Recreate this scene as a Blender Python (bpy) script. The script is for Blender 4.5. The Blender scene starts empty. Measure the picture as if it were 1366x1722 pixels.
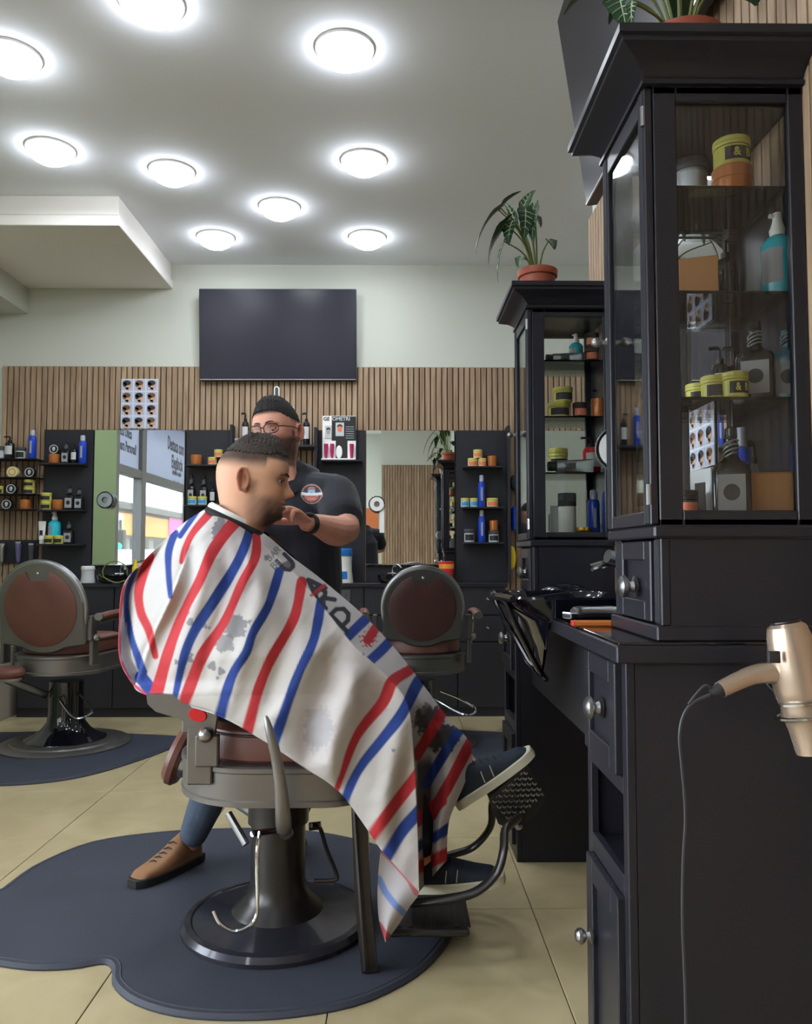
import bpy, math, random
import numpy as np
from mathutils import Vector, Matrix, noise
PI = math.pi
R = math.radians
random.seed(7)
scene = bpy.context.scene
COL = scene.collection

# ------------------------------------------------------------------ camera
FPX = 1350.0; W_PX, H_PX = 1366, 1722
CAM_Z = 1.12
PITCH = math.atan(74 / FPX); YAW = math.atan(15 / FPX * math.cos(PITCH))
cam_d = bpy.data.cameras.new('camera'); cam = bpy.data.objects.new('camera', cam_d)
COL.objects.link(cam); scene.camera = cam
cam.location = (0, 0, CAM_Z); cam.rotation_euler = (PI / 2 + PITCH, 0, -YAW)
cam_d.sensor_fit = 'HORIZONTAL'; cam_d.sensor_width = 36.0; cam_d.lens = FPX / W_PX * 36.0
cam_d.clip_start = 0.05; cam_d.clip_end = 200

# ------------------------------------------------------------------ world, exposure
wd = bpy.data.worlds.new('overcast_sky'); scene.world = wd; wd.use_nodes = True
bg = wd.node_tree.nodes['Background']
bg.inputs[0].default_value = (0.86, 0.93, 1.0, 1); bg.inputs[1].default_value = 11.0
scene.view_settings.view_transform = 'Standard'; scene.view_settings.look = 'None'
scene.view_settings.gamma = 1.0; scene.view_settings.use_curve_mapping = False
scene.view_settings.exposure = 0.58
scene.cycles.max_bounces = 10; scene.cycles.transparent_max_bounces = 24
scene.cycles.caustics_reflective = False; scene.cycles.caustics_refractive = False
LAMP_W = 5.8          # watts of each ceiling downlight
LAMP_EMIT = 16.0
LAMP_COL = (0.87, 0.94, 1.0)

# ------------------------------------------------------------------ pixel -> world (used only to measure where things stand)
_F = Vector((math.sin(YAW) * math.cos(PITCH), math.cos(YAW) * math.cos(PITCH), math.sin(PITCH)))
_R = Vector((math.cos(YAW), -math.sin(YAW), 0)); _U = _R.cross(_F)
def ray(px, py): return _F * FPX + _R * (px - 683) + _U * (861 - py)
def at(px, py, Y):
    d = ray(px, py); return Vector((0, 0, CAM_Z)) + d * (Y / d.y)
def atz(px, py, z):
    d = ray(px, py); return Vector((0, 0, CAM_Z)) + d * ((z - CAM_Z) / d.z)
def atx(px, py, X):
    d = ray(px, py); return Vector((0, 0, CAM_Z)) + d * (X / d.x)
def at_np(P, Y):
    px = P[..., 0]; py = P[..., 1]
    d = np.array(_F)[None] * FPX + np.array(_R)[None] * (px[..., None] - 683) + np.array(_U)[None] * (861 - py[..., None])
    t = Y / d[..., 1]
    return np.array((0, 0, CAM_Z)) + d * t[..., None]
def proj(v):
    v = Vector(v) - Vector((0, 0, CAM_Z)); k = FPX / v.dot(_F)
    return 683 + v.dot(_R) * k, 861 - v.dot(_U) * k
def proj_np(V):
    v = V - np.array((0, 0, CAM_Z)); k = FPX / (v @ np.array(_F))
    return 683 + (v @ np.array(_R)) * k, 861 - (v @ np.array(_U)) * k

# ------------------------------------------------------------------ materials
def lin(c):
    c = [x / 255.0 for x in c[:3]]
    return tuple((x / 12.92 if x <= 0.04045 else ((x + 0.055) / 1.055) ** 2.4) for x in c) + (1.0,)
M = {}
def mat(name, col, rough=0.6, metal=0.0, spec=0.5, coat=0.0, trans=0.0, ior=1.45, emit=0.0, emit_col=None, bump=0.0, bscale=200.0, var=0.0, vscale=8.0, sheen=0.0, alpha=1.0):
    m = bpy.data.materials.new(name); m.use_nodes = True; nt = m.node_tree; p = nt.nodes['Principled BSDF']
    p.inputs['Base Color'].default_value = lin(col); p.inputs['Roughness'].default_value = rough
    p.inputs['Metallic'].default_value = metal; p.inputs['Specular IOR Level'].default_value = spec
    p.inputs['Coat Weight'].default_value = coat; p.inputs['Coat Roughness'].default_value = 0.08
    p.inputs['Transmission Weight'].default_value = trans; p.inputs['IOR'].default_value = ior
    p.inputs['Sheen Weight'].default_value = sheen; p.inputs['Alpha'].default_value = alpha
    if emit:
        p.inputs['Emission Color'].default_value = lin(emit_col or col); p.inputs['Emission Strength'].default_value = emit
    tc = None
    if bump or var:
        tc = nt.nodes.new('ShaderNodeTexCoord')
    if bump:
        n = nt.nodes.new('ShaderNodeTexNoise'); n.inputs['Scale'].default_value = bscale; n.inputs['Detail'].default_value = 4
        b = nt.nodes.new('ShaderNodeBump'); b.inputs['Strength'].default_value = bump; b.inputs['Distance'].default_value = 0.002
        nt.links.new(tc.outputs['Object'], n.inputs['Vector']); nt.links.new(n.outputs['Fac'], b.inputs['Height']); nt.links.new(b.outputs['Normal'], p.inputs['Normal'])
    if var:
        n = nt.nodes.new('ShaderNodeTexNoise'); n.inputs['Scale'].default_value = vscale; n.inputs['Detail'].default_value = 5
        r = nt.nodes.new('ShaderNodeValToRGB'); a = lin(col)
        r.color_ramp.elements[0].position = 0.3; r.color_ramp.elements[1].position = 0.7
        r.color_ramp.elements[0].color = tuple(x * (1 - var) for x in a[:3]) + (1,); r.color_ramp.elements[1].color = tuple(min(1, x * (1 + var)) for x in a[:3]) + (1,)
        nt.links.new(tc.outputs['Object'], n.inputs['Vector']); nt.links.new(n.outputs['Fac'], r.inputs['Fac']); nt.links.new(r.outputs['Color'], p.inputs['Base Color'])
    M[name] = m; return m
def attr_mat(name, rough=0.6, sheen=0.0, spec=0.4, bump=0.0, bscale=300.0, sss=0.0, coat=0.0):
    m = mat(name, (128, 128, 128), rough=rough, sheen=sheen, spec=spec, bump=bump, bscale=bscale, coat=coat)
    nt = m.node_tree; a = nt.nodes.new('ShaderNodeVertexColor'); a.layer_name = 'Col'
    p = nt.nodes['Principled BSDF']; nt.links.new(a.outputs['Color'], p.inputs['Base Color'])
    if sss:
        p.inputs['Subsurface Weight'].default_value = sss; p.inputs['Subsurface Radius'].default_value = (0.012, 0.005, 0.003)
        p.inputs['Subsurface Scale'].default_value = 1.0
    return m
def glass_mat(name, tint=(0.97, 0.99, 0.98), refl=1.0):
    m = bpy.data.materials.new(name); m.use_nodes = True; nt = m.node_tree; nt.nodes.clear()
    o = nt.nodes.new('ShaderNodeOutputMaterial'); t = nt.nodes.new('ShaderNodeBsdfTransparent'); t.inputs[0].default_value = tint + (1,)
    g = nt.nodes.new('ShaderNodeBsdfGlossy'); g.inputs['Roughness'].default_value = 0.02
    f = nt.nodes.new('ShaderNodeFresnel'); f.inputs['IOR'].default_value = 1.45
    mu = nt.nodes.new('ShaderNodeMath'); mu.operation = 'MULTIPLY'; mu.inputs[1].default_value = refl
    x = nt.nodes.new('ShaderNodeMixShader')
    nt.links.new(f.outputs[0], mu.inputs[0]); nt.links.new(mu.outputs[0], x.inputs[0]); nt.links.new(t.outputs[0], x.inputs[1]); nt.links.new(g.outputs[0], x.inputs[2]); nt.links.new(x.outputs[0], o.inputs[0])
    M[name] = m; return m
def wood_mat(name, c1, c2, axis='Z', rough=0.55, stretch=14.0, scale=3.0):
    m = bpy.data.materials.new(name); m.use_nodes = True; nt = m.node_tree; p = nt.nodes['Principled BSDF']; p.inputs['Roughness'].default_value = rough
    tc = nt.nodes.new('ShaderNodeTexCoord'); mp = nt.nodes.new('ShaderNodeMapping'); oi = nt.nodes.new('ShaderNodeObjectInfo')
    s = [stretch] * 3; s['XYZ'.index(axis)] = 1.0; mp.inputs['Scale'].default_value = s
    add = nt.nodes.new('ShaderNodeVectorMath'); add.operation = 'ADD'
    mul = nt.nodes.new('ShaderNodeMath'); mul.operation = 'MULTIPLY'; mul.inputs[1].default_value = 37.0
    nt.links.new(oi.outputs['Random'], mul.inputs[0]); nt.links.new(tc.outputs['Object'], mp.inputs['Vector'])
    nt.links.new(mp.outputs['Vector'], add.inputs[0]); nt.links.new(mul.outputs[0], add.inputs[1])
    n = nt.nodes.new('ShaderNodeTexNoise'); n.inputs['Scale'].default_value = scale; n.inputs['Detail'].default_value = 6; n.inputs['Distortion'].default_value = 0.6
    nt.links.new(add.outputs[0], n.inputs['Vector'])
    r = nt.nodes.new('ShaderNodeValToRGB'); r.color_ramp.elements[0].color = lin(c1); r.color_ramp.elements[1].color = lin(c2)
    r.color_ramp.elements[0].position = 0.3; r.color_ramp.elements[1].position = 0.72
    hv = nt.nodes.new('ShaderNodeHueSaturation'); mr = nt.nodes.new('ShaderNodeMapRange'); mr.inputs['To Min'].default_value = 0.88; mr.inputs['To Max'].default_value = 1.12
    nt.links.new(oi.outputs['Random'], mr.inputs['Value']); nt.links.new(mr.outputs['Result'], hv.inputs['Value'])
    nt.links.new(n.outputs['Fac'], r.inputs['Fac']); nt.links.new(r.outputs['Color'], hv.inputs['Color']); nt.links.new(hv.outputs['Color'], p.inputs['Base Color'])
    M[name] = m; return m

# ------------------------------------------------------------------ mesh builder
class MB:
    def __init__(s): s.v = []; s.f = []; s.m = []; s.k = 0
    def _add(s, vs, fs, T=None, mi=None):
        o = len(s.v)
        if T is not None: vs = [T @ Vector(v) for v in vs]
        s.v += [tuple(v) for v in vs]; s.f += [tuple(i + o for i in f) for f in fs]; s.m += [s.k if mi is None else mi] * len(fs); return s
    def box(s, x0, x1, y0, y1, z0, z1, T=None, b=0.0):
        if x0 > x1: x0, x1 = x1, x0
        if y0 > y1: y0, y1 = y1, y0
        if z0 > z1: z0, z1 = z1, z0
        b = min(b, (x1 - x0) * .45, (y1 - y0) * .45, (z1 - z0) * .45)
        if b <= 0:
            vs = [(x0, y0, z0), (x1, y0, z0), (x1, y1, z0), (x0, y1, z0), (x0, y0, z1), (x1, y0, z1), (x1, y1, z1), (x0, y1, z1)]
            return s._add(vs, [(0, 3, 2, 1), (4, 5, 6, 7), (0, 1, 5, 4), (1, 2, 6, 5), (2, 3, 7, 6), (3, 0, 4, 7)], T)
        vs = []; idx = {}
        X = (x0, x1); Y = (y0, y1); Z = (z0, z1); sg = (1, -1)
        for i in (0, 1):
            for j in (0, 1):
                for k in (0, 1):
                    c = (X[i], Y[j], Z[k]); d = (sg[i] * b, sg[j] * b, sg[k] * b)
                    for a in range(3):
                        p = [c[q] + (d[q] if q != a else 0) for q in range(3)]
                        idx[(i, j, k, a)] = len(vs); vs.append(p)
        fs = []
        for a in range(3):
            for e in (0, 1):
                q = [r for r in range(3) if r != a]; ring = []
                for u, w in ((0, 0), (1, 0), (1, 1), (0, 1)):
                    key = [0, 0, 0]; key[a] = e; key[q[0]] = u; key[q[1]] = w; ring.append(idx[(key[0], key[1], key[2], a)])
                flip = (e == 0) ^ (a == 1)
                fs.append(tuple(reversed(ring)) if flip else tuple(ring))
        for a in range(3):
            q = [r for r in range(3) if r != a]
            for u in (0, 1):
                for w in (0, 1):
                    k0 = [0, 0, 0]; k0[q[0]] = u; k0[q[1]] = w; k1 = list(k0); k1[a] = 1
                    f = (idx[(*k0, q[0])], idx[(*k1, q[0])], idx[(*k1, q[1])], idx[(*k0, q[1])])
                    fs.append(f)
        for i in (0, 1):
            for j in (0, 1):
                for k in (0, 1): fs.append((idx[(i, j, k, 0)], idx[(i, j, k, 1)], idx[(i, j, k, 2)]))
        # fix winding by centroid test
        cx = Vector(((x0 + x1) / 2, (y0 + y1) / 2, (z0 + z1) / 2)); out = []
        for f in fs:
            P = [Vector(vs[i]) for i in f]; n = (P[1] - P[0]).cross(P[2] - P[0]); c = sum(P, Vector()) / len(P) - cx
            out.append(f if n.dot(c) >= 0 else tuple(reversed(f)))
        return s._add(vs, out, T)
    def lathe(s, prof, n=20, T=None, a0=0.0, a1=2 * PI, cap=True):
        full = abs(a1 - a0 - 2 * PI) < 1e-6; cols = n if full else n + 1; vs = []; fs = []
        for r, z in prof:
            for i in range(cols):
                a = a0 + (a1 - a0) * i / n; vs.append((r * math.cos(a), r * math.sin(a), z))
        for j in range(len(prof) - 1):
            for i in range(n):
                i2 = (i + 1) % cols
                fs.append((j * cols + i, j * cols + i2, (j + 1) * cols + i2, (j + 1) * cols + i))
        if cap and full:
            if prof[0][0] > 1e-5: fs.append(tuple(reversed(range(cols))))
            if prof[-1][0] > 1e-5: fs.append(tuple(range((len(prof) - 1) * cols, len(prof) * cols)))
        return s._add(vs, fs, T)
    def cyl(s, p0, p1, r, n=14, r1=None):
        return s.tube([p0, p1], r if r1 is None else [r, r1], n)
    def tube(s, pts, r, n=10, flat=1.0, up=None, closed=False, rot=0.0):
        pts = [Vector(p) for p in pts]; N = len(pts); rs = r if isinstance(r, (list, tuple)) else [r] * N
        vs = []; fs = []; prev = None
        for i, p in enumerate(pts):
            if closed: t = (pts[(i + 1) % N] - pts[i - 1])
            else: t = pts[min(i + 1, N - 1)] - pts[max(i - 1, 0)]
            if t.length < 1e-9: t = Vector((0, 0, 1))
            t.normalize()
            if prev is None:
                u = Vector(up) if up else (Vector((0, 0, 1)) if abs(t.z) < 0.9 else Vector((0, 1, 0)))
            else: u = prev
            u = (u - t * u.dot(t)); u = u.normalized() if u.length > 1e-6 else t.orthogonal().normalized()
            prev = u; w = t.cross(u)
            for k in range(n):
                a = 2 * PI * k / n + rot; vs.append(p + (u * math.cos(a) * flat + w * math.sin(a)) * rs[i])
        for i in range(N if closed else N - 1):
            i2 = (i + 1) % N
            for k in range(n):
                k2 = (k + 1) % n; fs.append((i * n + k, i * n + k2, i2 * n + k2, i2 * n + k))
        if not closed:
            fs.append(tuple(reversed(range(n)))); fs.append(tuple((N - 1) * n + k for k in range(n)))
        return s._add(vs, fs)
    def sphere(s, c, r, nu=16, nv=10, sc=(1, 1, 1), T=None):
        prof = [(math.sin(PI * j / nv) * r, -math.cos(PI * j / nv) * r) for j in range(nv + 1)]
        prof[0] = (0.0005 * r, -r); prof[-1] = (0.0005 * r, r)
        A = Matrix.Translation(c) @ Matrix.Diagonal((*sc, 1))
        if T is not None: A = T @ A
        return s.lathe(prof, nu, A)
    def prism(s, poly, z0, z1, T=None, b=0.0):
        """poly ccw in xy, optional chamfer at the top"""
        n = len(poly); vs = [(x, y, z0) for x, y in poly]
        rings = [z0]
        if b > 0:
            P = [Vector((x, y)) for x, y in poly]; ins = []
            for i in range(n):
                a, c, d = P[i - 1], P[i], P[(i + 1) % n]; e1 = (c - a); e2 = (d - c)
                n1 = Vector((-e1.y, e1.x)); n2 = Vector((-e2.y, e2.x)); m_ = n1.normalized() + n2.normalized() if n1.length and n2.length else n1
                m_ = m_.normalized() if m_.length > 1e-6 else Vector((0, 0)); ins.append(c + m_ * b)
            vs += [(x, y, z1 - b) for x, y in poly] + [(p.x, p.y, z1) for p in ins]; L = 3
        else: vs += [(x, y, z1) for x, y in poly]; L = 2
        fs = [tuple(reversed(range(n))), tuple(range((L - 1) * n, L * n))]
        for l in range(L - 1):
            for i in range(n): fs.append((l * n + i, l * n + (i + 1) % n, (l + 1) * n + (i + 1) % n, (l + 1) * n + i))
        return s._add(vs, fs, T)
    def grid(s, P, closed_u=False, flip=False):
        """P[j][i] points"""
        nj = len(P); ni = len(P[0]); vs = [p for row in P for p in row]; fs = []
        for j in range(nj - 1):
            for i in range(ni if closed_u else ni - 1):
                i2 = (i + 1) % ni; f = (j * ni + i, j * ni + i2, (j + 1) * ni + i2, (j + 1) * ni + i)
                fs.append(tuple(reversed(f)) if flip else f)
        return s._add(vs, fs)
    def mesh(s, name, mats, smooth=True, angle=35):
        me = bpy.data.meshes.new(name); me.from_pydata(s.v, [], s.f)
        for m in (mats if isinstance(mats, (list, tuple)) else [mats]): me.materials.append(M[m] if isinstance(m, str) else m)
        if any(s.m): me.polygons.foreach_set('material_index', s.m)
        if smooth:
            me.polygons.foreach_set('use_smooth', [True] * len(me.polygons)); me.set_sharp_from_angle(angle=R(angle))
        me.update(); return me
    def build(s, name, mats, parent=None, smooth=True, angle=35, kind=None, label=None):
        """vertices are given in the parent's own space"""
        o = bpy.data.objects.new(name, s.mesh(name, mats, smooth, angle)); COL.objects.link(o)
        if parent is not None: o.parent = parent
        if kind: o['kind'] = kind
        if label: o['label'] = label
        return o
    def buildw(s, name, mats, parent=None, **k):
        """vertices are given in world space; the parent is an unrotated empty"""
        if parent is not None:
            l = wloc(parent); s.v = [(x - l[0], y - l[1], z - l[2]) for x, y, z in s.v]
        return s.build(name, mats, parent, **k)
def wloc(o):
    l = Vector(o.location); p = o.parent
    while p is not None: l = l + Vector(p.location); p = p.parent
    return l
def tag(o, label, cat, group=None, kind=None):
    o['label'] = label; o['category'] = cat
    if group: o['group'] = group
    if kind: o['kind'] = kind
    return o
def thing(name, label, cat, loc=(0, 0, 0), rz=0.0, group=None, rot=None):
    o = bpy.data.objects.new(name, None); COL.objects.link(o); o.empty_display_size = 0.05
    o.location = loc; o.rotation_euler = rot or (0, 0, rz)
    return tag(o, label, cat, group)
def single(mb, name, mats, label, cat, group=None, **k):
    """a thing that is one mesh, given in world space; origin moved to its base"""
    V = np.array(mb.v); b = ((V[:, 0].min() + V[:, 0].max()) / 2, (V[:, 1].min() + V[:, 1].max()) / 2, V[:, 2].min())
    mb.v = [tuple(v) for v in (V - b)]
    o = mb.build(name, mats, **k); o.location = b; return tag(o, label, cat, group)
def struct(mb, name, mats, **k):
    return mb.build(name, mats, kind='structure', **k)
def rename_dup(o): return o
def kids(o): return [c for c in bpy.data.objects if c.parent == o]
def copy_tree(o, parent=None):
    c = o.copy(); COL.objects.link(c)
    if parent is not None: c.parent = parent
    for ch in KID.get(o.name, []): copy_tree(ch, c)
    return c
KID = {}
def index_kids(o):
    KID[o.name] = kids(o)
    for c in KID[o.name]: index_kids(c)
def spline(pts, n):
    """Catmull-Rom through the points (tuples of any length), n samples"""
    P = np.array(pts, float); N = len(P); out = []
    for t in np.linspace(0, N - 1, n):
        i = min(int(t), N - 2); f = t - i
        p0 = P[max(i - 1, 0)]; p1 = P[i]; p2 = P[i + 1]; p3 = P[min(i + 2, N - 1)]
        out.append(0.5 * ((2 * p1) + (-p0 + p2) * f + (2 * p0 - 5 * p1 + 4 * p2 - p3) * f * f + (-p0 + 3 * p1 - 3 * p2 + p3) * f ** 3))
    return np.array(out)
def sp3(pts, n): return [Vector(p) for p in spline(pts, n)]
def text_mesh(txt, size, name, matname, parent=None, T=None, depth=0.0004, align='CENTER', bold=False, sx=1.0):
    cu = bpy.data.curves.new(name, 'FONT'); cu.body = txt; cu.size = size; cu.align_x = align; cu.align_y = 'CENTER'; cu.extrude = depth
    cu.resolution_u = 3
    if bold: cu.offset = size * 0.025
    o = bpy.data.objects.new(name, cu); COL.objects.link(o)
    dg = bpy.context.evaluated_depsgraph_get(); me = bpy.data.meshes.new_from_object(o.evaluated_get(dg))
    bpy.data.objects.remove(o); me.transform(Matrix.Diagonal((sx, 1, 1, 1)))
    if T is not None: me.transform(T)
    me.materials.clear(); me.materials.append(M[matname]); me.name = name
    r = bpy.data.objects.new(name, me); COL.objects.link(r)
    if parent is not None: r.parent = parent
    return r
def frame(o, x, y):
    """matrix whose local X, Y are the world vectors x, y, at o"""
    x = Vector(x).normalized(); y = Vector(y); y = (y - x * y.dot(x)).normalized(); z = x.cross(y)
    m = Matrix((x, y, z)).transposed().to_4x4(); m.translation = Vector(o); return m
def sstep(x, a, b):
    t = np.clip((x - a) / (b - a), 0, 1); return t * t * (3 - 2 * t)
def set_col(me, cols):
    a = me.color_attributes.new('Col', 'FLOAT_COLOR', 'POINT'); a.data.foreach_set('color', np.asarray(cols, np.float32).ravel())

# ------------------------------------------------------------------ palette
mat('ceiling_paint', (234, 237, 243), 0.9, spec=0.2)
mat('wall_paint', (194, 196, 186), 0.9, spec=0.2, bump=0.05, bscale=60)
mat('white_trim', (232, 228, 222), 0.7)
mat('green_paint', (134, 152, 112), 0.85)
mat('black_board', (38, 38, 44), 0.55, bump=0.04, bscale=150)
mat('black_lacquer', (35, 35, 42), 0.32, spec=0.38, bump=0.015, bscale=40)
mat('black_top', (20, 20, 24), 0.1, coat=0.4)
mat('slat_backing', (46, 38, 32), 0.9)
wood_mat('slat_wood', (128, 104, 82), (172, 147, 120), 'Z', 0.6, 14, 3)
mat('chrome', (205, 208, 212), 0.12, metal=1.0)
mat('steel', (150, 150, 152), 0.3, metal=1.0)
mat('chair_metal', (122, 118, 116), 0.36, metal=0.75, var=0.08, vscale=6)
mat('chair_metal_dark', (86, 86, 86), 0.36, metal=0.7, var=0.08, vscale=6)
mat('dark_metal', (62, 60, 60), 0.3, metal=0.7)
mat('base_metal', (44, 43, 52), 0.25, metal=0.3, coat=0.3)
mat('gloss_black', (14, 15, 24), 0.08, coat=0.6)
mat('matte_black', (24, 24, 27), 0.6)
mat('leather', (104, 66, 58), 0.42, bump=0.25, bscale=260, var=0.12, vscale=7)
mat('leather_dark', (56, 32, 30), 0.45, bump=0.25, bscale=260)
mat('mat_rubber', (52, 55, 66), 0.62, bump=0.3, bscale=320, var=0.08, vscale=5)
mat('mirror_glass', (236, 240, 238), 0.01, metal=1.0)
mat('tv_screen', (34, 33, 44), 0.26, spec=0.35)
mat('tv_frame', (34, 34, 38), 0.35)
mat('terracotta', (150, 76, 56), 0.45, bump=0.08, bscale=60)
mat('soil', (52, 40, 30), 0.95, bump=0.6, bscale=90)
mat('leaf_green', (38, 66, 40), 0.35, var=0.25, vscale=14)
mat('leaf_vein', (168, 186, 160), 0.4)
mat('stem_green', (106, 116, 66), 0.5)
mat('white_plastic', (222, 222, 216), 0.35)
mat('white_paper', (232, 230, 226), 0.8)
mat('blue_plastic', (24, 62, 178), 0.3, coat=0.2)
mat('blue_cap', (32, 108, 184), 0.3)
mat('grey_cap', (170, 172, 186), 0.3)
mat('dark_grey', (70, 70, 74), 0.5)
mat('yellow_jar', (196, 190, 92), 0.35, coat=0.2)
mat('orange_tin', (178, 108, 56), 0.32, metal=0.35)
mat('cream_jar', (220, 204, 150), 0.4)
mat('coral_label', (214, 120, 86), 0.5)
mat('blue_label', (70, 140, 196), 0.5)
mat('mint_jar', (196, 214, 196), 0.4)
mat('label_dark', (40, 40, 42), 0.5)
mat('label_light', (188, 190, 190), 0.6)
mat('label_pale', (150, 152, 156), 0.6)
mat('bottle_black', (20, 20, 24), 0.12, coat=0.3)
mat('bottle_teal', (30, 110, 130), 0.1, coat=0.4)
mat('liquid_cyan', (40, 178, 196), 0.12, coat=0.4)
mat('red_plastic', (196, 34, 40), 0.3)
mat('magenta', (176, 36, 92), 0.4)
mat('yellow_plastic', (226, 196, 40), 0.4)
mat('kraft', (176, 128, 84), 0.7)
mat('silver_tube', (150, 156, 160), 0.25, metal=0.6)
mat('gold', (186, 150, 60), 0.3, metal=0.8)
mat('wood_orange', (188, 106, 48), 0.4)
mat('jeans', (66, 78, 96), 0.85, bump=0.4, bscale=500, var=0.25, vscale=18)
mat('trousers', (26, 28, 38), 0.85, bump=0.3, bscale=400)
mat('polo_fabric', (26, 28, 38), 0.85, bump=0.3, bscale=600, sheen=0.15)
mat('shoe_tan', (134, 96, 66), 0.5, var=0.2, vscale=12)
mat('shoe_navy', (24, 34, 46), 0.7, bump=0.3, bscale=300)
mat('sole_white', (196, 192, 172), 0.6)
mat('sole_dark', (34, 30, 28), 0.6)
mat('lace', (40, 48, 58), 0.7)
mat('hair_dark', (30, 26, 26), 0.6, bump=0.8, bscale=220)
mat('eye_white', (206, 198, 190), 0.2, coat=0.5)
mat('iris', (44, 28, 20), 0.2, coat=0.5)
mat('brow', (44, 32, 28), 0.8)
mat('spectacle_frame', (70, 34, 34), 0.3)
mat('dryer_gold', (178, 158, 140), 0.26, metal=0.65)
mat('cord_black', (58, 60, 66), 0.5)
mat('sky_lamp', (255, 255, 255), 0.5, emit=LAMP_EMIT, emit_col=(240, 246, 255))
mat('brick_orange', (176, 96, 52), 0.6)
mat('asphalt', (96, 96, 98), 0.9, var=0.1, vscale=2)
mat('facade', (150, 146, 140), 0.9, var=0.1)
mat('facade_dark', (70, 66, 64), 0.6)
mat('sign_orange', (232, 150, 60), 0.6)
mat('sign_pink', (220, 80, 160), 0.6)
mat('car_paint', (226, 228, 232), 0.2, coat=0.6)
mat('car_glass', (40, 46, 54), 0.08)
mat('traffic_green', (40, 220, 170), 0.4, emit=3)
mat('poster_white', (206, 212, 222), 0.7)
mat('poster_text', (96, 98, 108), 0.7)
mat('window_frame', (112, 112, 112), 0.5)
mat('skirting', (150, 142, 128), 0.6)
mat('black_foam', (30, 30, 34), 0.8)
glass_mat('clear_glass', (0.98, 0.99, 0.985), .8)
glass_mat('shelf_glass', (0.95, 0.98, 0.97), 1.0)
glass_mat('lens_glass', (0.93, 0.9, 0.9), 0.35)
glass_mat('window_glass', (0.96, 0.97, 0.97), 0.8)
# ================================================================== THE ROOM
BW = 6.0; RW = 0.838; LW = -3.15; RX = 2.6; RE = 3.36; SB = -0.62; FB = -2.6
CZ = at(668, 446, BW).z
m = MB(); m.box(LW - .2, RX + .2, FB - .2, BW + .2, -0.12, -0.012); floor = struct(m, 'floor', 'grout' if 'grout' in M else mat('grout', (118, 104, 76), 0.9) and 'grout', smooth=False)
def floor_tile_mat():
    m = mat('floor_tile', (176, 160, 122), 0.33, coat=0.08); nt = m.node_tree; p = nt.nodes['Principled BSDF']
    tc = nt.nodes.new('ShaderNodeTexCoord'); oi = nt.nodes.new('ShaderNodeObjectInfo'); add = nt.nodes.new('ShaderNodeVectorMath'); add.operation = 'ADD'
    mul = nt.nodes.new('ShaderNodeMath'); mul.operation = 'MULTIPLY'; mul.inputs[1].default_value = 50
    nt.links.new(oi.outputs['Random'], mul.inputs[0]); nt.links.new(tc.outputs['Object'], add.inputs[0]); nt.links.new(mul.outputs[0], add.inputs[1])
    n = nt.nodes.new('ShaderNodeTexNoise'); n.inputs['Scale'].default_value = 5; n.inputs['Detail'].default_value = 7; n.inputs['Distortion'].default_value = 0.8
    nt.links.new(add.outputs[0], n.inputs['Vector']); r = nt.nodes.new('ShaderNodeValToRGB')
    r.color_ramp.elements[0].color = lin((158, 144, 110)); r.color_ramp.elements[1].color = lin((174, 160, 126)); r.color_ramp.elements[0].position = .32; r.color_ramp.elements[1].position = .68
    nt.links.new(n.outputs['Fac'], r.inputs['Fac']); nt.links.new(r.outputs['Color'], p.inputs['Base Color'])
floor_tile_mat()
TS = 0.60; TL = 0.645; tile0 = None
xs = 0.43 - TS * 7
i = 0
tm = MB(); tm.box(0.0015, TS - .0015, 0.0015, TL - .0015, -0.012, 0.0, b=0.0012); tme = tm.mesh('tile', 'floor_tile', smooth=False)
x = xs
while x < RX:
    y = 1.97 - TL * 8
    while y < BW:
        o = bpy.data.objects.new('tile', tme); COL.objects.link(o); o.parent = floor; o.location = (x, y, 0); y += TL
    x += TS
m = MB(); m.box(LW - .2, RX + .2, FB - .2, BW + .2, CZ, CZ + .15); struct(m, 'ceiling', 'ceiling_paint', smooth=False)
# soffit and beam on the left
sx = at(288, 486, BW).x; sz = at(288, 486, BW).z; sy = at(193, 379, 5).y
Ys = 4.84
m = MB(); m.box(LW, sx, Ys, BW, sz + .07, CZ, b=0.004); m.box(LW, sx + .012, Ys - .012, BW, sz, sz + .065, b=0.004)
m.box(LW, sx + .006, Ys - .006, BW, sz + .02, sz + .03)
struct(m, 'trim_1', 'white_trim', smooth=False)
bx_ = at(48, 500, BW).x; bz = at(45, 528, BW).z
m = MB(); m.box(LW, bx_, FB, BW, bz, sz + .3); m.box(LW, bx_, FB, Ys, sz + .2, CZ); struct(m, 'trim_2', 'wall_paint', smooth=False)
# walls
m = MB(); m.box(LW - .2, RX + .2, BW, BW + .15, 0, CZ); wall_back = struct(m, 'wall_back', 'wall_paint', smooth=False)
m = MB(); m.box(RW, RW + .2, SB, RE, 0, CZ); wall_right = struct(m, 'wall_right', 'wall_paint', smooth=False)
m = MB(); m.box(RX, RX + .15, RE, BW, 0, CZ); struct(m, 'wall_far_right', 'wall_paint', smooth=False)
m = MB(); m.box(RW + .2, RX, RE - .15, RE, 0, CZ); struct(m, 'wall_return', 'wall_paint', smooth=False)
m = MB(); m.box(-.25, RW + .2, SB - .15, SB, 0, CZ); m.box(-.25, -.10, FB, SB - .15, 0, CZ); wall_front = struct(m, 'wall_front', 'wall_paint', smooth=False)
m = MB(); m.box(LW, -.10, FB - .15, FB, 0, CZ); struct(m, 'wall_entrance', 'wall_paint', smooth=False)
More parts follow.
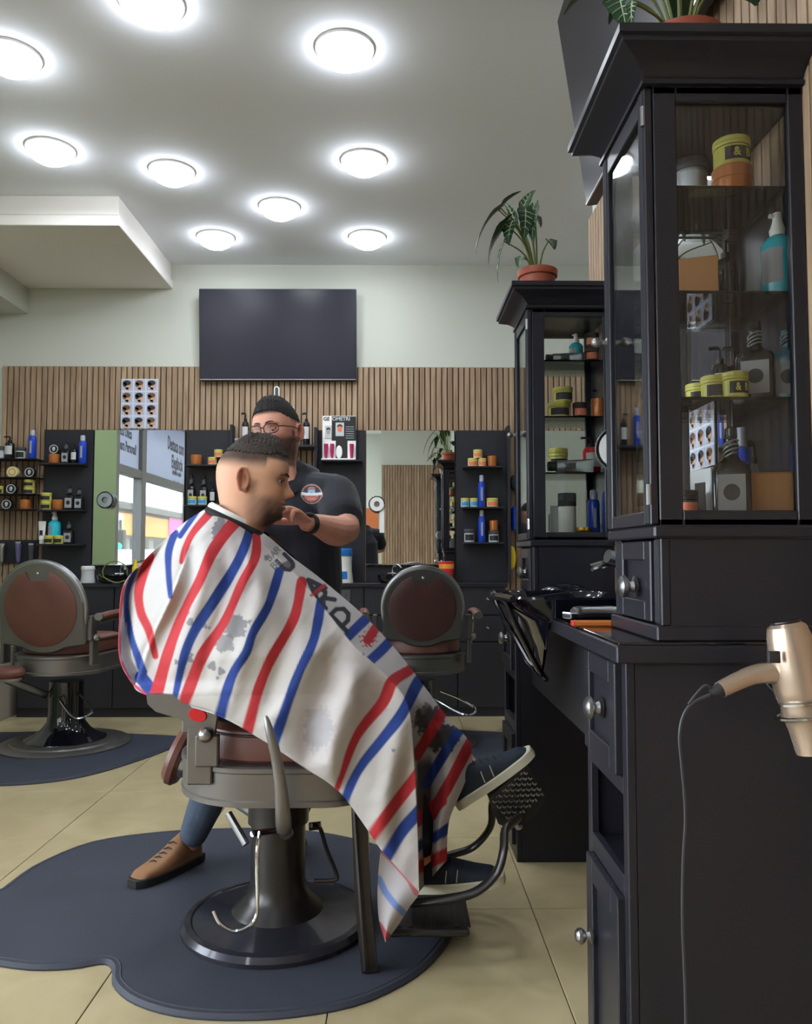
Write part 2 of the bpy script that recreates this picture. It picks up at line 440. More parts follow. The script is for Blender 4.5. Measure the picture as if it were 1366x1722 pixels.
# slats: each strip is a part of its wall
ST = at(700, 617, BW - .03).z; PITCH_S = 0.0422; SWD = 0.0345
def slat_mesh(z0, z1, ax):
    s = MB()
    if ax == 'x': s.box(0, SWD, -0.011, 0, z0, z1, b=0.0012)
    else: s.box(-0.011, 0, 0, SWD, z0, z1, b=0.0012)
    return s.mesh('slat', 'slat_wood', smooth=False)
def slats(wall, ax, a, b, z0, z1, face, sign=-1):
    k = MB()
    if ax == 'x': k.box(a, b, face - .012 if sign < 0 else face, face if sign < 0 else face + .012, z0, z1)
    else: k.box(face - .012, face, a, b, z0, z1)
    bk = k.build('slat_backing', 'slat_backing', wall, smooth=False)
    me = slat_mesh(z0, z1, ax); p = a + .002
    while p + SWD < b:
        o = bpy.data.objects.new('slat', me); COL.objects.link(o); o.parent = wall
        if ax == 'x': o.location = (p, face + (-.0125 if sign < 0 else .0235), 0)
        else: o.location = (face - .0125, p, 0)
        p += PITCH_S
slats(wall_back, 'x', at(5, 700, BW).x, RX, 0.02, ST, BW)
slats(wall_right, 'y', SB, RE, 0.02, ST + .01, RW)
slats(wall_front, 'x', -.24, RW, 0.02, ST, SB, sign=1)
# left wall with the shop window
m = MB(); m.box(LW - .15, LW, 2.9, BW, 0, CZ); m.box(LW - .15, LW, FB, 2.9, 0, .45); m.box(LW - .15, LW, FB, 2.9, 3.1, CZ); struct(m, 'wall_left', 'wall_paint', smooth=False)
m = MB(); m.box(LW, -2.95, 3.44, 4.4, 0, bz, b=.004); struct(m, 'trim_3', 'green_paint', smooth=False)
win = MB(); ZT0, ZT1 = 2.07, 2.17
for y0, y1 in ((2.80, 2.90), (1.83, 2.0), (-.45, -.28), (-2.6, -2.45)): win.box(LW - .1, LW + .01, y0, y1, .45, 3.1, b=.004)
win.box(LW - .1, LW + .005, FB, 2.9, ZT0, ZT1, b=.004); win.box(LW - .1, LW + .02, FB, 2.9, .45, .53, b=.004); win.box(LW - .1, LW + .005, FB, 2.9, 3.04, 3.1)
window = struct(win, 'window_1', 'window_frame', smooth=False)
for y0, y1 in ((2.0, 2.80), (-.28, 1.83), (-2.45, -.45)):
    g = MB(); g.box(LW - .055, LW - .047, y0, y1, .53, ZT0); g.build('pane', 'window_glass', window, smooth=False)
# translucent window banners above the transom, printed to be read from the street
def banner_mat():
    m = bpy.data.materials.new('banner_film'); m.use_nodes = True; nt = m.node_tree; nt.nodes.clear()
    o = nt.nodes.new('ShaderNodeOutputMaterial'); a = nt.nodes.new('ShaderNodeBsdfDiffuse'); b = nt.nodes.new('ShaderNodeBsdfTranslucent'); x = nt.nodes.new('ShaderNodeMixShader')
    a.inputs[0].default_value = lin((214, 220, 232)); b.inputs[0].default_value = lin((150, 156, 172)); x.inputs[0].default_value = .35
    nt.links.new(a.outputs[0], x.inputs[1]); nt.links.new(b.outputs[0], x.inputs[2]); nt.links.new(x.outputs[0], o.inputs[0]); M['banner_film'] = m
banner_mat()
def banner(y0, y1, label, lines):
    t = thing('window_banner', label, 'banner', (LW - .04, (y0 + y1) / 2, ZT1))
    s = MB(); s.box(-.004, .004, -(y1 - y0) / 2, (y1 - y0) / 2, 0.0, .87); s.build('film', 'banner_film', t, smooth=False)
    for txt, size, yy, zz, al, c in lines:   # reads right way round from outside, so reversed from inside and upright in the mirror
        T = frame((.006, yy, zz), (0, 1, 0), (0, 0, 1)) @ Matrix.Diagonal((-1, 1, 1, 1))
        text_mesh(txt, size, 'lettering', c, t, frame((.0065, yy, zz - .10), (0, -1, 0), (0, 0, 1)), depth=.0005, align=al, bold=True, sx=.62)
    return t
banner(2.0, 2.80, 'translucent shop window banner beside the green column, reading Única Personal', [('Beleza Única', .17, -.12, .50, 'RIGHT', 'poster_text'), ('para Personal!', .17, -.30, .33, 'RIGHT', 'poster_text')])
banner(-.28, 1.83, 'translucent shop window banner with a pale emblem, reading Destaca com Elegância', [('Destaca com', .26, -.0, .62, 'LEFT', 'poster_text'), ('Elegância', .26, -.2, .38, 'LEFT', 'poster_text'), ('barbearia e cabelo', .1, -.25, .24, 'LEFT', 'poster_text'), ('todos os dias', .1, -.3, .1, 'LEFT', 'poster_text')])
# chairs / door seen in the right mirror
m = MB(); m.box(-1.15, -.34, FB, FB + .04, 0, 1.98, b=.004); struct(m, 'door_1', 'brick_orange', smooth=False)
m = MB(); m.box(-.62, -.52, FB + .04, FB + .06, .6, 1.2, b=.01); 
# low ledge at far left and skirtings
m = MB(); m.box(LW, at(8, 1140, 5.6).x, 5.45, BW - .03, 0, at(5, 1092, 5.5).z, b=.004); struct(m, 'trim_4', 'skirting', smooth=False)

# ------------------------------------------------------------------ ceiling lamps
lamp_me = None
def ceiling_lamp(x, y, label, k=1.0):
    global lamp_me
    t = thing('ceiling_downlight', label, 'ceiling light', (x, y, CZ), group='round downlights in the grey ceiling')
    r = MB(); r.lathe([(.108, -.001), (.130, -.001), (.128, -.010), (.114, -.014), (.108, -.010)], 32, cap=False)
    g = MB(); g.lathe([(.111, -.004), (.113, -.024), (.102, -.050), (.070, -.070), (.035, -.077), (.001, -.079)], 28, cap=False)
    r.build('bezel', 'white_plastic', t); g.build('diffuser', 'sky_lamp', t)
    ld = bpy.data.lights.new('downlight', 'AREA'); ld.shape = 'DISK'; ld.size = .17; ld.energy = LAMP_W * k; ld.color = LAMP_COL
    lo = bpy.data.objects.new('downlight_lamp', ld); COL.objects.link(lo); lo.parent = t; lo.location = (0, 0, -.085); lo.visible_glossy = False; lo.visible_camera = False
LP = [(255, 8, 'large round downlight at the top edge left of centre'), (580, 85, 'large round downlight above and right of the television'),
      (18, 97, 'downlight cut by the left edge of the picture'), (85, 253, 'downlight just above the white ceiling soffit'),
      (289, 289, 'downlight between the soffit corner and the middle of the ceiling'), (612, 272, 'second downlight down the right-hand row'),
      (470, 349, 'middle downlight above the television'), (363, 400, 'small downlight above the left end of the television'), (618, 400, 'small downlight above the right end of the television')]
for px, py, lb in LP:
    p = atz(px, py + 3, CZ - .02); ceiling_lamp(p.x, p.y, lb, .2 if p.y > 5.2 else .7 if p.y > 4.6 else 1.0)
for k, (x, y) in enumerate(((-.95, 1.5), (-2.3, 1.3), (-.1, 1.9), (-.6, .3), (-2.0, -.2), (1.6, 4.7), (-1.2, -1.6))):
    ceiling_lamp(x, y, 'round downlight outside the picture, ' + ['over the near mat', 'by the shop window', 'over the workstation', 'over the photographer', 'over the window seats', 'in the side bay', 'by the entrance door'][k], .25 if y < 1.0 else .5)

# ------------------------------------------------------------------ the street outside (seen through the window in the mirror)
m = MB(); m.box(-14, LW - .2, -60, 12, -.3, -.15); t = single(m, 'street', 'asphalt', 'grey asphalt street outside the shop window', 'street', smooth=False)
b = thing('shop_building', 'pale building across the street with an orange and pink fascia', 'building', (-11.5, -20, -.15))
m = MB(); m.box(-1, 1, -16, 14, 0, 2.1); m.box(-1, 1, -16, 14, 2.9, 3.0); m.build('wall', 'facade', b, smooth=False)
m = MB(); m.box(1.0, 1.3, -16, 14, 2.05, 2.9, b=.02); m.build('fascia', 'sign_orange', b, smooth=False)
m = MB(); m.box(1.3, 1.36, -8, -4, 2.05, 3.0, b=.02); m.build('fascia_sign', 'sign_pink', b, smooth=False)
m = MB(); m.box(1.3, 1.34, 2, 9, 2.1, 2.85, b=.02); m.build('fascia_sign', 'white_plastic', b, smooth=False)
m = MB(); m.box(1.0, 1.6, -16, 14, 3.0, 3.25); m.build('canopy', 'facade_dark', b, smooth=False)
for k in range(9):
    m = MB(); y = -14.5 + k * 3.1; m.box(.98, 1.03, y, y + 2.3, .3, 1.95, b=.01); m.build('shop_window', 'facade_dark', b, smooth=False)
def car(loc):
    t = thing('parked_car', 'white car parked outside the window, seen in the left mirror', 'car', loc)
    prof = [(-2.1, .35), (-2.1, .75), (-1.95, .85), (-1.2, .92), (-.6, 1.38), (.75, 1.4), (1.5, .95), (2.0, .88), (2.1, .7), (2.1, .35)]
    s = MB(); T = frame((0, 0, 0), (0, 1, 0), (0, 0, 1)); s.prism(prof, -.85, .85, T, b=.05); s.build('body', 'car_paint', t)
    g = MB(); g.prism([(-1.05, .94), (-.56, 1.30), (.72, 1.32), (1.3, .96)], -.87, .87, T); g.build('glazing', 'car_glass', t)
    for y in (-1.3, 1.3):
        for xx in (-.80, .80):
            w = MB(); w.cyl((xx - .1, y, .32), (xx + .1, y, .32), .32, 20); w.build('wheel', 'sole_dark', t)
    return t
car((-5.6, -4.9, -.15)); c2 = None
s = MB(); s.cyl((-8.2, -12, -.15), (-8.2, -12, 2.2), .05, 8); tl = thing('traffic_signal', 'traffic signal showing green outside the shop window', 'traffic light', (-8.2, -12, -.15))
s.buildw('pole', 'dark_metal', tl); s = MB(); s.box(-8.35, -8.05, -12.1, -11.85, 1.2, 1.9, b=.03); s.buildw('housing', 'matte_black', tl); s = MB(); s.sphere((-8.2, -11.84, 1.4), .11, sc=(1, .4, 1)); s.buildw('lens', 'traffic_green', tl)
# ================================================================== RIGHT-HAND WORKSTATION
def knob(parent, c, d=(-1, 0, 0), r=.017, name='knob', m='steel'):
    """a turned knob whose axis points along d; world coordinates"""
    k = MB(); T = frame(c, Vector(d).orthogonal(), Vector(d).cross(Vector(d).orthogonal()))
    k.lathe([(r * .9, 0), (r * .95, .003), (r * .55, .006), (r * .4, .014), (r * .75, .018), (r, .024), (r * .95, .031), (r * .6, .037), (.0006, .039)], 20, T)
    return k.buildw(name, m, parent)
def frame_panel(parent, x, y0, y1, z0, z1, name, fw=.05, m='black_lacquer', depth=.018):
    """a framed door or drawer front lying in the plane x, facing -X, with a recessed field"""
    d = MB()
    d.box(x - depth, x, y0, y0 + fw, z0, z1, b=.0025); d.box(x - depth, x, y1 - fw, y1, z0, z1, b=.0025)
    d.box(x - depth, x, y0 + fw, y1 - fw, z1 - fw, z1, b=.0025); d.box(x - depth, x, y0 + fw, y1 - fw, z0, z0 + fw, b=.0025)
    d.box(x - depth * .35, x, y0 + fw, y1 - fw, z0 + fw, z1 - fw)
    return d.buildw(name, m, parent)
CX = .44; NY0, NY1 = 1.555, 1.875; FY0, FY1 = 3.0, 3.32; CTZ = .955
def base_unit(y0, y1, label):
    t = thing('base_cabinet', label, 'cabinet', (CX, (y0 + y1) / 2, 0), group=None)
    s = MB(); s.box(CX + .018, RW - .026, y0, y0 + .018, 0, CTZ - .04); s.box(CX + .018, RW - .026, y1 - .018, y1, 0, CTZ - .04)
    s.box(RW - .04, RW - .026, y0 + .018, y1 - .018, 0, CTZ - .04); s.box(CX + .018, RW - .04, y0 + .018, y1 - .018, .03, .05)
    s.box(CX + .018, RW - .04, y0 + .018, y1 - .018, .47, .488); s.box(CX + .018, RW - .04, y0 + .018, y1 - .018, .665, .683)
    s.box(CX, CX + .018, y0, y0 + .03, 0, CTZ - .04, b=.002); s.box(CX, CX + .018, y1 - .03, y1, 0, CTZ - .04, b=.002)
    s.box(CX, CX + .018, y0 + .03, y1 - .03, .46, .50, b=.002); s.box(CX, CX + .018, y0 + .03, y1 - .03, .655, .69, b=.002)
    s.box(CX, CX + .018, y0 + .03, y1 - .03, 0, .05, b=.002)
    s.buildw('carcass', 'black_lacquer', t)
    d = frame_panel(t, CX + .004, y0 + .032, y1 - .032, .052, .458, 'door')
    knob(d, (CX - .012, y1 - .075, .29))
    d = frame_panel(t, CX + .004, y0 + .032, y1 - .032, .692, CTZ - .045, 'drawer', fw=.045)
    knob(d, (CX - .006, (y0 + y1) / 2, .80), r=.024)
    return t
base_unit(NY0, NY1, 'near black base cabinet with open niche at the right edge of the workstation')
base_unit(FY0, FY1, 'far black base cabinet beyond the knee space of the workstation')
m = MB(); m.box(.50, .52, NY1 + .001, FY0 - .001, .645, CTZ - .041, b=.002)
single(m, 'apron_panel', 'black_lacquer', 'plain black apron panel under the worktop between the two base cabinets', 'panel')
t = thing('worktop', 'black worktop running along the right wall with a glossy inset', 'worktop', (.42, 2.4, CTZ - .04))
m = MB(); m.box(.418, RW - .025, NY0 - .02, FY1 + .02, CTZ - .04, CTZ - .006, b=.003); m.buildw('slab', 'black_lacquer', t)
m = MB(); m.box(.424, RW - .025, NY0 - .012, FY1 + .012, CTZ - .006, CTZ, b=.0015); m.buildw('gloss_sheet', 'black_top', t)

def display_cabinet(y0, y1, label, door_open=False):
    X0 = .512; X1 = RW - .025
    t = thing('display_cabinet', label, 'cabinet', (X0, (y0 + y1) / 2, CTZ))
    z1 = 1.155
    s = MB(); s.box(X0 - .012, X1, y0 - .008, y1 + .008, CTZ + .001, CTZ + .03, b=.003); s.buildw('plinth', 'black_lacquer', t)
    s = MB(); s.box(X0 + .018, X1, y0, y0 + .016, CTZ + .03, z1); s.box(X0 + .018, X1, y1 - .016, y1, CTZ + .03, z1); s.box(X1 - .012, X1, y0 + .016, y1 - .016, CTZ + .03, z1)
    for ya, yb in ((y0, y0 + .04), (y1 - .04, y1)):
        s.box(X0, X0 + .018, ya, yb, CTZ + .03, z1, b=.002)
        for q in (.25, .5, .75): s.cyl((X0, ya + (yb - ya) * q, CTZ + .035), (X0, ya + (yb - ya) * q, z1 - .005), .0035, 8)
    s.buildw('drawer_box', 'black_lacquer', t)
    d = frame_panel(t, X0 + .01, y0 + .042, y1 - .042, CTZ + .034, z1 - .004, 'drawer', fw=.04)
    knob(d, (X0 - .002, (y0 + y1) / 2, (CTZ + z1) / 2), r=.024)
    s = MB(); s.box(X0 - .016, X1, y0 - .012, y1 + .012, z1, z1 + .024, b=.004); s.buildw('ledge', 'black_lacquer', t)
    zb = z1 + .024; zt = 2.060; sw = .046
    s = MB()
    s.box(X0, X0 + sw, y0, y0 + .02, zb, zt, b=.002); s.box(X1 - .03, X1, y0, y0 + .02, zb, zt, b=.002)      # near side
    s.box(X0, X0 + sw, y1 - .02, y1, zb, zt, b=.002); s.box(X1 - .03, X1, y1 - .02, y1, zb, zt, b=.002)      # far side
    for ya in (y0, y1 - .02):
        s.box(X0 + sw, X1 - .03, ya, ya + .02, zb, zb + .03, b=.002); s.box(X0 + sw, X1 - .03, ya, ya + .02, zt - .03, zt, b=.002)
    s.box(X0, X1, y0, y1, zb, zb + .012); s.box(X0, X1, y0, y1, zt - .014, zt)
    s.box(X1 - .006, X1, y0 + .02, y1 - .02, zb + .012, 1.87); s.buildw('case', 'black_lacquer', t)
    s = MB()
    for ya in (y0 + .009, y1 - .012): s.box(X0 + sw, X1 - .03, ya, ya + .003, zb + .03, zt - .03)
    s.buildw('side_glass', 'clear_glass', t, smooth=False)
    # glazed door in the front (facing -X) with fluted stiles
    s = MB(); xs_ = X0 - .018
    for ya, yb in ((y0 + .001, y0 + .04), (y1 - .04, y1 - .001)):
        s.box(xs_, X0 - .002, ya, yb, zb + .002, zt - .002, b=.002)
        for q in (.25, .5, .75): s.cyl((xs_, ya + (yb - ya) * q, zb + .006), (xs_, ya + (yb - ya) * q, zt - .006), .0035, 8)
    s.box(xs_, X0 - .002, y0 + .04, y1 - .04, zb + .002, zb + .03, b=.002); s.box(xs_, X0 - .002, y0 + .04, y1 - .04, zt - .045, zt - .002, b=.002)
    d = s.buildw('door', 'black_lacquer', t)
    s = MB(); s.box(X0 - .012, X0 - .009, y0 + .04, y1 - .04, zb + .03, zt - .045); s.buildw('door_glass', 'clear_glass', d, smooth=False)
    knob(d, (xs_, y1 - .02, 1.62), r=.012); 
    for z in (1.22, 1.98):
        s = MB(); s.cyl((X0 - .02, y0 + .004, z), (X0 - .02, y0 + .004, z + .04), .005, 8); s.buildw('hinge', 'steel', d)
    for z in (1.437, 1.652, 1.868):
        s = MB(); s.box(X0 + .006, X1 - .004, y0 + .022, y1 - .022, z - .006, z, b=.001); s.buildw('glass_shelf', 'shelf_glass', t, smooth=False)
    # cornice: flared profile swept round three sides
    prof = [(0, 0), (.012, .0), (.012, .012), (.004, .016), (.012, .03), (.03, .05), (.056, .064), (.066, .070), (.066, .082), (.074, .086), (.074, .108), (0, .108)]
    prof = [(a, b_ * .76 + zt) for a, b_ in prof]; P = []
    for a, z in prof:
        P.append([(X1, y0 - a, z), (X0 - .012 - a, y0 - a, z), (X0 - .012 - a, y1 + a, z), (X1, y1 + a, z)])
    s = MB(); s.grid(P, flip=False); s.box(X0 - .012, X1, y0, y1, zt + .002, zt + .081)
    s.buildw('cornice', 'black_lacquer', t, angle=25)
    return t
display_cabinet(NY0, NY1, 'near tall black glazed display cabinet full of grooming products')
display_cabinet(FY0, FY1, 'far black glazed display cabinet under the potted plant')
# mirror on the right wall between the two display cabinets, far end mirror on the back wall is below
t = thing('wall_mirror', 'tall mirror on the right wall between the two display cabinets', 'mirror', (RW - .03, 2.4, 1.0))
s = MB(); s.box(RW - .028, RW - .0245, 1.93, 2.95, 1.0, 2.17); s.buildw('backing', 'black_board', t)
s = MB(); s.box(RW - .032, RW - .028, 1.94, 2.94, 1.01, 2.16); s.buildw('glass', 'mirror_glass', t, smooth=False)

# ---- shampoo basin standing out over the worktop
BY = 2.38
t = thing('shampoo_basin', 'glossy black shampoo basin projecting over the edge of the right worktop', 'basin', (.45, BY, CTZ))
def rr(x0, x1, y0, y1, r, n=6):
    out = []
    for cx, cy, a in ((x1 - r, y0 + r, -PI / 2), (x1 - r, y1 - r, 0), (x0 + r, y1 - r, PI / 2), (x0 + r, y0 + r, PI)):
        for i in range(n + 1): q = a + PI / 2 * i / n; out.append((cx + r * math.cos(q), cy + r * math.sin(q)))
    return out
s = MB(); x0, x1, y0, y1 = .30, .74, BY - .24, BY + .24
rings = [(x0, x1, y0, y1, .10, 1.010), (x0 - .004, x1 + .004, y0 - .004, y1 + .004, .10, 1.004), (x0, x1, y0, y1, .10, .995), (x0 + .015, x1 - .01, y0 + .012, y1 - .012, .10, .975), (x0 + .06, x1 - .02, y0 + .04, y1 - .04, .1, .94),
         (x0 + .10, x1 - .03, y0 + .08, y1 - .08, .09, .86), (x0 + .13, x0 + .2, BY - .10, BY + .10, .03, .79), (x0 + .145, x0 + .18, BY - .05, BY + .05, .012, .775)]
P = [[(a, b, z) for a, b in rr(A, B, C_, D, r)] for A, B, C_, D, r, z in rings]
# keep the bowl in front of the worktop below its top
P = [[((min(x, .412) if z < CTZ + .003 else x), y, z) for x, y, z in row] for row in P]
s.grid(P, closed_u=True, flip=True); s.f.append(tuple(range(len(P[0]))) if False else tuple(reversed(range((len(P) - 1) * len(P[0]), len(P) * len(P[0])))))
inner = [(x0 + .02, x1 - .09, y0 + .03, y1 - .03, .09, 1.008), (x0 + .03, x1 - .1, y0 + .04, y1 - .04, .09, .99), (x0 + .08, x1 - .13, y0 + .09, y1 - .09, .08, .967), (x0 + .14, x1 - .2, y0 + .15, y1 - .15, .05, .962)]
Q = [P[0]] + [[(a, b, z) for a, b in rr(A, B, C_, D, r)] for A, B, C_, D, r, z in inner]
s.grid(Q, closed_u=True); n0 = len(s.v); L = len(Q[0]); s.f.append(tuple(range(n0 - L, n0)))
s.buildw('bowl', 'gloss_black', t)
s = MB(); s.tube([(x0 + .0, BY - .16, .995), (x0 + .03, BY - .13, .93), (x0 + .10, BY - .09, .80), (x0 + .13, BY - .05, .765), (x0 + .14, BY, .757), (x0 + .13, BY + .05, .765), (x0 + .10, BY + .09, .80), (x0 + .03, BY + .13, .93), (x0, BY + .16, .995)], .008, 8)
s.buildw('bracket', 'gloss_black', t)
s = MB(); s.tube(sp3([(x0 + .01, BY - .23, 1.004), (x0 - .004, BY - .1, 1.005), (x0 - .012, BY, 1.0), (x0 - .004, BY + .1, 1.005), (x0 + .01, BY + .23, 1.004)], 20), .01, 8); s.buildw('neck_rest', 'gloss_black', t)
s = MB(); T = frame((.66, BY, 1.012), (1, 0, 0), (0, 1, 0)); s.cyl((.69, BY, 1.01), (.69, BY, 1.03), .028, 16); s.tube(sp3([(.69, BY, 1.03), (.685, BY, 1.075), (.64, BY, 1.10), (.575, BY, 1.085)], 10), .012, 10); s.cyl((.69, BY - .06, 1.035), (.69, BY + .06, 1.035), .012, 10)
s.buildw('tap', 'chrome', t)
s = MB(); s.tube(sp3([(.70, BY - .12, 1.012), (.68, BY - .14, 1.06), (.64, BY - .15, 1.10), (.58, BY - .17, 1.12)], 10), [.009] * 6 + [.014, .018, .019, .019], 10); s.buildw('hand_shower', 'steel', t)
s = MB(); s.lathe([(.013, 0), (.013, .024), (.011, .026), (.001, .026)], 14, Matrix.Translation((.49, BY - .06, .968))); s.buildw('drain_plug', 'chrome', t)
# curved splash guard behind the basin
s = MB(); s.lathe([(.0, 0), (.115, 0), (.115, .004), (.09, .045), (.05, .068), (.001, .072)], 24, Matrix.Translation((.575, BY + .37, CTZ)), cap=False)
single(s, 'black_bowl', 'gloss_black', 'upturned black mixing bowl standing behind the basin', 'bowl')
# things lying on the near end of the worktop
p = at(996, 1042, 1.90)
t = thing('comb_case', 'orange brown comb case lying on the worktop beside the near display cabinet', 'case', (p.x, p.y, CTZ))
s = MB(); s.box(-.048, .048, -.014, .014, 0, .013, b=.003); s.build('case', 'wood_orange', t); s = MB(); s.box(-.0482, -.044, -.0142, .0142, 0.001, .0125, b=.001); s.build('end_cap', 'red_plastic', t)
t = thing('hair_clipper', 'chrome hair clipper lying on the worktop behind the comb case', 'clipper', (p.x + .035, 2.02, CTZ), R(200))
s = MB(); s.tube(sp3([(-.075, 0, .020), (-.04, 0, .022), (.02, 0, .024), (.06, 0, .022)], 12), [.016, .019, .021, .022, .022, .021, .02, .02, .021, .022, .022, .018], 12, flat=.8); s.build('body', 'steel', t)
s = MB(); s.box(.058, .082, -.02, .02, .010, .026, b=.003); s.build('blade', 'chrome', t); s = MB(); s.box(-.03, .02, -.02, -.014, .018, .026, b=.002); s.build('side_plate', 'matte_black', t)

# ================================================================== BACK WALL STATIONS
def px_box(mb, px0, px1, py0, py1, Y0, Y1, b=.003):
    """box whose front face (at Y0) covers the given pixels"""
    a = at(px0, py1, Y0); c = at(px1, py0, Y0); mb.box(a.x, c.x, Y0, Y1, a.z, c.z, b=b); return a, c
PF = BW - .055; PB = BW - .0245
PANELS = [(73, 156, 'leftmost black back panel with three shelves of products'), (313, 390, 'black back panel behind the seated client with two shelves'), (532, 614, 'black back panel holding the hair colour display box'), (767, 851, 'rightmost black back panel with three shelves of products')]
Z0P = .93; ZTP = at(400, 723, PF).z
shelf_tops = {}
for k, (a, b_, lb) in enumerate(PANELS):
    xa, xb = at(a, 800, PF).x, at(b_, 800, PF).x
    t = thing('shelf_panel', lb, 'shelf unit', ((xa + xb) / 2, PF, Z0P))
    s = MB(); s.box(xa, xb, PF, PB, Z0P, ZTP, b=.002); s.buildw('board', 'black_board', t)
    if k in (1, 3):
        s = MB(); s.box(xb - .002, xb + .02, PF - .10, PB, Z0P, ZTP + .02, b=.002) if k == 3 else s.box(xb - .004, xb + .016, PF - .07, PB, Z0P + .3, ZTP + .03, b=.002); s.buildw('side_board', 'black_board', t)
    tops = {0: (781, 858, 915), 1: (783, 850), 2: (775, 850), 3: (785, 853, 912)}[k]
    for j, py in enumerate(tops):
        z = at(700, py, PF - .06).z; shelf_tops[(k, j)] = z
        w0 = xa + (.045 if k in (0, 2, 3) else .02); w1 = xb - (.035 if k in (0, 3) else .02)
        if k == 0: w0 = xa + .015
        s = MB(); s.box(w0, w1, PF - .13, PF, z - .012, z, b=.002); s.buildw('shelf', 'black_board', t)
def wall_mirror(px0, px1, lb, x1=None):
    xa, xb = at(px0, 800, PF).x, (x1 if x1 else at(px1, 800, PF).x); z0 = at(400, 949, PF).z
    t = thing('station_mirror', lb, 'mirror', ((xa + xb) / 2, PF, z0))
    s = MB(); s.box(xa, xb, PB - .03, PB, z0, ZTP); s.buildw('backing', 'black_board', t, smooth=False)
    s = MB(); s.box(xa + .003, xb - .003, PB - .036, PB - .030, z0 + .003, ZTP - .003); s.buildw('glass', 'mirror_glass', t, smooth=False)
    s = MB(); s.box(xa, xb, PB - .05, PB - .03, z0 - .006, z0 + .003, b=.001); s.buildw('bottom_rail', 'chrome', t)
    return t
wall_mirror(158, 311, 'left station mirror reflecting the green column and the shop window')
wall_mirror(615.5, 765, 'right station mirror reflecting the slatted wall and the potted plant')
wall_mirror(876, 1000, 'mirror half hidden behind the far display cabinet', x1=1.62)
s = MB(); s.box(at(616, 800, PF).x, at(765, 800, PF).x, PB - .02, PB, Z0P, at(700, 952, PF).z, b=.001); single(s, 'backsplash', 'black_board', 'black backsplash board under the right station mirror', 'panel')
s = MB(); s.box(at(158, 800, PF).x, at(311, 800, PF).x, PB - .02, PB, Z0P, at(700, 952, PF).z, b=.001); single(s, 'backsplash', 'black_board', 'black backsplash board under the left station mirror', 'panel')
# shelf between the two middle panels
zs = at(450, 748, 5.8).z
t = thing('wall_shelf', 'short black wall shelf behind the standing barber', 'shelf', (at(460, 748, 5.9).x, 5.9, zs - .02))
s = MB(); s.box(at(393, 748, 5.8).x, at(531, 748, 5.8).x, 5.78, BW - .0255, zs - .018, zs, b=.002); s.buildw('shelf', 'black_board', t)
s = MB(); s.box(at(528, 748, 5.8).x, at(528, 748, 5.8).x + .02, 5.80, BW - .0255, zs - .45, zs + .13, b=.002); s.buildw('side_board', 'black_board', t)
# long counter with drawers
CF = 5.66; ct = .93
xa = at(28, 1100, CF).x; xb = at(852, 1100, CF).x; ZC = ct
t = thing('station_counter', 'long black drawer counter under the back wall mirrors', 'counter', ((xa + xb) / 2, CF, 0))
s = MB(); s.box(xa, xb, CF + .02, BW - .0255, 0.0, ZC - .03); s.buildw('carcass', 'black_board', t, smooth=False)
s = MB(); s.box(xa - .01, xb + .01, CF - .015, BW - .0255, ZC - .03, ZC, b=.004); s.buildw('top', 'black_lacquer', t)
edges = [(30, 190), (190, 345), (345, 500), (500, 612), (612, 770), (770, 852)]
for a, b_ in edges:
    x0_, x1_ = at(a, 1100, CF).x + .003, at(b_, 1100, CF).x - .003
    for pz0, pz1, nm in ((1034, 984, 'drawer'), (1079, 1036, 'drawer'), (1190, 1081, 'door')):
        z1_, z0_ = at(600, pz1, CF).z, max(.05, at(600, pz0, CF).z)
        s = MB(); s.box(x0_, x1_, CF, CF + .018, z0_, z1_, b=.0025); d = s.buildw(nm, 'black_board', t)
        if nm == 'drawer':
            cxs = [(x0_ + x1_) / 2] if b_ - a > 90 or a == 770 else [(x0_ + x1_) / 2]
            for cx in cxs: knob(d, (at(820, 1000, CF).x if a == 770 else cx, CF, (z0_ + z1_) / 2 + .005), (0, -1, 0), r=.011, m='chrome')
# ================================================================== PRODUCTS
def P_jar(body, lid, label, name='pomade_jar', h=.055, r=.036, txt=None):
    def f(t):
        s = MB(); s.lathe([(r * .94, 0), (r, .003), (r, h * .66), (r * .93, h * .70)], 20); s.build('body', body, t)
        s = MB(); s.lathe([(r * 1.02, h * .70), (r * 1.04, h * .72), (r * 1.04, h * .80), (r * 1.0, h * .81), (r * 1.04, h * .83), (r * 1.04, h * .97), (r * .98, h), (.001, h)], 20); s.build('lid', lid, t)
        if label:
            s = MB(); s.lathe([(r * 1.012, h * .14), (r * 1.012, h * .6)], 14, a0=-PI / 2 - 1.0, a1=-PI / 2 + 1.0, cap=False); lb = s.build('label', label, t)
            if txt:
                for a, c in zip((-.35, .35), txt):
                    q = -PI / 2 + a; text_mesh(c, h * .42, 'lettering', 'yellow_jar' if label == 'label_dark' else 'label_light', lb, frame((r * 1.03 * math.cos(q), r * 1.03 * math.sin(q), h * .37), (-math.sin(q), math.cos(q), 0), (0, 0, 1)), bold=True)
    return name, h, r, f
def P_tin(c, h=.055, r=.035, name='pomade_tin'):
    def f(t):
        s = MB(); s.lathe([(r * .96, 0), (r, .002), (r, h * .58)], 22); s.build('body', c, t)
        s = MB(); s.lathe([(r * 1.03, h * .58), (r * 1.03, h * .97), (r * .98, h), (.001, h)], 22); s.build('lid', c, t)
    return name, h, r, f
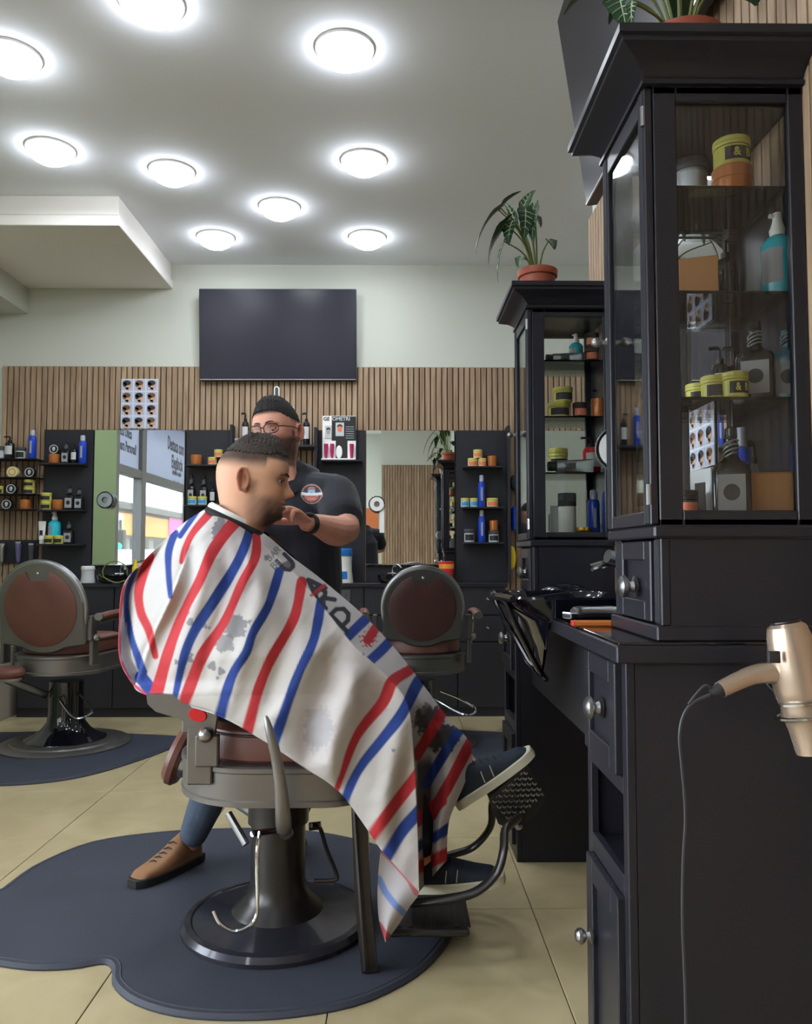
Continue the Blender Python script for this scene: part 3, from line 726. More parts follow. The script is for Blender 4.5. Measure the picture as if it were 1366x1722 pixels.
def P_spray(c='blue_plastic', capc='grey_cap', h=.2, r=.024):
    def f(t):
        s = MB(); s.lathe([(r * .9, 0), (r, .004), (r, h * .72), (r * .86, h * .78), (r * .5, h * .805)], 20); s.build('body', c, t)
        s = MB(); s.lathe([(r * .56, h * .80), (r * .62, h * .81), (r * .6, h * .97), (r * .5, h), (.001, h)], 16); s.build('cap', capc, t)
        s = MB(); s.lathe([(r * 1.01, h * .2), (r * 1.01, h * .62)], 8, a0=-PI / 2 - .25, a1=-PI / 2 + .25, cap=False); s.build('label', 'label_pale', t)
    return 'spray_bottle', h, r, f
def P_flask(c='bottle_black', h=.17, w=.036, label='label_pale'):
    """square-shouldered bottle with a twisted neck"""
    def f(t):
        s = MB(); b = rr(-w, w, -w * .8, w * .8, w * .3, 3); lv = [(.95, 0), (1, .006), (1, h * .52), (.9, h * .58), (.5, h * .64), (.34, h * .68)]
        s.grid([[(x * k, y * k, z) for x, y in b] for k, z in lv], closed_u=True); s.f.append(tuple(reversed(range(len(b))))); s.build('body', c, t)
        s = MB(); P = []
        for j in range(13):
            z = h * (.67 + .22 * j / 12); P.append([((w * .33 + w * .06 * math.cos(3 * a - j * .9)) * math.cos(a), (w * .33 + w * .06 * math.cos(3 * a - j * .9)) * math.sin(a), z) for a in [2 * PI * i / 16 for i in range(16)]])
        s.grid(P, closed_u=True); s.build('neck', c if c != 'bottle_black' else 'label_pale' if False else c, t)
        for j in range(4):
            s2 = MB(); s2.tube([(w * .38 * math.cos(a), w * .38 * math.sin(a), h * (.69 + .045 * j) + .006 * math.cos(a + .6)) for a in [2 * PI * i / 12 for i in range(12)]], .0014, 5, closed=True); s2.build('neck_thread', 'label_pale', t)
        s = MB(); s.lathe([(w * .3, h * .89), (w * .34, h * .90), (w * .32, h * .985), (w * .2, h), (.001, h)], 14); s.build('cap', 'bottle_black', t)
        s = MB(); s.box(-w * .7, w * .7, -w * .81, -w * .80, h * .08, h * .48); lb = s.build('label', label, t, smooth=False)
        s = MB(); s.lathe([(.0001, 0), (w * .42, .0)], 18, frame((0, -w * .815, h * .29), (1, 0, 0), (0, 0, 1)), cap=False); s.build('label_roundel', 'label_dark', lb)
    return 'tonic_bottle', h, w, f
def P_pump(c='bottle_black', h=.17, r=.026):
    def f(t):
        s = MB(); s.lathe([(r * .92, 0), (r, .004), (r, h * .62), (r * .8, h * .70), (r * .4, h * .73)], 18); s.build('body', c, t)
        s = MB(); s.lathe([(r * .45, h * .72), (r * .45, h * .8), (r * .18, h * .81), (r * .18, h * .94)], 12); s.tube([(0, 0, h * .95), (-r * .3, 0, h * .97), (-r * 1.2, 0, h * .955)], r * .2, 8); s.build('pump', 'matte_black', t)
        s = MB(); s.lathe([(r * 1.012, h * .2), (r * 1.012, h * .56)], 10, a0=-PI / 2 - .9, a1=-PI / 2 + .9, cap=False); s.build('label', 'label_light', t)
    return 'pump_bottle', h, r, f
def P_cyanspray(h=.17, r=.03):
    def f(t):
        s = MB(); s.lathe([(r * .93, 0), (r, .004), (r, h * .62), (r * .75, h * .69), (r * .42, h * .73)], 22); s.build('body', 'liquid_cyan', t)
        s = MB(); s.lathe([(r * .45, h * .73), (r * .5, h * .8), (r * .4, h * .84), (r * .3, h * .9), (r * .25, h), (.001, h)], 12); s.tube([(0, 0, h * .96), (-r * .5, 0, h * .965)], r * .16, 6); s.build('nozzle', 'white_plastic', t)
        s = MB(); s.lathe([(r * 1.012, h * .15), (r * 1.012, h * .55)], 10, a0=-PI / 2 - 1.6, a1=-PI / 2 - .2, cap=False); s.build('label', 'label_pale', t)
    return 'tonic_spray', h, r, f
def P_box(c='kraft', h=.08, w=.04, d=.035):
    def f(t):
        s = MB(); s.box(-w, w, -d, d, 0, h, b=.0015); s.build('carton', c, t)
        s = MB(); s.box(-w * .98, w * .98, -d * .98, d * .98, h, h + .0012); s.build('flap', c, t)
        s = MB(); s.box(-w - .0006, -w, -d * .5, d * .5, h * .2, h * .75); s.build('printed_panel', 'label_dark', t, smooth=False)
    return 'carton_box', h, w, f
def P_tube(h=.11, w=.024, c='silver_tube', cap='matte_black'):
    def f(t):
        P = []
        for j in range(8):
            q = j / 7; a = w * (.75 + .25 * q); b = w * .75 * (1 - q) + .001; P.append([(a * math.cos(2 * PI * i / 16), b * math.sin(2 * PI * i / 16), .02 + (h - .02) * q) for i in range(16)])
        s = MB(); s.grid(P, closed_u=True); s.f.append(tuple(range(len(s.v) - 16, len(s.v)))); s.build('tube', c, t)
        s = MB(); s.lathe([(w * .62, 0), (w * .66, .002), (w * .62, .02), (.001, .021)], 14); s.build('cap', cap, t)
        s = MB(); s.box(-w * .4, w * .4, -w * .60, -w * .45, h * .35, h * .6, b=.001); s.build('label', 'label_dark', t)
    return 'cream_tube', h, w, f
def P_medal():
    def f(t):
        r = .034; T = frame((0, 0, r), (1, 0, 0), (0, 0, 1))
        s = MB(); s.lathe([(r * .9, -.018), (r, -.016), (r, .012), (r * .96, .016), (.001, .0162)], 24, T); s.build('body', 'label_dark', t)
        s = MB(); s.lathe([(r * .72, .0164), (r * .86, .0170), (r * .86, .0164)], 24, T, cap=False); s.build('ring', 'label_light', t)
        s = MB(); s.sphere((0, -.0165, r * 1.1), r * .3, 10, 8, (1, .3, 1.2)); s.box(-r * .2, r * .2, -.019, -.0165, r * .6, r * .95, b=.003); s.build('emblem', 'label_light', t)
    return 'wax_tin', .068, .034, f
def P_disc(c='cream_jar'):
    def f(t):
        r = .037; T = frame((0, 0, r), (1, 0, 0), (0, 0, 1)); s = MB(); s.lathe([(r * .9, -.018), (r, -.016), (r, .012), (r * .96, .016), (.001, .0162)], 24, T); s.build('body', c, t)
        s = MB(); s.lathe([(r * .5, .0164), (r * .6, .0175), (r * .6, .0164)], 20, T, cap=False); s.build('ring', 'orange_tin', t)
    return 'wax_tin', .074, .037, f
KINDS = {
 'yj': P_jar('yellow_jar', 'yellow_jar', 'label_dark'), 'yjt': P_jar('yellow_jar', 'yellow_jar', 'label_dark', txt='&B'), 'cj': P_jar('cream_jar', 'yellow_jar', 'coral_label'), 'bj': P_jar('mint_jar', 'yellow_jar', 'blue_label'),
 'wj': P_jar('label_light', 'dark_grey', 'label_dark', h=.06), 'oj': P_tin('orange_tin'), 'gt': P_tin('gold', h=.018, r=.034), 'dj': P_jar('matte_black', 'matte_black', 'coral_label', h=.06), 'lj': P_jar('label_dark', 'grey_cap', 'label_light'),
 'sp': P_spray(), 'fb': P_flask(), 'ft': P_flask('bottle_teal'), 'pb': P_pump(), 'cs': P_cyanspray(), 'bx': P_box(), 'wx': P_box('label_light', h=.11, w=.022, d=.03), 'tb': P_tube(), 'wt': P_tube(c='white_plastic', cap='white_plastic'),
 'md': P_medal(), 'ds': P_disc(), 'rb': P_pump('red_plastic'), 'wb': P_pump('label_light', h=.12, r=.024), 'cl': P_jar('label_pale', 'dark_grey', 'label_light', h=.07), 'wh': P_jar('white_plastic', 'matte_black', None, h=.13, r=.028, name='lotion_bottle')}
CATS = {'pomade_jar': 'jar', 'pomade_tin': 'tin', 'spray_bottle': 'bottle', 'tonic_bottle': 'bottle', 'pump_bottle': 'bottle', 'tonic_spray': 'bottle', 'carton_box': 'box', 'cream_tube': 'tube', 'wax_tin': 'tin', 'lotion_bottle': 'bottle'}
PROTO = {}
def put(kind, loc, h, label, group, wpx=None, rz=0, tilt=None, w=None):
    """one product, scaled to height h (and half width w)"""
    nm, h0, r0, f = KINDS[kind]
    if kind not in PROTO:
        t = thing(nm, label, CATS[nm]); f(t); PROTO[kind] = t; index_kids(t)
    else: t = copy_tree(PROTO[kind])
    sz = h / h0; sx = (w / r0) if w else sz
    t.location = loc; t.scale = (sx, sx, sz); t.rotation_euler = tilt or (0, 0, rz)
    tag(t, label, CATS[nm], group); t.name = nm
    return t
def row(items, Y, z, group):
    """items: kind, px centre, px width, px height, label, [dz px]"""
    for it in items:
        k, px, w, h, lb = it[:5]; dz = it[5] if len(it) > 5 else 0
        yy = it[6] if len(it) > 6 else Y
        q = yy / FPX; put(k, (at(px, 800, yy).x, yy, z + dz * q + .0005), h * q * 1.0, lb, group, w=w * q / 2)
SY = PF - .066
g = 'products on the leftmost back panel'
row([('oj', 91, 18, 16, 'orange tin under the round emblem tin on the top shelf, leftmost panel'), ('md', 91, 17, 17, 'round emblem tin standing on the orange tin, leftmost panel', 16), ('fb', 110, 14, 37, 'black twisted-neck bottle on the top shelf, leftmost panel'), ('pb', 124, 11, 34, 'dark slim bottle with a pale label beside the blue spray, leftmost panel'), ('sp', 138, 13, 48, 'blue spray bottle on the top shelf of the leftmost panel')], SY, shelf_tops[(0, 0)], g)
row([('yj', 79, 17, 14, 'lower yellow jar at the left end of the middle shelf, leftmost panel'), ('yj', 79, 17, 14, 'upper yellow jar of the pair on the middle shelf, leftmost panel', 14.5), ('oj', 99, 18, 17, 'orange tin on the middle shelf, leftmost panel'), ('fb', 118, 16, 41, 'first black bottle on the middle shelf, leftmost panel'), ('fb', 134, 15, 38, 'second black bottle on the middle shelf, leftmost panel')], SY, shelf_tops[(0, 1)], g)
row([('wt', 73, 13, 38, 'white tube at the left end of the bottom shelf, leftmost panel', 0, SY), ('yj', 85, 15, 14, 'left yellow jar in front of the cyan bottle, leftmost panel', 0, SY - .036), ('yj', 101, 15, 14, 'right yellow jar in front of the cyan bottle, leftmost panel', 0, SY - .036), ('cs', 94, 20, 52, 'cyan tonic bottle on the bottom shelf of the leftmost panel', 2, SY + .016), ('fb', 118, 16, 38, 'black bottle at the right end of the bottom shelf, leftmost panel')], SY, shelf_tops[(0, 2)], g)
g = 'products on the panel behind the client'
row([('oj', 330, 18, 17, 'orange tin on the upper shelf left of the client'), ('cj', 357, 15, 13, 'cream jar on the upper shelf beside the head of the client'), ('cj', 367, 14, 13, 'cream jar stacked above its neighbour beside the head of the client', 13)], SY, shelf_tops[(1, 0)], g)
row([('bj', 324, 15, 14, 'left blue and mint jar on the lower shelf left of the client', 0, SY - .03), ('bj', 341, 15, 14, 'right blue and mint jar on the lower shelf left of the client', 0, SY - .03), ('fb', 322, 13, 50, 'left black bottle behind the mint jars', 2, SY + .032), ('fb', 343, 14, 48, 'right black bottle behind the mint jars', 2, SY + .032), ('pb', 358, 10, 40, 'black pump bottle beside the neck of the client', 0, SY + .03)], SY, shelf_tops[(1, 1)], g)
g = 'bottles on the short shelf behind the barber'
row([('pb', 412, 12, 57, 'black pump bottle with silver band left of the head of the barber', 0), ('pb', 515, 12, 57, 'black pump bottle with silver band right of the head of the barber', 0), ('sp', 492, 12, 66, 'blue and white spray bottle behind the head of the barber', 0), ('lj', 400, 12, 12, 'small dark jar at the left end of the short shelf')], 5.86, zs, g)
g = 'products on the right panels'
row([('bj', 591, 12, 15, 'blue and mint jar alone on the shelf right of the arm of the barber')], SY, shelf_tops[(2, 1)], g)
row([('cj', 795, 16, 14, 'left lower cream jar of the small pyramid, rightmost panel'), ('cj', 811, 14, 14, 'right lower cream jar of the small pyramid, rightmost panel'), ('cj', 804, 15, 14, 'top cream jar of the small pyramid, rightmost panel', 14.5), ('oj', 828, 15, 18, 'orange tin beside the jar pyramid, rightmost panel')], SY, shelf_tops[(3, 0)], g)
row([('bj', 782, 14, 15, 'left mint jar on the middle shelf, rightmost panel'), ('bj', 797, 13, 15, 'right mint jar on the middle shelf, rightmost panel'), ('sp', 810, 12, 54, 'upper blue spray bottle on the rightmost panel'), ('cj', 828, 19, 15, 'squat cream jar on the middle shelf, rightmost panel')], SY, shelf_tops[(3, 1)], g)
row([('wj', 789, 17, 22, 'pale grey labelled jar on the bottom shelf, rightmost panel'), ('sp', 810, 12, 54, 'lower blue spray bottle on the rightmost panel'), ('wj', 830, 17, 19, 'pale labelled jar under the orange tin, rightmost panel'), ('oj', 830, 14, 17, 'orange tin stacked on the pale jar, rightmost panel', 19.5)], SY, shelf_tops[(3, 2)], g)
# wire rack at the far left with its products
RY = BW - .14; x0_, x1_ = LW + .1, at(64, 800, RY).x
zr = [at(30, y, RY).z for y in (772, 803, 831, 857)]
t = thing('wire_rack', 'black wire product rack on the slats at the far left', 'rack', ((x0_ + x1_) / 2, BW - .03, zr[3]))
s = MB()
for z in zr:
    for y in (RY - .02, BW - .03): s.cyl((x0_, y, z), (x1_, y, z), .004, 6)
    s.box(x0_, x1_, RY - .02, BW - .03, z - .003, z, b=0)
s.buildw('shelf_tier', 'matte_black', t)
s = MB()
for x in (x0_ + .1, x1_): 
    for y in (RY - .02, BW - .03): s.cyl((x, y, zr[3]), (x, y, zr[0] + .0), .004, 6)
s.buildw('upright', 'matte_black', t)
g = 'products on the wire rack at the far left'; YR = RY + .03
row([('pb', 15, 16, 40, 'large dark pump bottle on top of the wire rack'), ('wj', 34, 16, 20, 'grey jar on top of the wire rack'), ('sp', 53, 13, 50, 'blue spray bottle on top of the wire rack'), ('cl', 1, 14, 22, 'pale jar cut by the left edge on top of the wire rack')], YR, zr[0], g)
row([('ds', 22, 19, 19, 'round cream tin facing out in the top tier of the wire rack'), ('md', 51, 18, 18, 'round emblem tin in the top tier of the wire rack')], YR, zr[1], g)
row([('md', 21, 18, 18, 'round emblem tin in the middle tier of the wire rack'), ('yj', 50, 17, 12, 'lower yellow jar in the middle tier of the wire rack'), ('yj', 50, 17, 12, 'upper yellow jar in the middle tier of the wire rack', 12.5), ('yj', 0, 12, 14, 'yellow jar cut by the left edge in the wire rack')], YR, zr[2], g)
row([('md', 14, 18, 18, 'round emblem tin in the bottom tier of the wire rack'), ('oj', 44, 18, 17, 'orange tin in the bottom tier of the wire rack')], YR, zr[3], g)
# magnetic strip with clippers below the rack
a = at(0, 947, PF); c_ = at(63, 908, PF)
t = thing('clipper_rail', 'black rail at the far left holding the hair clippers', 'rail', (a.x, PF, a.z)); s = MB(); s.box(LW + .05, c_.x, PF + .01, PB, a.z, c_.z, b=.003); s.buildw('board', 'black_board', t)
for k, (px, py, lb, mm) in enumerate(((3, 928, 'grey clipper hanging at the very left of the rail', 'steel'), (30, 925, 'purple-grey clipper hanging in the middle of the rail', 'blue_violet'), (52, 928, 'dark clipper with chrome head at the right end of the rail', 'dark_grey'))):
    if mm not in M: mat(mm, (86, 84, 120), .3, coat=.3)
    p = at(px, py, PF - .03); t = thing('hair_clipper', lb, 'clipper', (p.x, PF - .022, p.z - .09))
    s = MB(); s.tube(sp3([(0, 0, 0), (0, 0, .05), (0, -.004, .10), (0, -.002, .14)], 12), [.010, .014, .016, .017, .018, .019, .019, .02, .021, .022, .021, .018], 10); s.build('body', mm, t)
    s = MB(); s.box(-.02, .02, -.012, .012, .135, .155, b=.003); s.build('blade', 'chrome', t)
    s = MB(); s.tube(sp3([(0, 0, 0), (.004, 0, -.04), (-.004, 0, -.09)], 8), .003, 6); s.build('cord', 'cord_black', t)

# ---- near display cabinet
g = 'products in the near display cabinet'
def inside(kind, px, Y, z, w, h, lb, rz=0, dz=0, tilt=None, gg=None):
    q = Y / FPX; return put(kind, (at(px, 500, Y).x, Y, z + .0008 + dz), h * q, lb, gg or g, w=w * q / 2, rz=rz, tilt=tilt)
Z1, Z2, Z3, ZF = 1.868, 1.652, 1.437, 1.1915
inside('oj', 1236, 1.64, Z1, 66, 50, 'large orange tin on the top glass shelf of the near cabinet'); inside('yjt', 1236, 1.64, Z1, 60, 50, 'yellow jar with black label on the orange tin, near cabinet top shelf', dz=50 * 1.64 / FPX + .001, rz=.25)
inside('oj', 1168, 1.82, Z1, 56, 60, 'brown tin at the back of the top glass shelf, near cabinet'); inside('cl', 1166, 1.82, Z1, 54, 66, 'clear grey jar stacked on the brown tin, near cabinet', dz=60 * 1.82 / FPX + .001)
inside('lj', 1104, 1.70, Z1, 50, 60, 'dark-lidded jar behind the door glass, near cabinet top shelf')
inside('cs', 1311, 1.63, Z2, 56, 150, 'cyan tonic spray on the second glass shelf of the near cabinet')
inside('bx', 1170, 1.66, Z2, 72, 68, 'brown carton box on the second glass shelf, near cabinet', rz=-.35)
inside('pb', 1222, 1.72, Z2, 34, 128, 'tall dark pump bottle on the second glass shelf, near cabinet', rz=PI)
inside('yj', 1214, 1.81, Z2, 36, 40, 'lower yellow jar behind the carton box, near cabinet'); inside('yj', 1214, 1.81, Z2, 36, 40, 'upper yellow jar behind the carton box, near cabinet', dz=.0545)
inside('bj', 1158, 1.815, Z2, 40, 44, 'blue and mint jar at the back of the second glass shelf, near cabinet')
inside('fb', 1268, 1.64, Z3, 62, 140, 'black twisted-neck bottle on the third glass shelf, near cabinet', rz=-.45); inside('ft', 1322, 1.64, Z3, 56, 140, 'teal twisted-neck bottle on the third glass shelf, near cabinet', rz=-.45)
inside('yjt', 1233, 1.60, Z3, 42, 44, 'front yellow jar with black label on the third glass shelf, near cabinet', rz=.2); inside('yj', 1200, 1.63, Z3, 46, 42, 'middle yellow jar on the third glass shelf, near cabinet'); inside('yj', 1172, 1.69, Z3, 42, 38, 'left yellow jar on the third glass shelf, near cabinet')
inside('pb', 1208, 1.74, Z3, 30, 112, 'black pump bottle behind the yellow jars, near cabinet'); inside('pb', 1232, 1.80, Z3, 30, 120, 'second dark pump bottle at the back of the third shelf, near cabinet')
inside('fb', 1224, 1.615, ZF, 62, 158, 'black twisted-neck bottle on the floor of the near cabinet', rz=-.4)
inside('bx', 1286, 1.64, ZF, 82, 78, 'brown carton box on the floor of the near cabinet', rz=-.3)
inside('sp', 1345, 1.60, ZF, 40, 170, 'right blue spray bottle on the floor of the near cabinet'); inside('sp', 1240, 1.76, ZF, 34, 162, 'left blue spray bottle at the back of the near cabinet floor'); inside('wb', 1262, 1.79, ZF, 26, 140, 'grey pump bottle at the back of the near cabinet floor')
inside('wx', 1188, 1.70, ZF, 40, 88, 'white upright carton on the floor of the near cabinet', rz=.3); inside('dj', 1150, 1.66, ZF, 34, 52, 'black jar in the left corner of the near cabinet floor')
inside('wb', 1092, 1.72, ZF, 30, 110, 'pale pump bottle behind the door of the near cabinet'); inside('lj', 1114, 1.68, Z2, 40, 50, 'dark jar behind the door on the second shelf, near cabinet')
# ---- far display cabinet
g = 'products in the far display cabinet'
inside('yj', 945, 3.08, Z2, 32, 26, 'upper yellow jar of the pair in the far cabinet', dz=.060); inside('yj', 938, 3.08, Z2, 36, 26, 'lower yellow jar of the pair in the far cabinet'); inside('dj', 973, 3.08, Z2, 24, 26, 'black jar between yellow jar and orange tin, far cabinet'); inside('oj', 1005, 3.06, Z2, 26, 32, 'orange tin on the middle glass shelf of the far cabinet')
inside('cs', 968, 3.15, Z1, 24, 58, 'cyan tonic spray on the top glass shelf of the far cabinet'); inside('dj', 994, 3.06, Z1, 24, 24, 'lower dark jar on the top shelf of the far cabinet'); inside('dj', 994, 3.06, Z1, 24, 24, 'upper dark jar on the top shelf of the far cabinet', dz=.056)
inside('cj', 932, 3.2, Z1, 28, 20, 'cream jar at the back of the top shelf of the far cabinet')
put('tb', (at(918, 590, 3.08).x, 3.08, Z1 + .020), .15, 'silver tube lying on the top shelf of the far cabinet', g, tilt=(0, PI / 2, 0), w=.024)
put('tb', (at(922, 780, 3.05).x, 3.055, Z3 + .026), .175, 'large silver tube lying on the third shelf of the far cabinet', g, tilt=(0, PI / 2, 0), w=.029)
inside('yj', 936, 3.17, Z3, 32, 46, 'yellow jar behind the silver tube, far cabinet'); inside('rb', 992, 3.14, Z3, 30, 66, 'red pump bottle on the third shelf of the far cabinet')
inside('pb', 1006, 3.22, Z2, 18, 60, 'black pump bottle at the back of the middle shelf, far cabinet')
inside('wh', 950, 3.07, ZF, 30, 74, 'white lotion bottle with black cap on the floor of the far cabinet'); inside('wx', 927, 3.1, ZF, 14, 52, 'pale carton on the floor of the far cabinet')
inside('gt', 976, 3.06, ZF, 30, 8, 'lower flat gold tin on the floor of the far cabinet'); inside('gt', 976, 3.06, ZF, 30, 8, 'upper flat gold tin on the floor of the far cabinet', dz=.0185)
inside('sp', 994, 3.13, ZF, 20, 80, 'shorter blue spray bottle on the floor of the far cabinet'); inside('sp', 1018, 3.08, ZF, 20, 98, 'taller blue spray bottle on the floor of the far cabinet')

# ---- things on the back counter
def can(px, py, Y, z, label, name, cat, body, top, w, h, tag_=None):
    q = Y / FPX; t = thing(name, label, cat, (at(px, py, Y).x, Y, z)); r = w * q / 2; H = h * q
    s = MB(); s.lathe([(r, 0), (r * 1.0, .004), (r * .88, H * .35), (r * .86, H * .6), (r * .9, H * .78)], 24); s.build('body', body, t)
    s = MB(); s.lathe([(r * .93, H * .78), (r * .95, H * .8), (r * .9, H * .97), (r * .8, H), (.001, H)], 24); s.build('lid', top, t)
    if tag_:
        s = MB(); s.lathe([(r * 1.0, H * .12), (r * .93, H * .33)], 6, a0=-PI / 2 + .15, a1=-PI / 2 + .6, cap=False); s.build('label', tag_, t)
    return t
can(574, 950, 5.78, ct, 'white wipe canister with a blue lid on the back counter beside the barber', 'wipe_canister', 'canister', 'white_plastic', 'blue_cap', 41, 57, 'blue_cap')
q = 5.8 / FPX; t = thing('red_can', 'red and orange can beside the right station mirror on the counter', 'can', (at(751, 950, 5.8).x, 5.8, ct)); s = MB(); s.lathe([(10 * q, 0), (11 * q, .004), (13 * q, 30 * q), (13.5 * q, 34 * q), (12 * q, 35 * q), (.001, 35 * q)], 22); s.build('body', 'red_plastic', t); s = MB(); s.lathe([(12.6 * q, 23 * q), (13.2 * q, 31 * q)], 22, cap=False); s.build('band', 'sign_orange', t)
can(148, 960, 5.74, ct, 'pale canister with a pink lid on the counter behind the left chair', 'powder_canister', 'canister', 'label_light', 'white_plastic', 24, 28)
# two black wash basins with taps on the back counter
for px, lb in ((203, 'black wash basin with chrome tap under the left station mirror'), (668, 'black wash basin with chrome tap under the right station mirror')):
    X = at(px, 970, 5.76).x; t = thing('wash_basin', lb, 'basin', (X, 5.76, ct))
    s = MB(); b1 = rr(-.14, .14, -.13, .13, .06, 5)
    s.grid([[(a_ * k, b_ * k, z) for a_, b_ in b1] for k, z in ((.8, 0), (.95, .02), (1, .05), (1.02, .055), (.96, .055), (.88, .02), (.6, .012))], closed_u=True); s.f.append(tuple(range(len(s.v) - len(b1), len(s.v)))); s.build('bowl', 'gloss_black', t)
    s = MB(); s.tube(sp3([(-.03, .09, .05), (-.03, .09, .10), (0, .06, .125), (.03, .0, .10)], 12), .008, 8); s.box(-.07, .0, .07, .11, .055, .07, b=.004); s.build('tap', 'chrome', t)
t = thing('hose_dryer', 'black hand dryer with a looped pale hose on the counter behind the left chair', 'hair dryer', (at(196, 985, 5.64).x, 5.60, ct)) if False else None
s = MB(); c0 = at(193, 976, 5.62); s.tube([(c0.x + .085 * math.cos(a), 5.62, ct + .078 + .075 * math.sin(a)) for a in np.linspace(-.2, PI + .6, 22)], .004, 6); s.tube(sp3([(c0.x + .07, 5.62, ct + .02), (c0.x + .0, 5.62, ct + .006), (c0.x - .12, 5.64, ct + .06)], 10), .005, 6)
single(s, 'coiled_cable', 'stem_green', 'pale green cable looped over the edge of the counter behind the left chair', 'cable')
s = MB(); c0 = at(228, 948, 5.8); s.lathe([(.022, 0), (.024, .005), (.024, .11), (.012, .13), (.012, .16), (.001, .165)], 16, Matrix.Translation((c0.x, 5.8, ct))); single(s, 'yellow_bottle', 'yellow_plastic', 'yellow bottle on the counter beside the shoulder of the client', 'bottle')
# grey socket plate in the drawer front, below the canister
s = MB(); px_box(s, 556, 590, 992, 1012, CF - .012, CF - .001, b=.002); s.box(at(578, 996, CF).x - .02, at(578, 996, CF).x + .02, CF - .016, CF - .011, at(578, 1002, CF).z - .02, at(578, 1002, CF).z + .02, b=.003)
single(s, 'socket_plate', 'dark_grey', 'grey socket plate in the counter front under the canister', 'socket')
# hair colour display box
t = thing('display_box', 'hair colour display box printed GEOMETRI on the black panel', 'display box', (at(570, 775, SY).x, SY, shelf_tops[(2, 0)]))
q = SY / FPX; W_ = 57 * q; H_ = 77 * q
s = MB(); s.box(-W_ / 2, W_ / 2, -.05, .03, 0, .012, b=.002); s.box(-W_ / 2, W_ / 2, .02, .03, .012, H_, b=.002); s.build('card', 'white_paper', t)
s = MB(); s.box(-W_ * .22, W_ * .5, .0185, .02, H_ * .45, H_ * .99); s.box(-W_ * .1, W_ * .25, .0185, .02, .02, H_ * .45); b_ = s.build('print', 'label_dark', t, smooth=False)
text_mesh('GE', W_ * .15, 'lettering', 'dark_grey', t, frame((-W_ * .475, .018, H_ * .93), (1, 0, 0), (0, 0, 1)), bold=True, align='LEFT'); text_mesh('OMETRI', W_ * .15, 'lettering', 'label_light', t, frame((-W_ * .21, .0178, H_ * .93), (1, 0, 0), (0, 0, 1)), bold=True, align='LEFT')
for x, z, w_, h_, hc in ((-.32, .50, .2, .28, 'label_pale'), (.02, .55, .25, .30, 'coral_label')):
    s = MB(); s.box((x - w_ / 2) * W_, (x + w_ / 2) * W_, .016, .0182, z * H_, (z + h_) * H_); ph = s.build('photo_print', 'label_light', t, smooth=False)
    s = MB(); s.lathe([(.001, 0), (w_ * W_ * .3, 0)], 16, frame((x * W_, .0155, (z + h_ * .52) * H_), (1, 0, 0), (0, 0, 1)) @ Matrix.Diagonal((1, 1.25, 1, 1)), cap=False); s.build('face_print', hc, ph)
    s = MB(); s.lathe([(.001, 0), (w_ * W_ * .32, 0)], 16, frame((x * W_, .0157, (z + h_ * .72) * H_), (1, 0, 0), (0, 0, 1)) @ Matrix.Diagonal((1, .8, 1, 1)), cap=False); s.build('hair_print', 'label_dark', ph)
for k in range(6):
    s = MB(); z = H_ * (.50 + .05 * k); s.box(W_ * .19, W_ * .44, .0175, .0184, z, z + H_ * .015); s.build('print_line', 'label_pale', t, smooth=False)
for x in (-.38, -.2, .38):
    s = MB(); T = Matrix.Translation((x * W_, -.005, .013)); s.lathe([(.008, 0), (.009, .012), (.011, .02), (.016, .11)], 12, T); s.build('colour_tube', 'magenta', t)
s = MB(); s.sphere((0, .017, H_ * .2), .03, 14, 10, (.8, .12, 1.6)); s.build('white_oval', 'white_plastic', t)
# small remote above the barber
p = at(466, 660, BW - .03)
t = thing('remote_holder', 'small white wall holder with a dark remote under the television', 'remote', (p.x, BW - .0245, p.z)); s = MB(); s.prism(rr(-.022, .022, -.045, .045, .022, 6), 0, .012, frame((0, -.011, 0), (1, 0, 0), (0, 0, 1)), b=.003); s.build('holder', 'white_plastic', t); s = MB(); s.prism(rr(-.011, .011, -.034, .034, .011, 6), .012, .02, frame((0, -.011, 0), (1, 0, 0), (0, 0, 1)), b=.002); s.build('remote', 'dark_grey', t)
# haircut posters
def poster(loc, w, h, nx, nz, label, rz):
    t = thing('haircut_poster', label, 'poster', loc, rz); rnd = random.Random(3)
    s = MB(); s.box(-w / 2, w / 2, -.003, 0, 0, h, b=.0005); s.build('sheet', 'poster_white', t, smooth=False)
    cw, ch = w / nx, h / nz
    if 'skin_print' not in M: mat('skin_print', (196, 158, 132), .7); mat('hair_print', (58, 52, 56), .7); mat('hair_print_brown', (108, 78, 58), .7); mat('portrait_ground', (176, 182, 204), .7)
    for i in range(nx):
        for j in range(nz):
            cx = -w / 2 + cw * (i + .5); cz = ch * (j + .5)
            s = MB(); s.box(cx - cw * .45, cx + cw * .45, -.0036, -.003, cz - ch * .45, cz + ch * .45); pt = s.build('portrait_print', 'portrait_ground', t, smooth=False)
            s = MB(); s.lathe([(.001, 0), (cw * .26, 0)], 14, frame((cx + cw * .04, -.0042, cz - ch * .06), (1, 0, 0), (0, 0, 1)) @ Matrix.Diagonal((1, 1.25 * ch / cw, 1, 1)), cap=False)
            s.box(cx - cw * .16, cx + cw * .1, -.0042, -.0036, cz - ch * .45, cz - ch * .2); s.build('face_print', 'skin_print', pt)
            s = MB(); s.lathe([(.001, 0), (cw * .33, 0)], 14, frame((cx - cw * .04, -.0048, cz + ch * .17), (1, 0, 0), (0, 0, 1)) @ Matrix.Diagonal((1, .62 * ch / cw, 1, 1)), cap=False)
            s.lathe([(.001, 0), (cw * .16, 0)], 10, frame((cx - cw * .2, -.0048, cz + ch * .02), (1, 0, 0), (0, 0, 1)) @ Matrix.Diagonal((1, 1.2, 1, 1)), cap=False); s.build('hair_print', rnd.choice(['hair_print', 'hair_print', 'hair_print_brown']), pt)
    return t
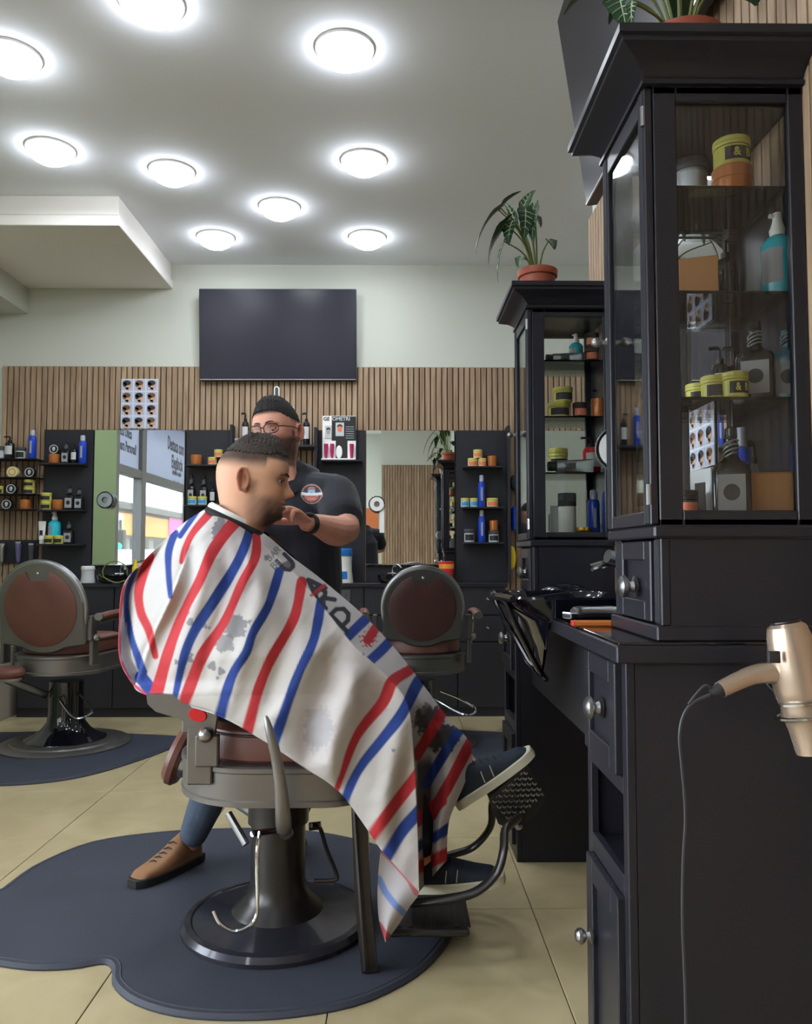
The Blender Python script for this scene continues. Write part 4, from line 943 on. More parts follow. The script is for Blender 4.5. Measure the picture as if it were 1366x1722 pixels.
a = at(203, 721, BW - .02); c_ = at(267, 638, BW - .02)
poster(((a.x + c_.x) / 2, BW - .0245, a.z + .002), c_.x - a.x, c_.z - a.z, 3, 4, 'white poster of twelve haircut portraits on the back wall slats', 0)
poster((RW - .0345, 2.09, 1.35), .17, .22, 3, 4, 'haircut poster beside the right wall mirror, seen through the near cabinet', -PI / 2)
# things hung on the slats beyond the rightmost panel
s = MB(); p = at(867, 812, 5.9); s.sphere((p.x, 5.9, p.z), .06, 16, 10, (.8, .7, 1)); s.sphere((p.x + .05, 5.92, p.z + .05), .05, 14, 10, (.8, .6, 1.2)); single(s, 'hanging_cap', 'black_foam', 'black cap hung on the slats right of the rightmost panel', 'cap')
s = MB(); p = at(869, 872, 5.93); s.box(p.x - .035, p.x + .035, 5.90, 5.976, p.z - .09, p.z + .09, b=.012); single(s, 'blue_brush_holder', 'blue_plastic', 'blue holder hung on the slats under the black cap', 'holder')
s = MB(); p = at(872, 945, 5.6); s.sphere((p.x, 5.93, p.z + .03), .075, 16, 10, (.45, .3, 1.15)); single(s, 'yellow_brush', 'yellow_plastic', 'yellow oval brush hung low between panel and far cabinet', 'brush')
# neck paper dispensers
def roll_dispenser(c, n, label, r=.065, pm='white_paper'):
    t = thing('neck_strip_dispenser', label, 'dispenser', c); T = frame((0, 0, 0), Vector(n).cross(Vector((0, 0, 1))) * -1, (0, 0, 1))
    s = MB(); s.lathe([(r * .5, -.03), (r, -.026), (r * 1.04, .02), (r, .026), (r * .96, .02), (r * .94, -.018)], 32, T, cap=True); s.build('housing', 'smoke_plastic' if 'smoke_plastic' in M else mat('smoke_plastic', (96, 100, 106), .2, coat=.5) and 'smoke_plastic', t)
    s = MB(); s.lathe([(r * .36, -.016), (r * .86, -.016), (r * .86, .03), (r * .36, .03), (r * .34, .02)], 32, T, cap=False); s.build('paper_roll', pm, t)
    s = MB(); s.lathe([(.001, .012), (r * .3, .012), (r * .34, .0)], 20, T, cap=False); s.build('core', 'steel', t)
    return t, T
p = at(178, 841, 5.90); roll_dispenser((p.x, 5.908, p.z), (0, -1, 0), 'round neck strip dispenser stuck on the left station mirror', .062, 'silver_tube')
p = at(634, 848, 5.90); t, T = roll_dispenser((p.x, 5.908, p.z), (0, -1, 0), 'round neck strip dispenser with a hanging strip on the right station mirror', .06); s = MB(); s.box(.02, .055, -.02, -.017, -.21, -.0, b=.001); s.build('paper_strip', 'white_paper', t)
roll_dispenser((.535, 1.925, at(1018, 756, 1.92).z), (-.25, -1, 0), 'round neck strip dispenser on the far side of the near cabinet', .053, 'label_light')
# ================================================================== TELEVISIONS
def tv(corners, label, name='television'):
    """corners: bottom-left, bottom-right, top-right, top-left of the screen in world space"""
    bl, br, tr, tl = [Vector(c) for c in corners]; w = (br - bl).length; h = (tl - bl).length; T = frame(bl, br - bl, tl - bl)
    t = thing(name, label, 'television', tuple(bl)); L = Matrix.Translation(-bl) @ T
    s = MB(); s.box(-.008, w + .008, -.012, h + .008, -.045, -.002, T=L, b=.004); s.build('casing', 'tv_frame', t)
    s = MB(); s.box(0, w, 0, h, -.002, .0, T=L); s.build('screen', 'tv_screen', t, smooth=False)
    s = MB(); s.box(-.004, w + .004, -.010, -.001, -.004, .003, T=L, b=.001); s.build('bottom_bezel', 'steel', t)
    return t, L, w, h
t, L, w, h = tv((at(337, 637, 5.92), at(598, 637, 5.93), at(597, 487, 5.88), at(331, 487, 5.88)), 'large flat television tilted forward on the back wall')
s = MB(); s.box(w * .4, w * .6, h * .3, h * .7, -.056, -.045, T=L, b=.003); s.build('wall_bracket', 'dark_metal', t)
b0 = at(999, 341, 3.06); b0.x = .74; b1 = Vector((b0.x, 1.86, b0.z)); up = at(950, 36, 3.06) - at(999, 341, 3.06)
t, L, w, h = tv((b0, b1, b1 + up, b0 + up), 'large flat television tilted out from the right wall above the worktop')
s = MB(); s.box(w * .4, w * .6, h * .25, h * .6, -.09, -.045, T=L, b=.005); s.build('wall_bracket', 'dark_metal', t)

# ================================================================== PLANTS
def leaf_mesh(L, W, droop, fold=.25, mats=('leaf_green', 'leaf_vein')):
    """arrow-shaped blade along +Y, hanging down by droop radians; the pale veins are raised ribs"""
    s = MB(); n = 12; pts = []
    def half(t):   # t 0..1 from the back lobes to the tip
        return W * (math.sin(min(1, t * 1.35 + .12) * PI * .56) ** .8 if t < .35 else (1 - t) ** .75 * 1.06) * (1 + .06 * math.sin(t * 30))
    def pos(x, t):
        y = t * L; a = droop * t; yy = L / max(droop, .01) * math.sin(a) if droop > .01 else y; zz = -L / max(droop, .01) * (1 - math.cos(a)) if droop > .01 else 0
        return Vector((x, yy, zz + abs(x) * fold))
    G = []
    for j in range(n + 1):
        t = j / n; hw = max(.0006, half(t) if j < n else .0006); r = []
        for i in range(-3, 4):
            x = hw * i / 3; tt = t - (.22 * (abs(i) / 3) * (1 - t) ** 2)      # back lobes swept behind the stalk
            r.append(pos(x, tt))
        G.append(r)
    s.grid(G); s.k = 0
    base = list(s.v); nb = len(base); s.v += [(x, y, z - .0012) for x, y, z in base]; s.f += [tuple(reversed([i + nb for i in f])) for f in list(s.f)]; s.m = [0] * len(s.f)
    s.k = 1
    s.tube([pos(0, t) + Vector((0, 0, .0008)) for t in np.linspace(0, .98, 10)], [.0022 * (1.1 - t) for t in np.linspace(0, 1, 10)], 5)
    for t0 in (.08, .25, .42, .6):
        for sg in (-1, 1):
            hw = half(t0 + .14) * .9; s.tube([pos(0, t0) + Vector((0, 0, .001)), pos(sg * hw * .5, t0 + .06) + Vector((0, 0, .0012)), pos(sg * hw, t0 + .13) + Vector((0, 0, .001))], [.0014, .001, .0005], 4)
    return s
def plant(base, r1, r0, H, leaves, label, parent_name='potted_plant'):
    t = thing(parent_name, label, 'plant', base)
    s = MB(); s.lathe([(r0, 0), (r0 * 1.02, .004), (r1 * .94, H * .72), (r1 * 1.0, H * .74), (r1 * 1.04, H * .76), (r1 * 1.06, H * .98), (r1 * 1.02, H), (r1 * .94, H * .98), (r1 * .9, H * .8)], 32, cap=False); s.lathe([(.001, 0), (r0, 0)], 32, cap=False); s.build('pot', 'terracotta', t)
    s = MB(); s.lathe([(r1 * .92, H * .82), (r1 * .5, H * .86), (.001, H * .87)], 24, cap=False); s.build('soil', 'soil', t)
    B = Vector(base)
    for (wp, tip, W, roll) in leaves:       # world position of the leaf base, tip, width
        b = Vector(wp) - B; tp = Vector(tip) - B; d = tp - b; L = d.length
        root = Vector((b.x * .10, b.y * .10, H * .85)); mid = root.lerp(b, .5) + Vector((0, 0, .12 * (b - root).length)) - Vector((b.x, b.y, 0)) * .12
        s = MB(); s.tube(sp3([root, mid, b], 10), [.0042 - .0002 * k for k in range(10)], 6); st = s.build('leaf_stalk', 'stem_green', t)
        s = leaf_mesh(L * 1.05, W, .55); o = s.build('leaf', ['leaf_green', 'leaf_vein'], t)
        dirv = (d.normalized() + Vector((0, 0, .28))).normalized(); xx = dirv.cross(Vector((0, 0, 1))); xx = xx.normalized() if xx.length > 1e-4 else Vector((1, 0, 0))
        zz = xx.cross(dirv); Mx = Matrix((xx, dirv, zz)).transposed(); Mx = Matrix.Rotation(roll, 3, dirv) @ Mx; o.matrix_local = Matrix.Translation(b) @ Mx.to_4x4()
    return t
PTOP = 2.060 + .082 + .001
c = Vector((at(905, 478, 3.12).x, 3.13, PTOP))
lv = []
def lf(px0, py0, px1, py1, W, roll=0, Y0=3.13, Y1=3.10): lv.append((at(px0, py0, Y0), at(px1, py1, Y1), W, roll))
lf(838, 352, 787, 432, .030, .5, 3.08, 3.0); lf(842, 350, 868, 322, .026, -.6, 3.1, 3.15); lf(850, 376, 808, 455, .032, .9, 3.05, 2.98); lf(862, 372, 852, 408, .045, .2, 3.08, 3.02)
lf(880, 350, 901, 312, .030, .4, 3.15, 3.2); lf(884, 352, 886, 398, .046, -.3, 3.1, 3.04); lf(898, 348, 890, 404, .040, .3, 3.12, 3.05); lf(900, 362, 911, 380, .030, .1, 3.14, 3.12)
lf(924, 404, 933, 418, .036, .2, 3.12, 3.1); lf(848, 406, 829, 468, .012, 0, 3.0, 2.98); lf(878, 432, 871, 448, .03, 0, 3.10, 3.07); lf(866, 372, 845, 330, .022, -.4, 3.18, 3.25)
plant(tuple(c), .075, .060, .108, lv, 'terracotta pot of arrow-leaved plant on top of the far display cabinet')
c2 = Vector((.62, 1.69, PTOP)); lv2 = []
for a, el, L_, W_ in ((2.9, .9, .2, .05), (2.2, 1.2, .22, .05), (3.6, .8, .2, .045), (1.2, 1.2, .2, .05), (.2, .9, .18, .045), (-.9, 1.1, .2, .05), (4.3, 1.0, .2, .05), (5.2, .7, .18, .04)):
    b = c2 + Vector((math.cos(a) * L_ * math.cos(el) * 1.1, math.sin(a) * L_ * math.cos(el) * 1.1, .12 + L_ * math.sin(el))); tp = b + Vector((math.cos(a) * .11, math.sin(a) * .11, -.07)); lv2.append((b, tp, W_, random.uniform(-.3, .3)))
lv2.append((at(1042, -8, 1.70), at(1048, 46, 1.64), .045, .3)); lv2.append((at(1064, 4, 1.58), at(1060, 44, 1.53), .014, .1))
plant(tuple(c2), .086, .066, .10, lv2, 'terracotta pot of leafy plant on the near display cabinet, cut by the top edge')

# ================================================================== HAIR DRYER hung on the end of the workstation
DYY = 1.40
a0 = at(1322, 1050, DYY); a1 = at(1352, 1182, DYY - .01); ax = (a1 - a0); Ld = ax.length; ax.normalize()
t = thing('hair_dryer', 'pale gold hair dryer hanging nozzle-down at the right edge, in front of the black cabinet', 'hair dryer', tuple(a0))
T = Matrix.Translation(-a0) @ frame(a0, ax.orthogonal(), ax.cross(ax.orthogonal()))
r = .040
s = MB(); s.lathe([(.001, -.002), (r * .62, -.002), (r * .80, .004), (r * .9, .02), (r * 1.02, .06), (r * 1.08, Ld * .8), (r * 1.05, Ld * .93), (r * .98, Ld * .96)], 32, T); s.build('body', 'dryer_gold', t)
s = MB(); s.lathe([(r * 1.0, Ld * .95), (r * 1.16, Ld * .96), (r * 1.16, Ld * .985), (r * 1.0, Ld * .995)], 32, T, cap=False); s.build('chrome_band', 'chrome', t)
s = MB(); s.lathe([(r * .96, Ld * .99), (r * .95, Ld * 1.12), (r * 1.05, Ld * 1.13), (r * .98, Ld * 1.16), (r * .85, Ld * 1.3), (r * .75, Ld * 1.62)], 32, T, cap=False); s.build('nozzle', 'dryer_gold', t)
s = MB(); s.lathe([(r * .5, -.003), (r * .62, -.0035), (r * .60, -.006), (.001, -.006)], 24, T); s.build('intake_grille', 'dark_metal', t)
h0 = at(1300, 1132, DYY) - a0; h1 = at(1262, 1137, DYY) - a0; h2 = at(1212, 1160, DYY - .01) - a0; h00 = at(1330, 1138, DYY) - a0
s = MB(); s.tube(sp3([h00, h0, h1, h2], 18), [.021, .0215, .022, .0225, .023, .0235, .0235, .023, .0225, .022, .021, .020, .0195, .019, .0185, .018, .0178, .0172], 16, flat=.8); hd = s.build('handle', 'dryer_gold', t)
h3 = at(1196, 1168, DYY - .01) - a0; s = MB(); s.cyl(h2, h3, .013, 12, r1=.008); s.build('cord_sleeve', 'matte_black', hd)
s = MB(); lc = at(1306, 1106, DYY - .048) - a0; s.box(lc.x - .010, lc.x + .010, -.0428, -.034, lc.z - .010, lc.z + .010, b=.001); s.build('label', 'label_dark', t)
pts = [at(1197, 1167, 1.39), at(1165, 1182, 1.39), at(1149, 1205, 1.39), at(1143, 1240, 1.39), at(1147, 1290, 1.4), at(1153, 1370, 1.42), at(1149, 1450, 1.44), at(1148, 1550, 1.46), at(1152, 1650, 1.48), at(1154, 1740, 1.49), Vector((at(1154, 1740, 1.49).x, 1.49, .01))]
s = MB(); s.tube([p - a0 for p in sp3(pts, 60)], .0026, 6); s.build('cord', 'cord_black', t)
s = MB(); s.tube([p - a0 for p in sp3([at(1199, 1160, 1.39), at(1187, 1152, 1.385), at(1172, 1166, 1.385), at(1158, 1184, 1.39)], 12)], .002, 6); s.build('hanging_loop', 'cord_black', t)
# holder ring with arm fixed to the cabinet end
t2 = thing('dryer_holder', 'chrome ring holder fixed to the black cabinet end under the hair dryer', 'holder', tuple(a1)); s = MB()
up_, s_ = ax.orthogonal().normalized(), ax.cross(ax.orthogonal()).normalized(); cc = a0 + ax * Ld * 1.14 - a1
s.tube([cc + (up_ * math.cos(q) + s_ * math.sin(q)) * r * 1.25 for q in np.linspace(0, 2 * PI, 28, endpoint=False)], .0035, 6, closed=True); s.build('ring', 'chrome', t2)
s = MB(); s.tube([cc + Vector((0, r * 1.25, 0)), cc + Vector((0, .09, .01)), Vector((cc.x, NY0 - a1.y - .001, .02))], .005, 8); s.build('arm', 'chrome', t2)

# ================================================================== MATS
def floor_mat(pts, label, h=.014):
    P = [tuple(atz(px, py, 0)[:2]) for px, py in pts]; P = [tuple(p) for p in spline(P + [P[0]], 90)[:-1]]
    A = sum(P[i - 1][0] * P[i][1] - P[i][0] * P[i - 1][1] for i in range(len(P)))
    if A < 0: P.reverse()
    cx = sum(p[0] for p in P) / len(P); cy = sum(p[1] for p in P) / len(P)
    t = thing('anti_fatigue_mat', label, 'mat', (cx, cy, 0)); Q = [(x - cx, y - cy) for x, y in P]
    s = MB(); s.prism(Q, 0.0005, h, b=.009); s.build('mat', 'mat_rubber', t)
    # raised rim groove
    I = []
    n = len(Q)
    for i in range(n):
        e = Vector(Q[(i + 1) % n]) - Vector(Q[i - 1]); nn = Vector((-e.y, e.x)).normalized(); I.append(Vector(Q[i]) + nn * .022)
    s = MB(); s.tube([(p.x, p.y, h - .001) for p in I], .003, 6, closed=True); s.build('rim_ridge', 'mat_rubber', t)
    return t
floor_mat([(0, 1500), (60, 1458), (150, 1421), (250, 1405), (350, 1398), (450, 1397), (550, 1405), (650, 1430), (725, 1470), (764, 1520), (765, 1560), (745, 1600), (700, 1645), (610, 1690), (500, 1712), (400, 1718), (300, 1712), (225, 1690), (190, 1660), (188, 1633), (172, 1623), (120, 1631), (40, 1632), (-60, 1612), (-110, 1570), (-70, 1530)], 'large dark rounded rubber mat under the near barber chair')
floor_mat([(-160, 1250), (-60, 1236), (30, 1234), (120, 1232), (205, 1236), (310, 1242), (300, 1254), (240, 1278), (150, 1305), (60, 1319), (-40, 1322), (-140, 1310), (-190, 1280)], 'dark rubber mat under the left barber chair')
floor_mat([(600, 1245), (660, 1232), (740, 1229), (800, 1232), (850, 1235), (900, 1245), (905, 1262), (850, 1285), (760, 1300), (660, 1300), (590, 1280)], 'dark rubber mat under the far right barber chair')
# ================================================================== BARBER CHAIRS
def make_chair(loc, rz, label, group, kind='far', ring_z=.44, dome=True, back_tilt=8, base_r=.36, aw=1.0, back_r=.262, metal='chair_metal'):
    t = thing('barber_chair', label, 'barber chair', loc, 0.0, group); A = Matrix.Rotation(rz, 4, 'Z')
    def B(s, name, m, parent=t, **k):
        s.v = [tuple(A @ Vector(v)) for v in s.v]; return s.build(name, m, parent, **k)
    z = ring_z
    # base
    s = MB()
    if dome:
        s.lathe([(base_r, 0), (base_r, .008), (base_r * .96, .016), (base_r * .82, .020), (base_r * .8, .028), (base_r * .62, .032)], 48, cap=False); B(s, 'base_plate', metal)
        s = MB(); s.lathe([(base_r * .63, .02), (base_r * .62, .036), (base_r * .52, .052), (base_r * .38, .085), (base_r * .29, .13), (base_r * .265, .18), (base_r * .26, z - .06)], 40); B(s, 'column', 'gloss_black')
    else:
        s.lathe([(base_r, 0), (base_r * 1.0, .012), (base_r * .96, .026), (base_r * .90, .030), (base_r * .88, .026), (base_r * .6, .034), (base_r * .44, .045)], 56, cap=False); B(s, 'base_plate', 'base_metal')
        s = MB(); s.lathe([(base_r * .5, .036), (base_r * .46, .05), (base_r * .36, .075), (base_r * .31, .10), (.082, .13), (.082, z - .12), (.092, z - .115), (.092, z - .02)], 40); B(s, 'column', 'dark_metal')
    # seat skirt: D-shaped band
    def dshape(w, f, b, n=20, r=.10):
        out = [(w, f - r)] ; out = []
        for i in range(n + 1): a = -PI / 2 + PI * i / n; 
        for i in range(n + 1):
            a = PI + PI * i / n; out.append((w * math.cos(a), b + .0 + (w * .9) * math.sin(a)))
        for cx, a0 in ((w - r, 0), (-w + r, PI / 2)):
            for i in range(6): a = a0 + PI / 2 * i / 5; out.append((cx + r * math.cos(a), f - r + r * math.sin(a)))
        return out
    ring = dshape(.265, .27, -.05)
    s = MB(); lv = [(.96, z), (1.0, z + .004), (1.0, z + .018), (.985, z + .022), (.985, z + .092), (1.0, z + .096), (1.0, z + .108), (.98, z + .112), (.5, z + .112)]
    s.grid([[(x * k, y * k, zz) for x, y in ring] for k, zz in lv], closed_u=True); s.f.append(tuple(range(len(s.v) - len(ring), len(s.v)))); s.f.append(tuple(reversed(range(len(ring))))); B(s, 'seat_skirt', metal, angle=25)
    # cushion
    s = MB(); c = dshape(.235, .28, -.02); lv = [(.96, z + .112), (1.0, z + .122), (1.01, z + .17), (.97, z + .198), (.88, z + .21), (.4, z + .214)]
    s.grid([[(x * k, y * k, zz) for x, y in c] for k, zz in lv], closed_u=True); s.f.append(tuple(range(len(s.v) - len(c), len(s.v)))); B(s, 'seat_cushion', 'leather')
    s = MB(); s.tube([(x * 1.005, y * 1.005, z + .19) for x, y in c], .004, 6, closed=True); B(s, 'seat_piping', 'leather_dark')
    # backrest: round metal shell with a leather disc
    Rr = back_r; bz = z + .385; by = -.26; bt = R(back_tilt)
    T = frame((0, by, bz), (1, 0, 0), (0, -math.sin(bt), math.cos(bt)))      # local z points to the rear (-Y)
    out = []
    for i in range(49):
        a = -PI / 2 + 2 * PI * i / 48 + .0; x, y = Rr * math.cos(a), Rr * math.sin(a)
        if y < 0 and abs(x) > .6 * Rr: x = math.copysign(min(Rr * .985, abs(x) + (-y) * .42), x); 
        out.append((x, y))
    out = out[:-1]
    s = MB(); s.prism(out, -.012, .022, T, b=.008); B(s, 'back_shell', metal)
    s = MB(); s.tube([T @ Vector((Rr * 1.0 * math.cos(a), Rr * math.sin(a), .0)) for a in np.linspace(-.35, PI + .35, 40)], .014, 8); B(s, 'back_rim', 'steel')
    s = MB(); rd = Rr * .847; P = []
    for k, zz in ((1.0, .018), (.99, .026), (.95, .030), (.6, .034), (.01, .036)):
        row = []
        for i in range(72):
            a = 2 * PI * i / 72; x, y = rd * k * math.cos(a), rd * k * math.sin(a)
            lim = rd * .80 - (0 if abs(x) < rd * .30 else (abs(x) - rd * .30) * -1.6)
            if abs(x) < rd * .42: y = min(y, min(rd * .72 + max(0, abs(x) - rd * .27) * 3.2, rd))
            row.append(T @ Vector((x, y, zz)))
        P.append(row)
    s.grid(P, closed_u=True); B(s, 'back_leather', 'leather' if kind != 'dark' else 'leather_dark')
    s = MB(); s.lathe([(.008, 0), (.007, .008), (.001, .011)], 12, T @ Matrix.Translation((0, rd * .9, .022))); B(s, 'bolt', 'chrome')
    s = MB(); P2 = []
    for k, zz in ((1.0, -.012), (1.0, -.05), (.92, -.068), (.5, -.075), (.01, -.076)): P2.append([T @ Vector((Rr * .88 * k * math.cos(a), Rr * .88 * k * math.sin(a), zz)) for a in np.linspace(0, 2 * PI, 40, endpoint=False)])
    s.grid(P2, closed_u=True, flip=True); B(s, 'back_cushion', 'leather')
    # arms: brackets, curved frames and pads
    for sx in (-aw, aw):
        s = MB(); s.box(sx * .262, sx * .285, -.22, -.15, z + .06, z + .22, b=.004); s.box(sx * .255, sx * .283, -.235, -.17, z + .2, z + .34, b=.004); B(s, 'arm_bracket', metal)
        if kind != 'near': s = MB(); s.sphere((sx * .292, -.20, z + .215), .022, 14, 10); B(s, 'hinge_ball', 'steel')
        s = MB(); s.tube(sp3([(sx * .285, .22, z + .06), (sx * .33, .20, z + .12), (sx * .345, .18, z + .24), (sx * .335, .15, z + .30), (sx * .32, -.02, z + .315), (sx * .30, -.18, z + .30)], 24), .013, 8, flat=.6); B(s, 'arm_frame', 'steel')
        y0a = -.23 if kind != 'near' else -.10
        s = MB(); s.tube(sp3([(sx * .325, y0a, z + .335), (sx * .33, y0a * .4, z + .345), (sx * .335, .05, z + .345), (sx * .338, .20, z + .33)], 16), [.018] + [.027] * 14 + [.018], 12, flat=.7); B(s, 'arm_pad', 'leather')
        s = MB(); s.tube([(sx * .325, y0a - .008, z + .335), (sx * .325, y0a + .005, z + .336)], .026, 14, flat=.8); B(s, 'arm_pad_cap', 'steel')
    # stored pad on its bracket behind the left-hand corner
    T2 = frame((-.185, -.355, z + .035), (1, 0, 0), (0, .35, .94)) if kind == 'near' else frame((-.16, -.33, z + .03), (1, 0, 0), (0, 1, .12))
    s = MB(); s.lathe([(.001, -.028), (.085, -.026), (.10, -.01), (.10, .008), (.085, .024), (.001, .03)], 28, T2 @ Matrix.Diagonal((1.05 if kind != 'near' else .9, .62 if kind != 'near' else .95, 1, 1))); B(s, 'stored_pad', 'leather')
    s = MB(); s.lathe([(.07, -.045), (.092, -.04), (.092, -.026), (.07, -.026)], 28, T2 @ Matrix.Diagonal((1.0, .6, 1, 1)), cap=True)
    s.tube([(-.20, -.31, z - .005), (-.14, -.2, z - .07), (-.09, -.06, z - .14)], .014, 8, flat=1.6); B(s, 'pad_bracket', 'steel')
    # foot pedal loop of the pump
    if kind == 'near': return t
    s = MB(); s.tube(sp3([(.02, -.10, z - .14), (.06, -.17, z - .14), (.20, -.28, z - .205), (.27, -.30, z - .215), (.30, -.24, z - .19), (.22, -.16, z - .15), (.12, -.08, z - .12)], 30), .007, 8); B(s, 'pump_pedal', 'chrome')
    return t
g = 'brown leather barber chairs'
make_chair((at(110, 1248, 4.83).x, 4.83, .0145), R(-9), 'left barber chair seen from behind, brown round back, on the back mat', g, ring_z=.43, base_r=.37)
make_chair((at(706, 1240, 4.85).x, 4.85, .0145), R(2), 'right barber chair seen from behind, dark brown round back, below the right mirror', g, kind='dark', ring_z=.43, base_r=.34, back_r=.228, metal='chair_metal_dark')
BCX = at(464, 1545, 2.46).x; BCY = 2.50
nc = make_chair((BCX, BCY, .0145), R(-90), 'near grey metal barber chair with the caped client sitting in it', g, kind='near', ring_z=.415, dome=False, base_r=.285, back_tilt=20, aw=.86, back_r=.20)
NCL = Vector((BCX, BCY, .0145))
def NB(s, name, m): return s.buildw(name, m, nc)
# long recline lever
s = MB(); s.tube(sp3([at(447, 1204, 2.13), at(455, 1235, 2.12), at(465, 1275, 2.12), at(472, 1320, 2.12), at(476, 1370, 2.13), at(478, 1402, 2.16)], 20), [.004, .007, .009, .011, .012, .013, .014, .014, .015, .015, .016, .016, .017, .018, .019, .02, .021, .021, .02, .014], 12, flat=.6); NB(s, 'recline_lever', 'chair_metal')
s = MB(); s.cyl(at(480, 1400, 2.15), at(484, 1402, 2.42), .018, 14); NB(s, 'lever_pivot', 'dark_metal')
s = MB(); s.tube(sp3([at(437, 1398, 2.30), at(432, 1440, 2.28), at(433, 1510, 2.27), at(430, 1543, 2.26), at(415, 1560, 2.25), at(392, 1566, 2.25), at(370, 1553, 2.25), at(359, 1532, 2.26)], 34), .0055, 8); s.cyl(at(425, 1402, 2.30), at(470, 1396, 2.42), .009, 8); NB(s, 'tilt_lever', 'chrome')
s = MB(); s.cyl(at(384, 1368, 2.30), at(414, 1420, 2.26), .011, 10); NB(s, 'stop_bar', 'steel')
s = MB(); s.tube(sp3([at(524, 1388, 2.40), at(538, 1392, 2.42), at(550, 1430, 2.44), at(566, 1470, 2.45), at(562, 1480, 2.45), at(528, 1481, 2.45)], 26), .0065, 8); s.cyl(at(520, 1390, 2.42), at(540, 1388, 2.42), .012, 8); NB(s, 'side_pedal', 'dark_metal')
# rear side plate that carries the reclining back, seen under the cape
s = MB(); T = Matrix.Identity(4); pl = [(246, 1168), (300, 1168), (352, 1186), (365, 1205), (360, 1236), (345, 1244), (330, 1226), (300, 1208), (262, 1197), (248, 1184)]
P0 = [at(x, y, 2.235) for x, y in pl]; cx0 = sum(p.x for p in P0) / len(P0)
s.prism([(p.x, p.z) for p in reversed(P0)], -2.262, -2.235, frame((0, 0, 0), (1, 0, 0), (0, 0, 1)) @ Matrix.Diagonal((1, 1, -1, 1)) @ Matrix.Diagonal((1, 1, -1, 1)), b=.0) 
s.v = [(x, abs(y), z) for x, y, z in s.v]
NB(s, 'recline_arm', 'chair_metal')
s = MB(); s.sphere(at(346, 1236, 2.225), .021, 18, 12); NB(s, 'hinge_cap', 'steel')
s = MB(); s.lathe([(.001, 0), (.022, 0), (.024, .004)], 18, frame(at(332, 1203, 2.231), (1, 0, -.3), (.3, 0, 1)) @ Matrix.Diagonal((1.1, .75, -1, 1)), cap=False); NB(s, 'red_pad_insert', 'red_plastic')
s = MB(); a = at(328, 1290, 2.24); b_ = at(368, 1236, 2.24); s.box(a.x, b_.x, 2.235, 2.26, a.z, b_.z, b=.004); NB(s, 'side_bracket', 'chair_metal')
# side rail of the footrest going to the floor, curved arms and footplates
s = MB(); a = at(604, 1400, 2.24); c_ = at(622, 1612, 2.20); s.tube([Vector((a.x, 2.235, .47)), Vector((a.x + .012, 2.22, .20)), Vector((c_.x, 2.21, .018))], .030, 4, rot=PI / 4); s.tube([Vector((a.x - .012, 2.20, .46)), Vector((c_.x - .01, 2.18, .03))], .007, 6); NB(s, 'footrest_rail', 'dark_metal')
s = MB(); s.tube(sp3([at(640, 1520, 2.30), at(690, 1518, 2.27), at(750, 1512, 2.25), at(800, 1500, 2.25), at(835, 1468, 2.26), at(847, 1430, 2.27), at(850, 1395, 2.31), at(872, 1375, 2.37)], 34), [.017] * 34, 12, flat=.7); NB(s, 'footrest_arm', 'dark_metal')
s = MB(); s.tube(sp3([at(700, 1465, 2.62), at(745, 1442, 2.62), at(795, 1425, 2.62), at(825, 1390, 2.58), at(828, 1350, 2.54), at(840, 1340, 2.49)], 28), .016, 12, flat=.7); NB(s, 'footrest_arm', 'dark_metal')
f0, f1, f2 = at(822, 1343, 2.28), at(882, 1288, 2.28), at(858, 1394, 2.28)
def tread(parent, q0, q1, q2, name):
    """ribbed metal foot plate: q0-q1 the tread edge, q2 its lower corner, running back in depth"""
    s = MB(); ex = (q1 - q0); ez = (q2 - q0); D = .30; L = ex.length; Hh = ez.length
    T = frame(q0, ex, (0, 1, 0)); s.box(0, L, 0, D, -.006, .006, T=T, b=.003)
    ends = []
    T3 = frame(q0, ex, ez)
    s.prism([(0, 0), (L * 1.02, .0), (L * 1.25, Hh * .35), (L * 1.1, Hh * .8), (L * .45, Hh * 1.05), (L * .1, Hh * .6)], -.004, .012, T3, b=.0)
    o = NB(s, name, 'dark_metal')
    return o
# patterned casting facing the viewer
s = MB(); poly = [(822, 1343), (850, 1318), (882, 1288), (893, 1296), (917, 1336), (918, 1345), (903, 1370), (880, 1388), (858, 1396), (838, 1385)]
Q = [at(x, y, 2.40) for x, y in poly]; bf = [Vector((p.x, 2.50, p.z)) for p in Q]; n = len(Q)
s.v = [tuple(p) for p in Q + bf]; s.f = [tuple(range(n)), tuple(reversed(range(n, 2 * n)))] + [(i, i + n, (i + 1) % n + n, (i + 1) % n) for i in range(n)]; s.m = [0] * len(s.f)
fp = NB(s, 'footplate', 'dark_metal')
s = MB(); rnd = random.Random(5)
u = at(882, 1288, 2.395) - at(822, 1343, 2.395); w_ = at(905, 1345, 2.395) - at(868, 1300, 2.395)
for i in range(11):
    for j in range(9):
        o0 = at(827, 1346, 2.395) + u * (i + .2) / 11.5 + w_ * (j + .2) / 10; d = (u / 11.5) * .6 if (i + j) % 2 else (w_ / 10) * .8; s.tube([o0, o0 + d], .0028, 5)
s.buildw('tread_pattern', 'steel', fp)
s = MB(); c0 = at(872, 1388, 2.38); s.lathe([(.012, 0), (.012, .006), (.006, .008), (.006, .016), (.001, .018)], 14, frame(c0, (1, 0, 0), (0, 0, 1))); NB(s, 'pivot_bolt', 'steel')
s = MB(); a = at(655, 1500, 2.30); c_ = at(800, 1512, 2.3); s.box(a.x, c_.x - .02, 2.26, 2.62, .075, .093, b=.006)
for k in range(7): s.box(a.x + .02 + k * .032, a.x + .034 + k * .032, 2.28, 2.60, .093, .098, b=.001)
NB(s, 'lower_footplate', 'dark_metal')
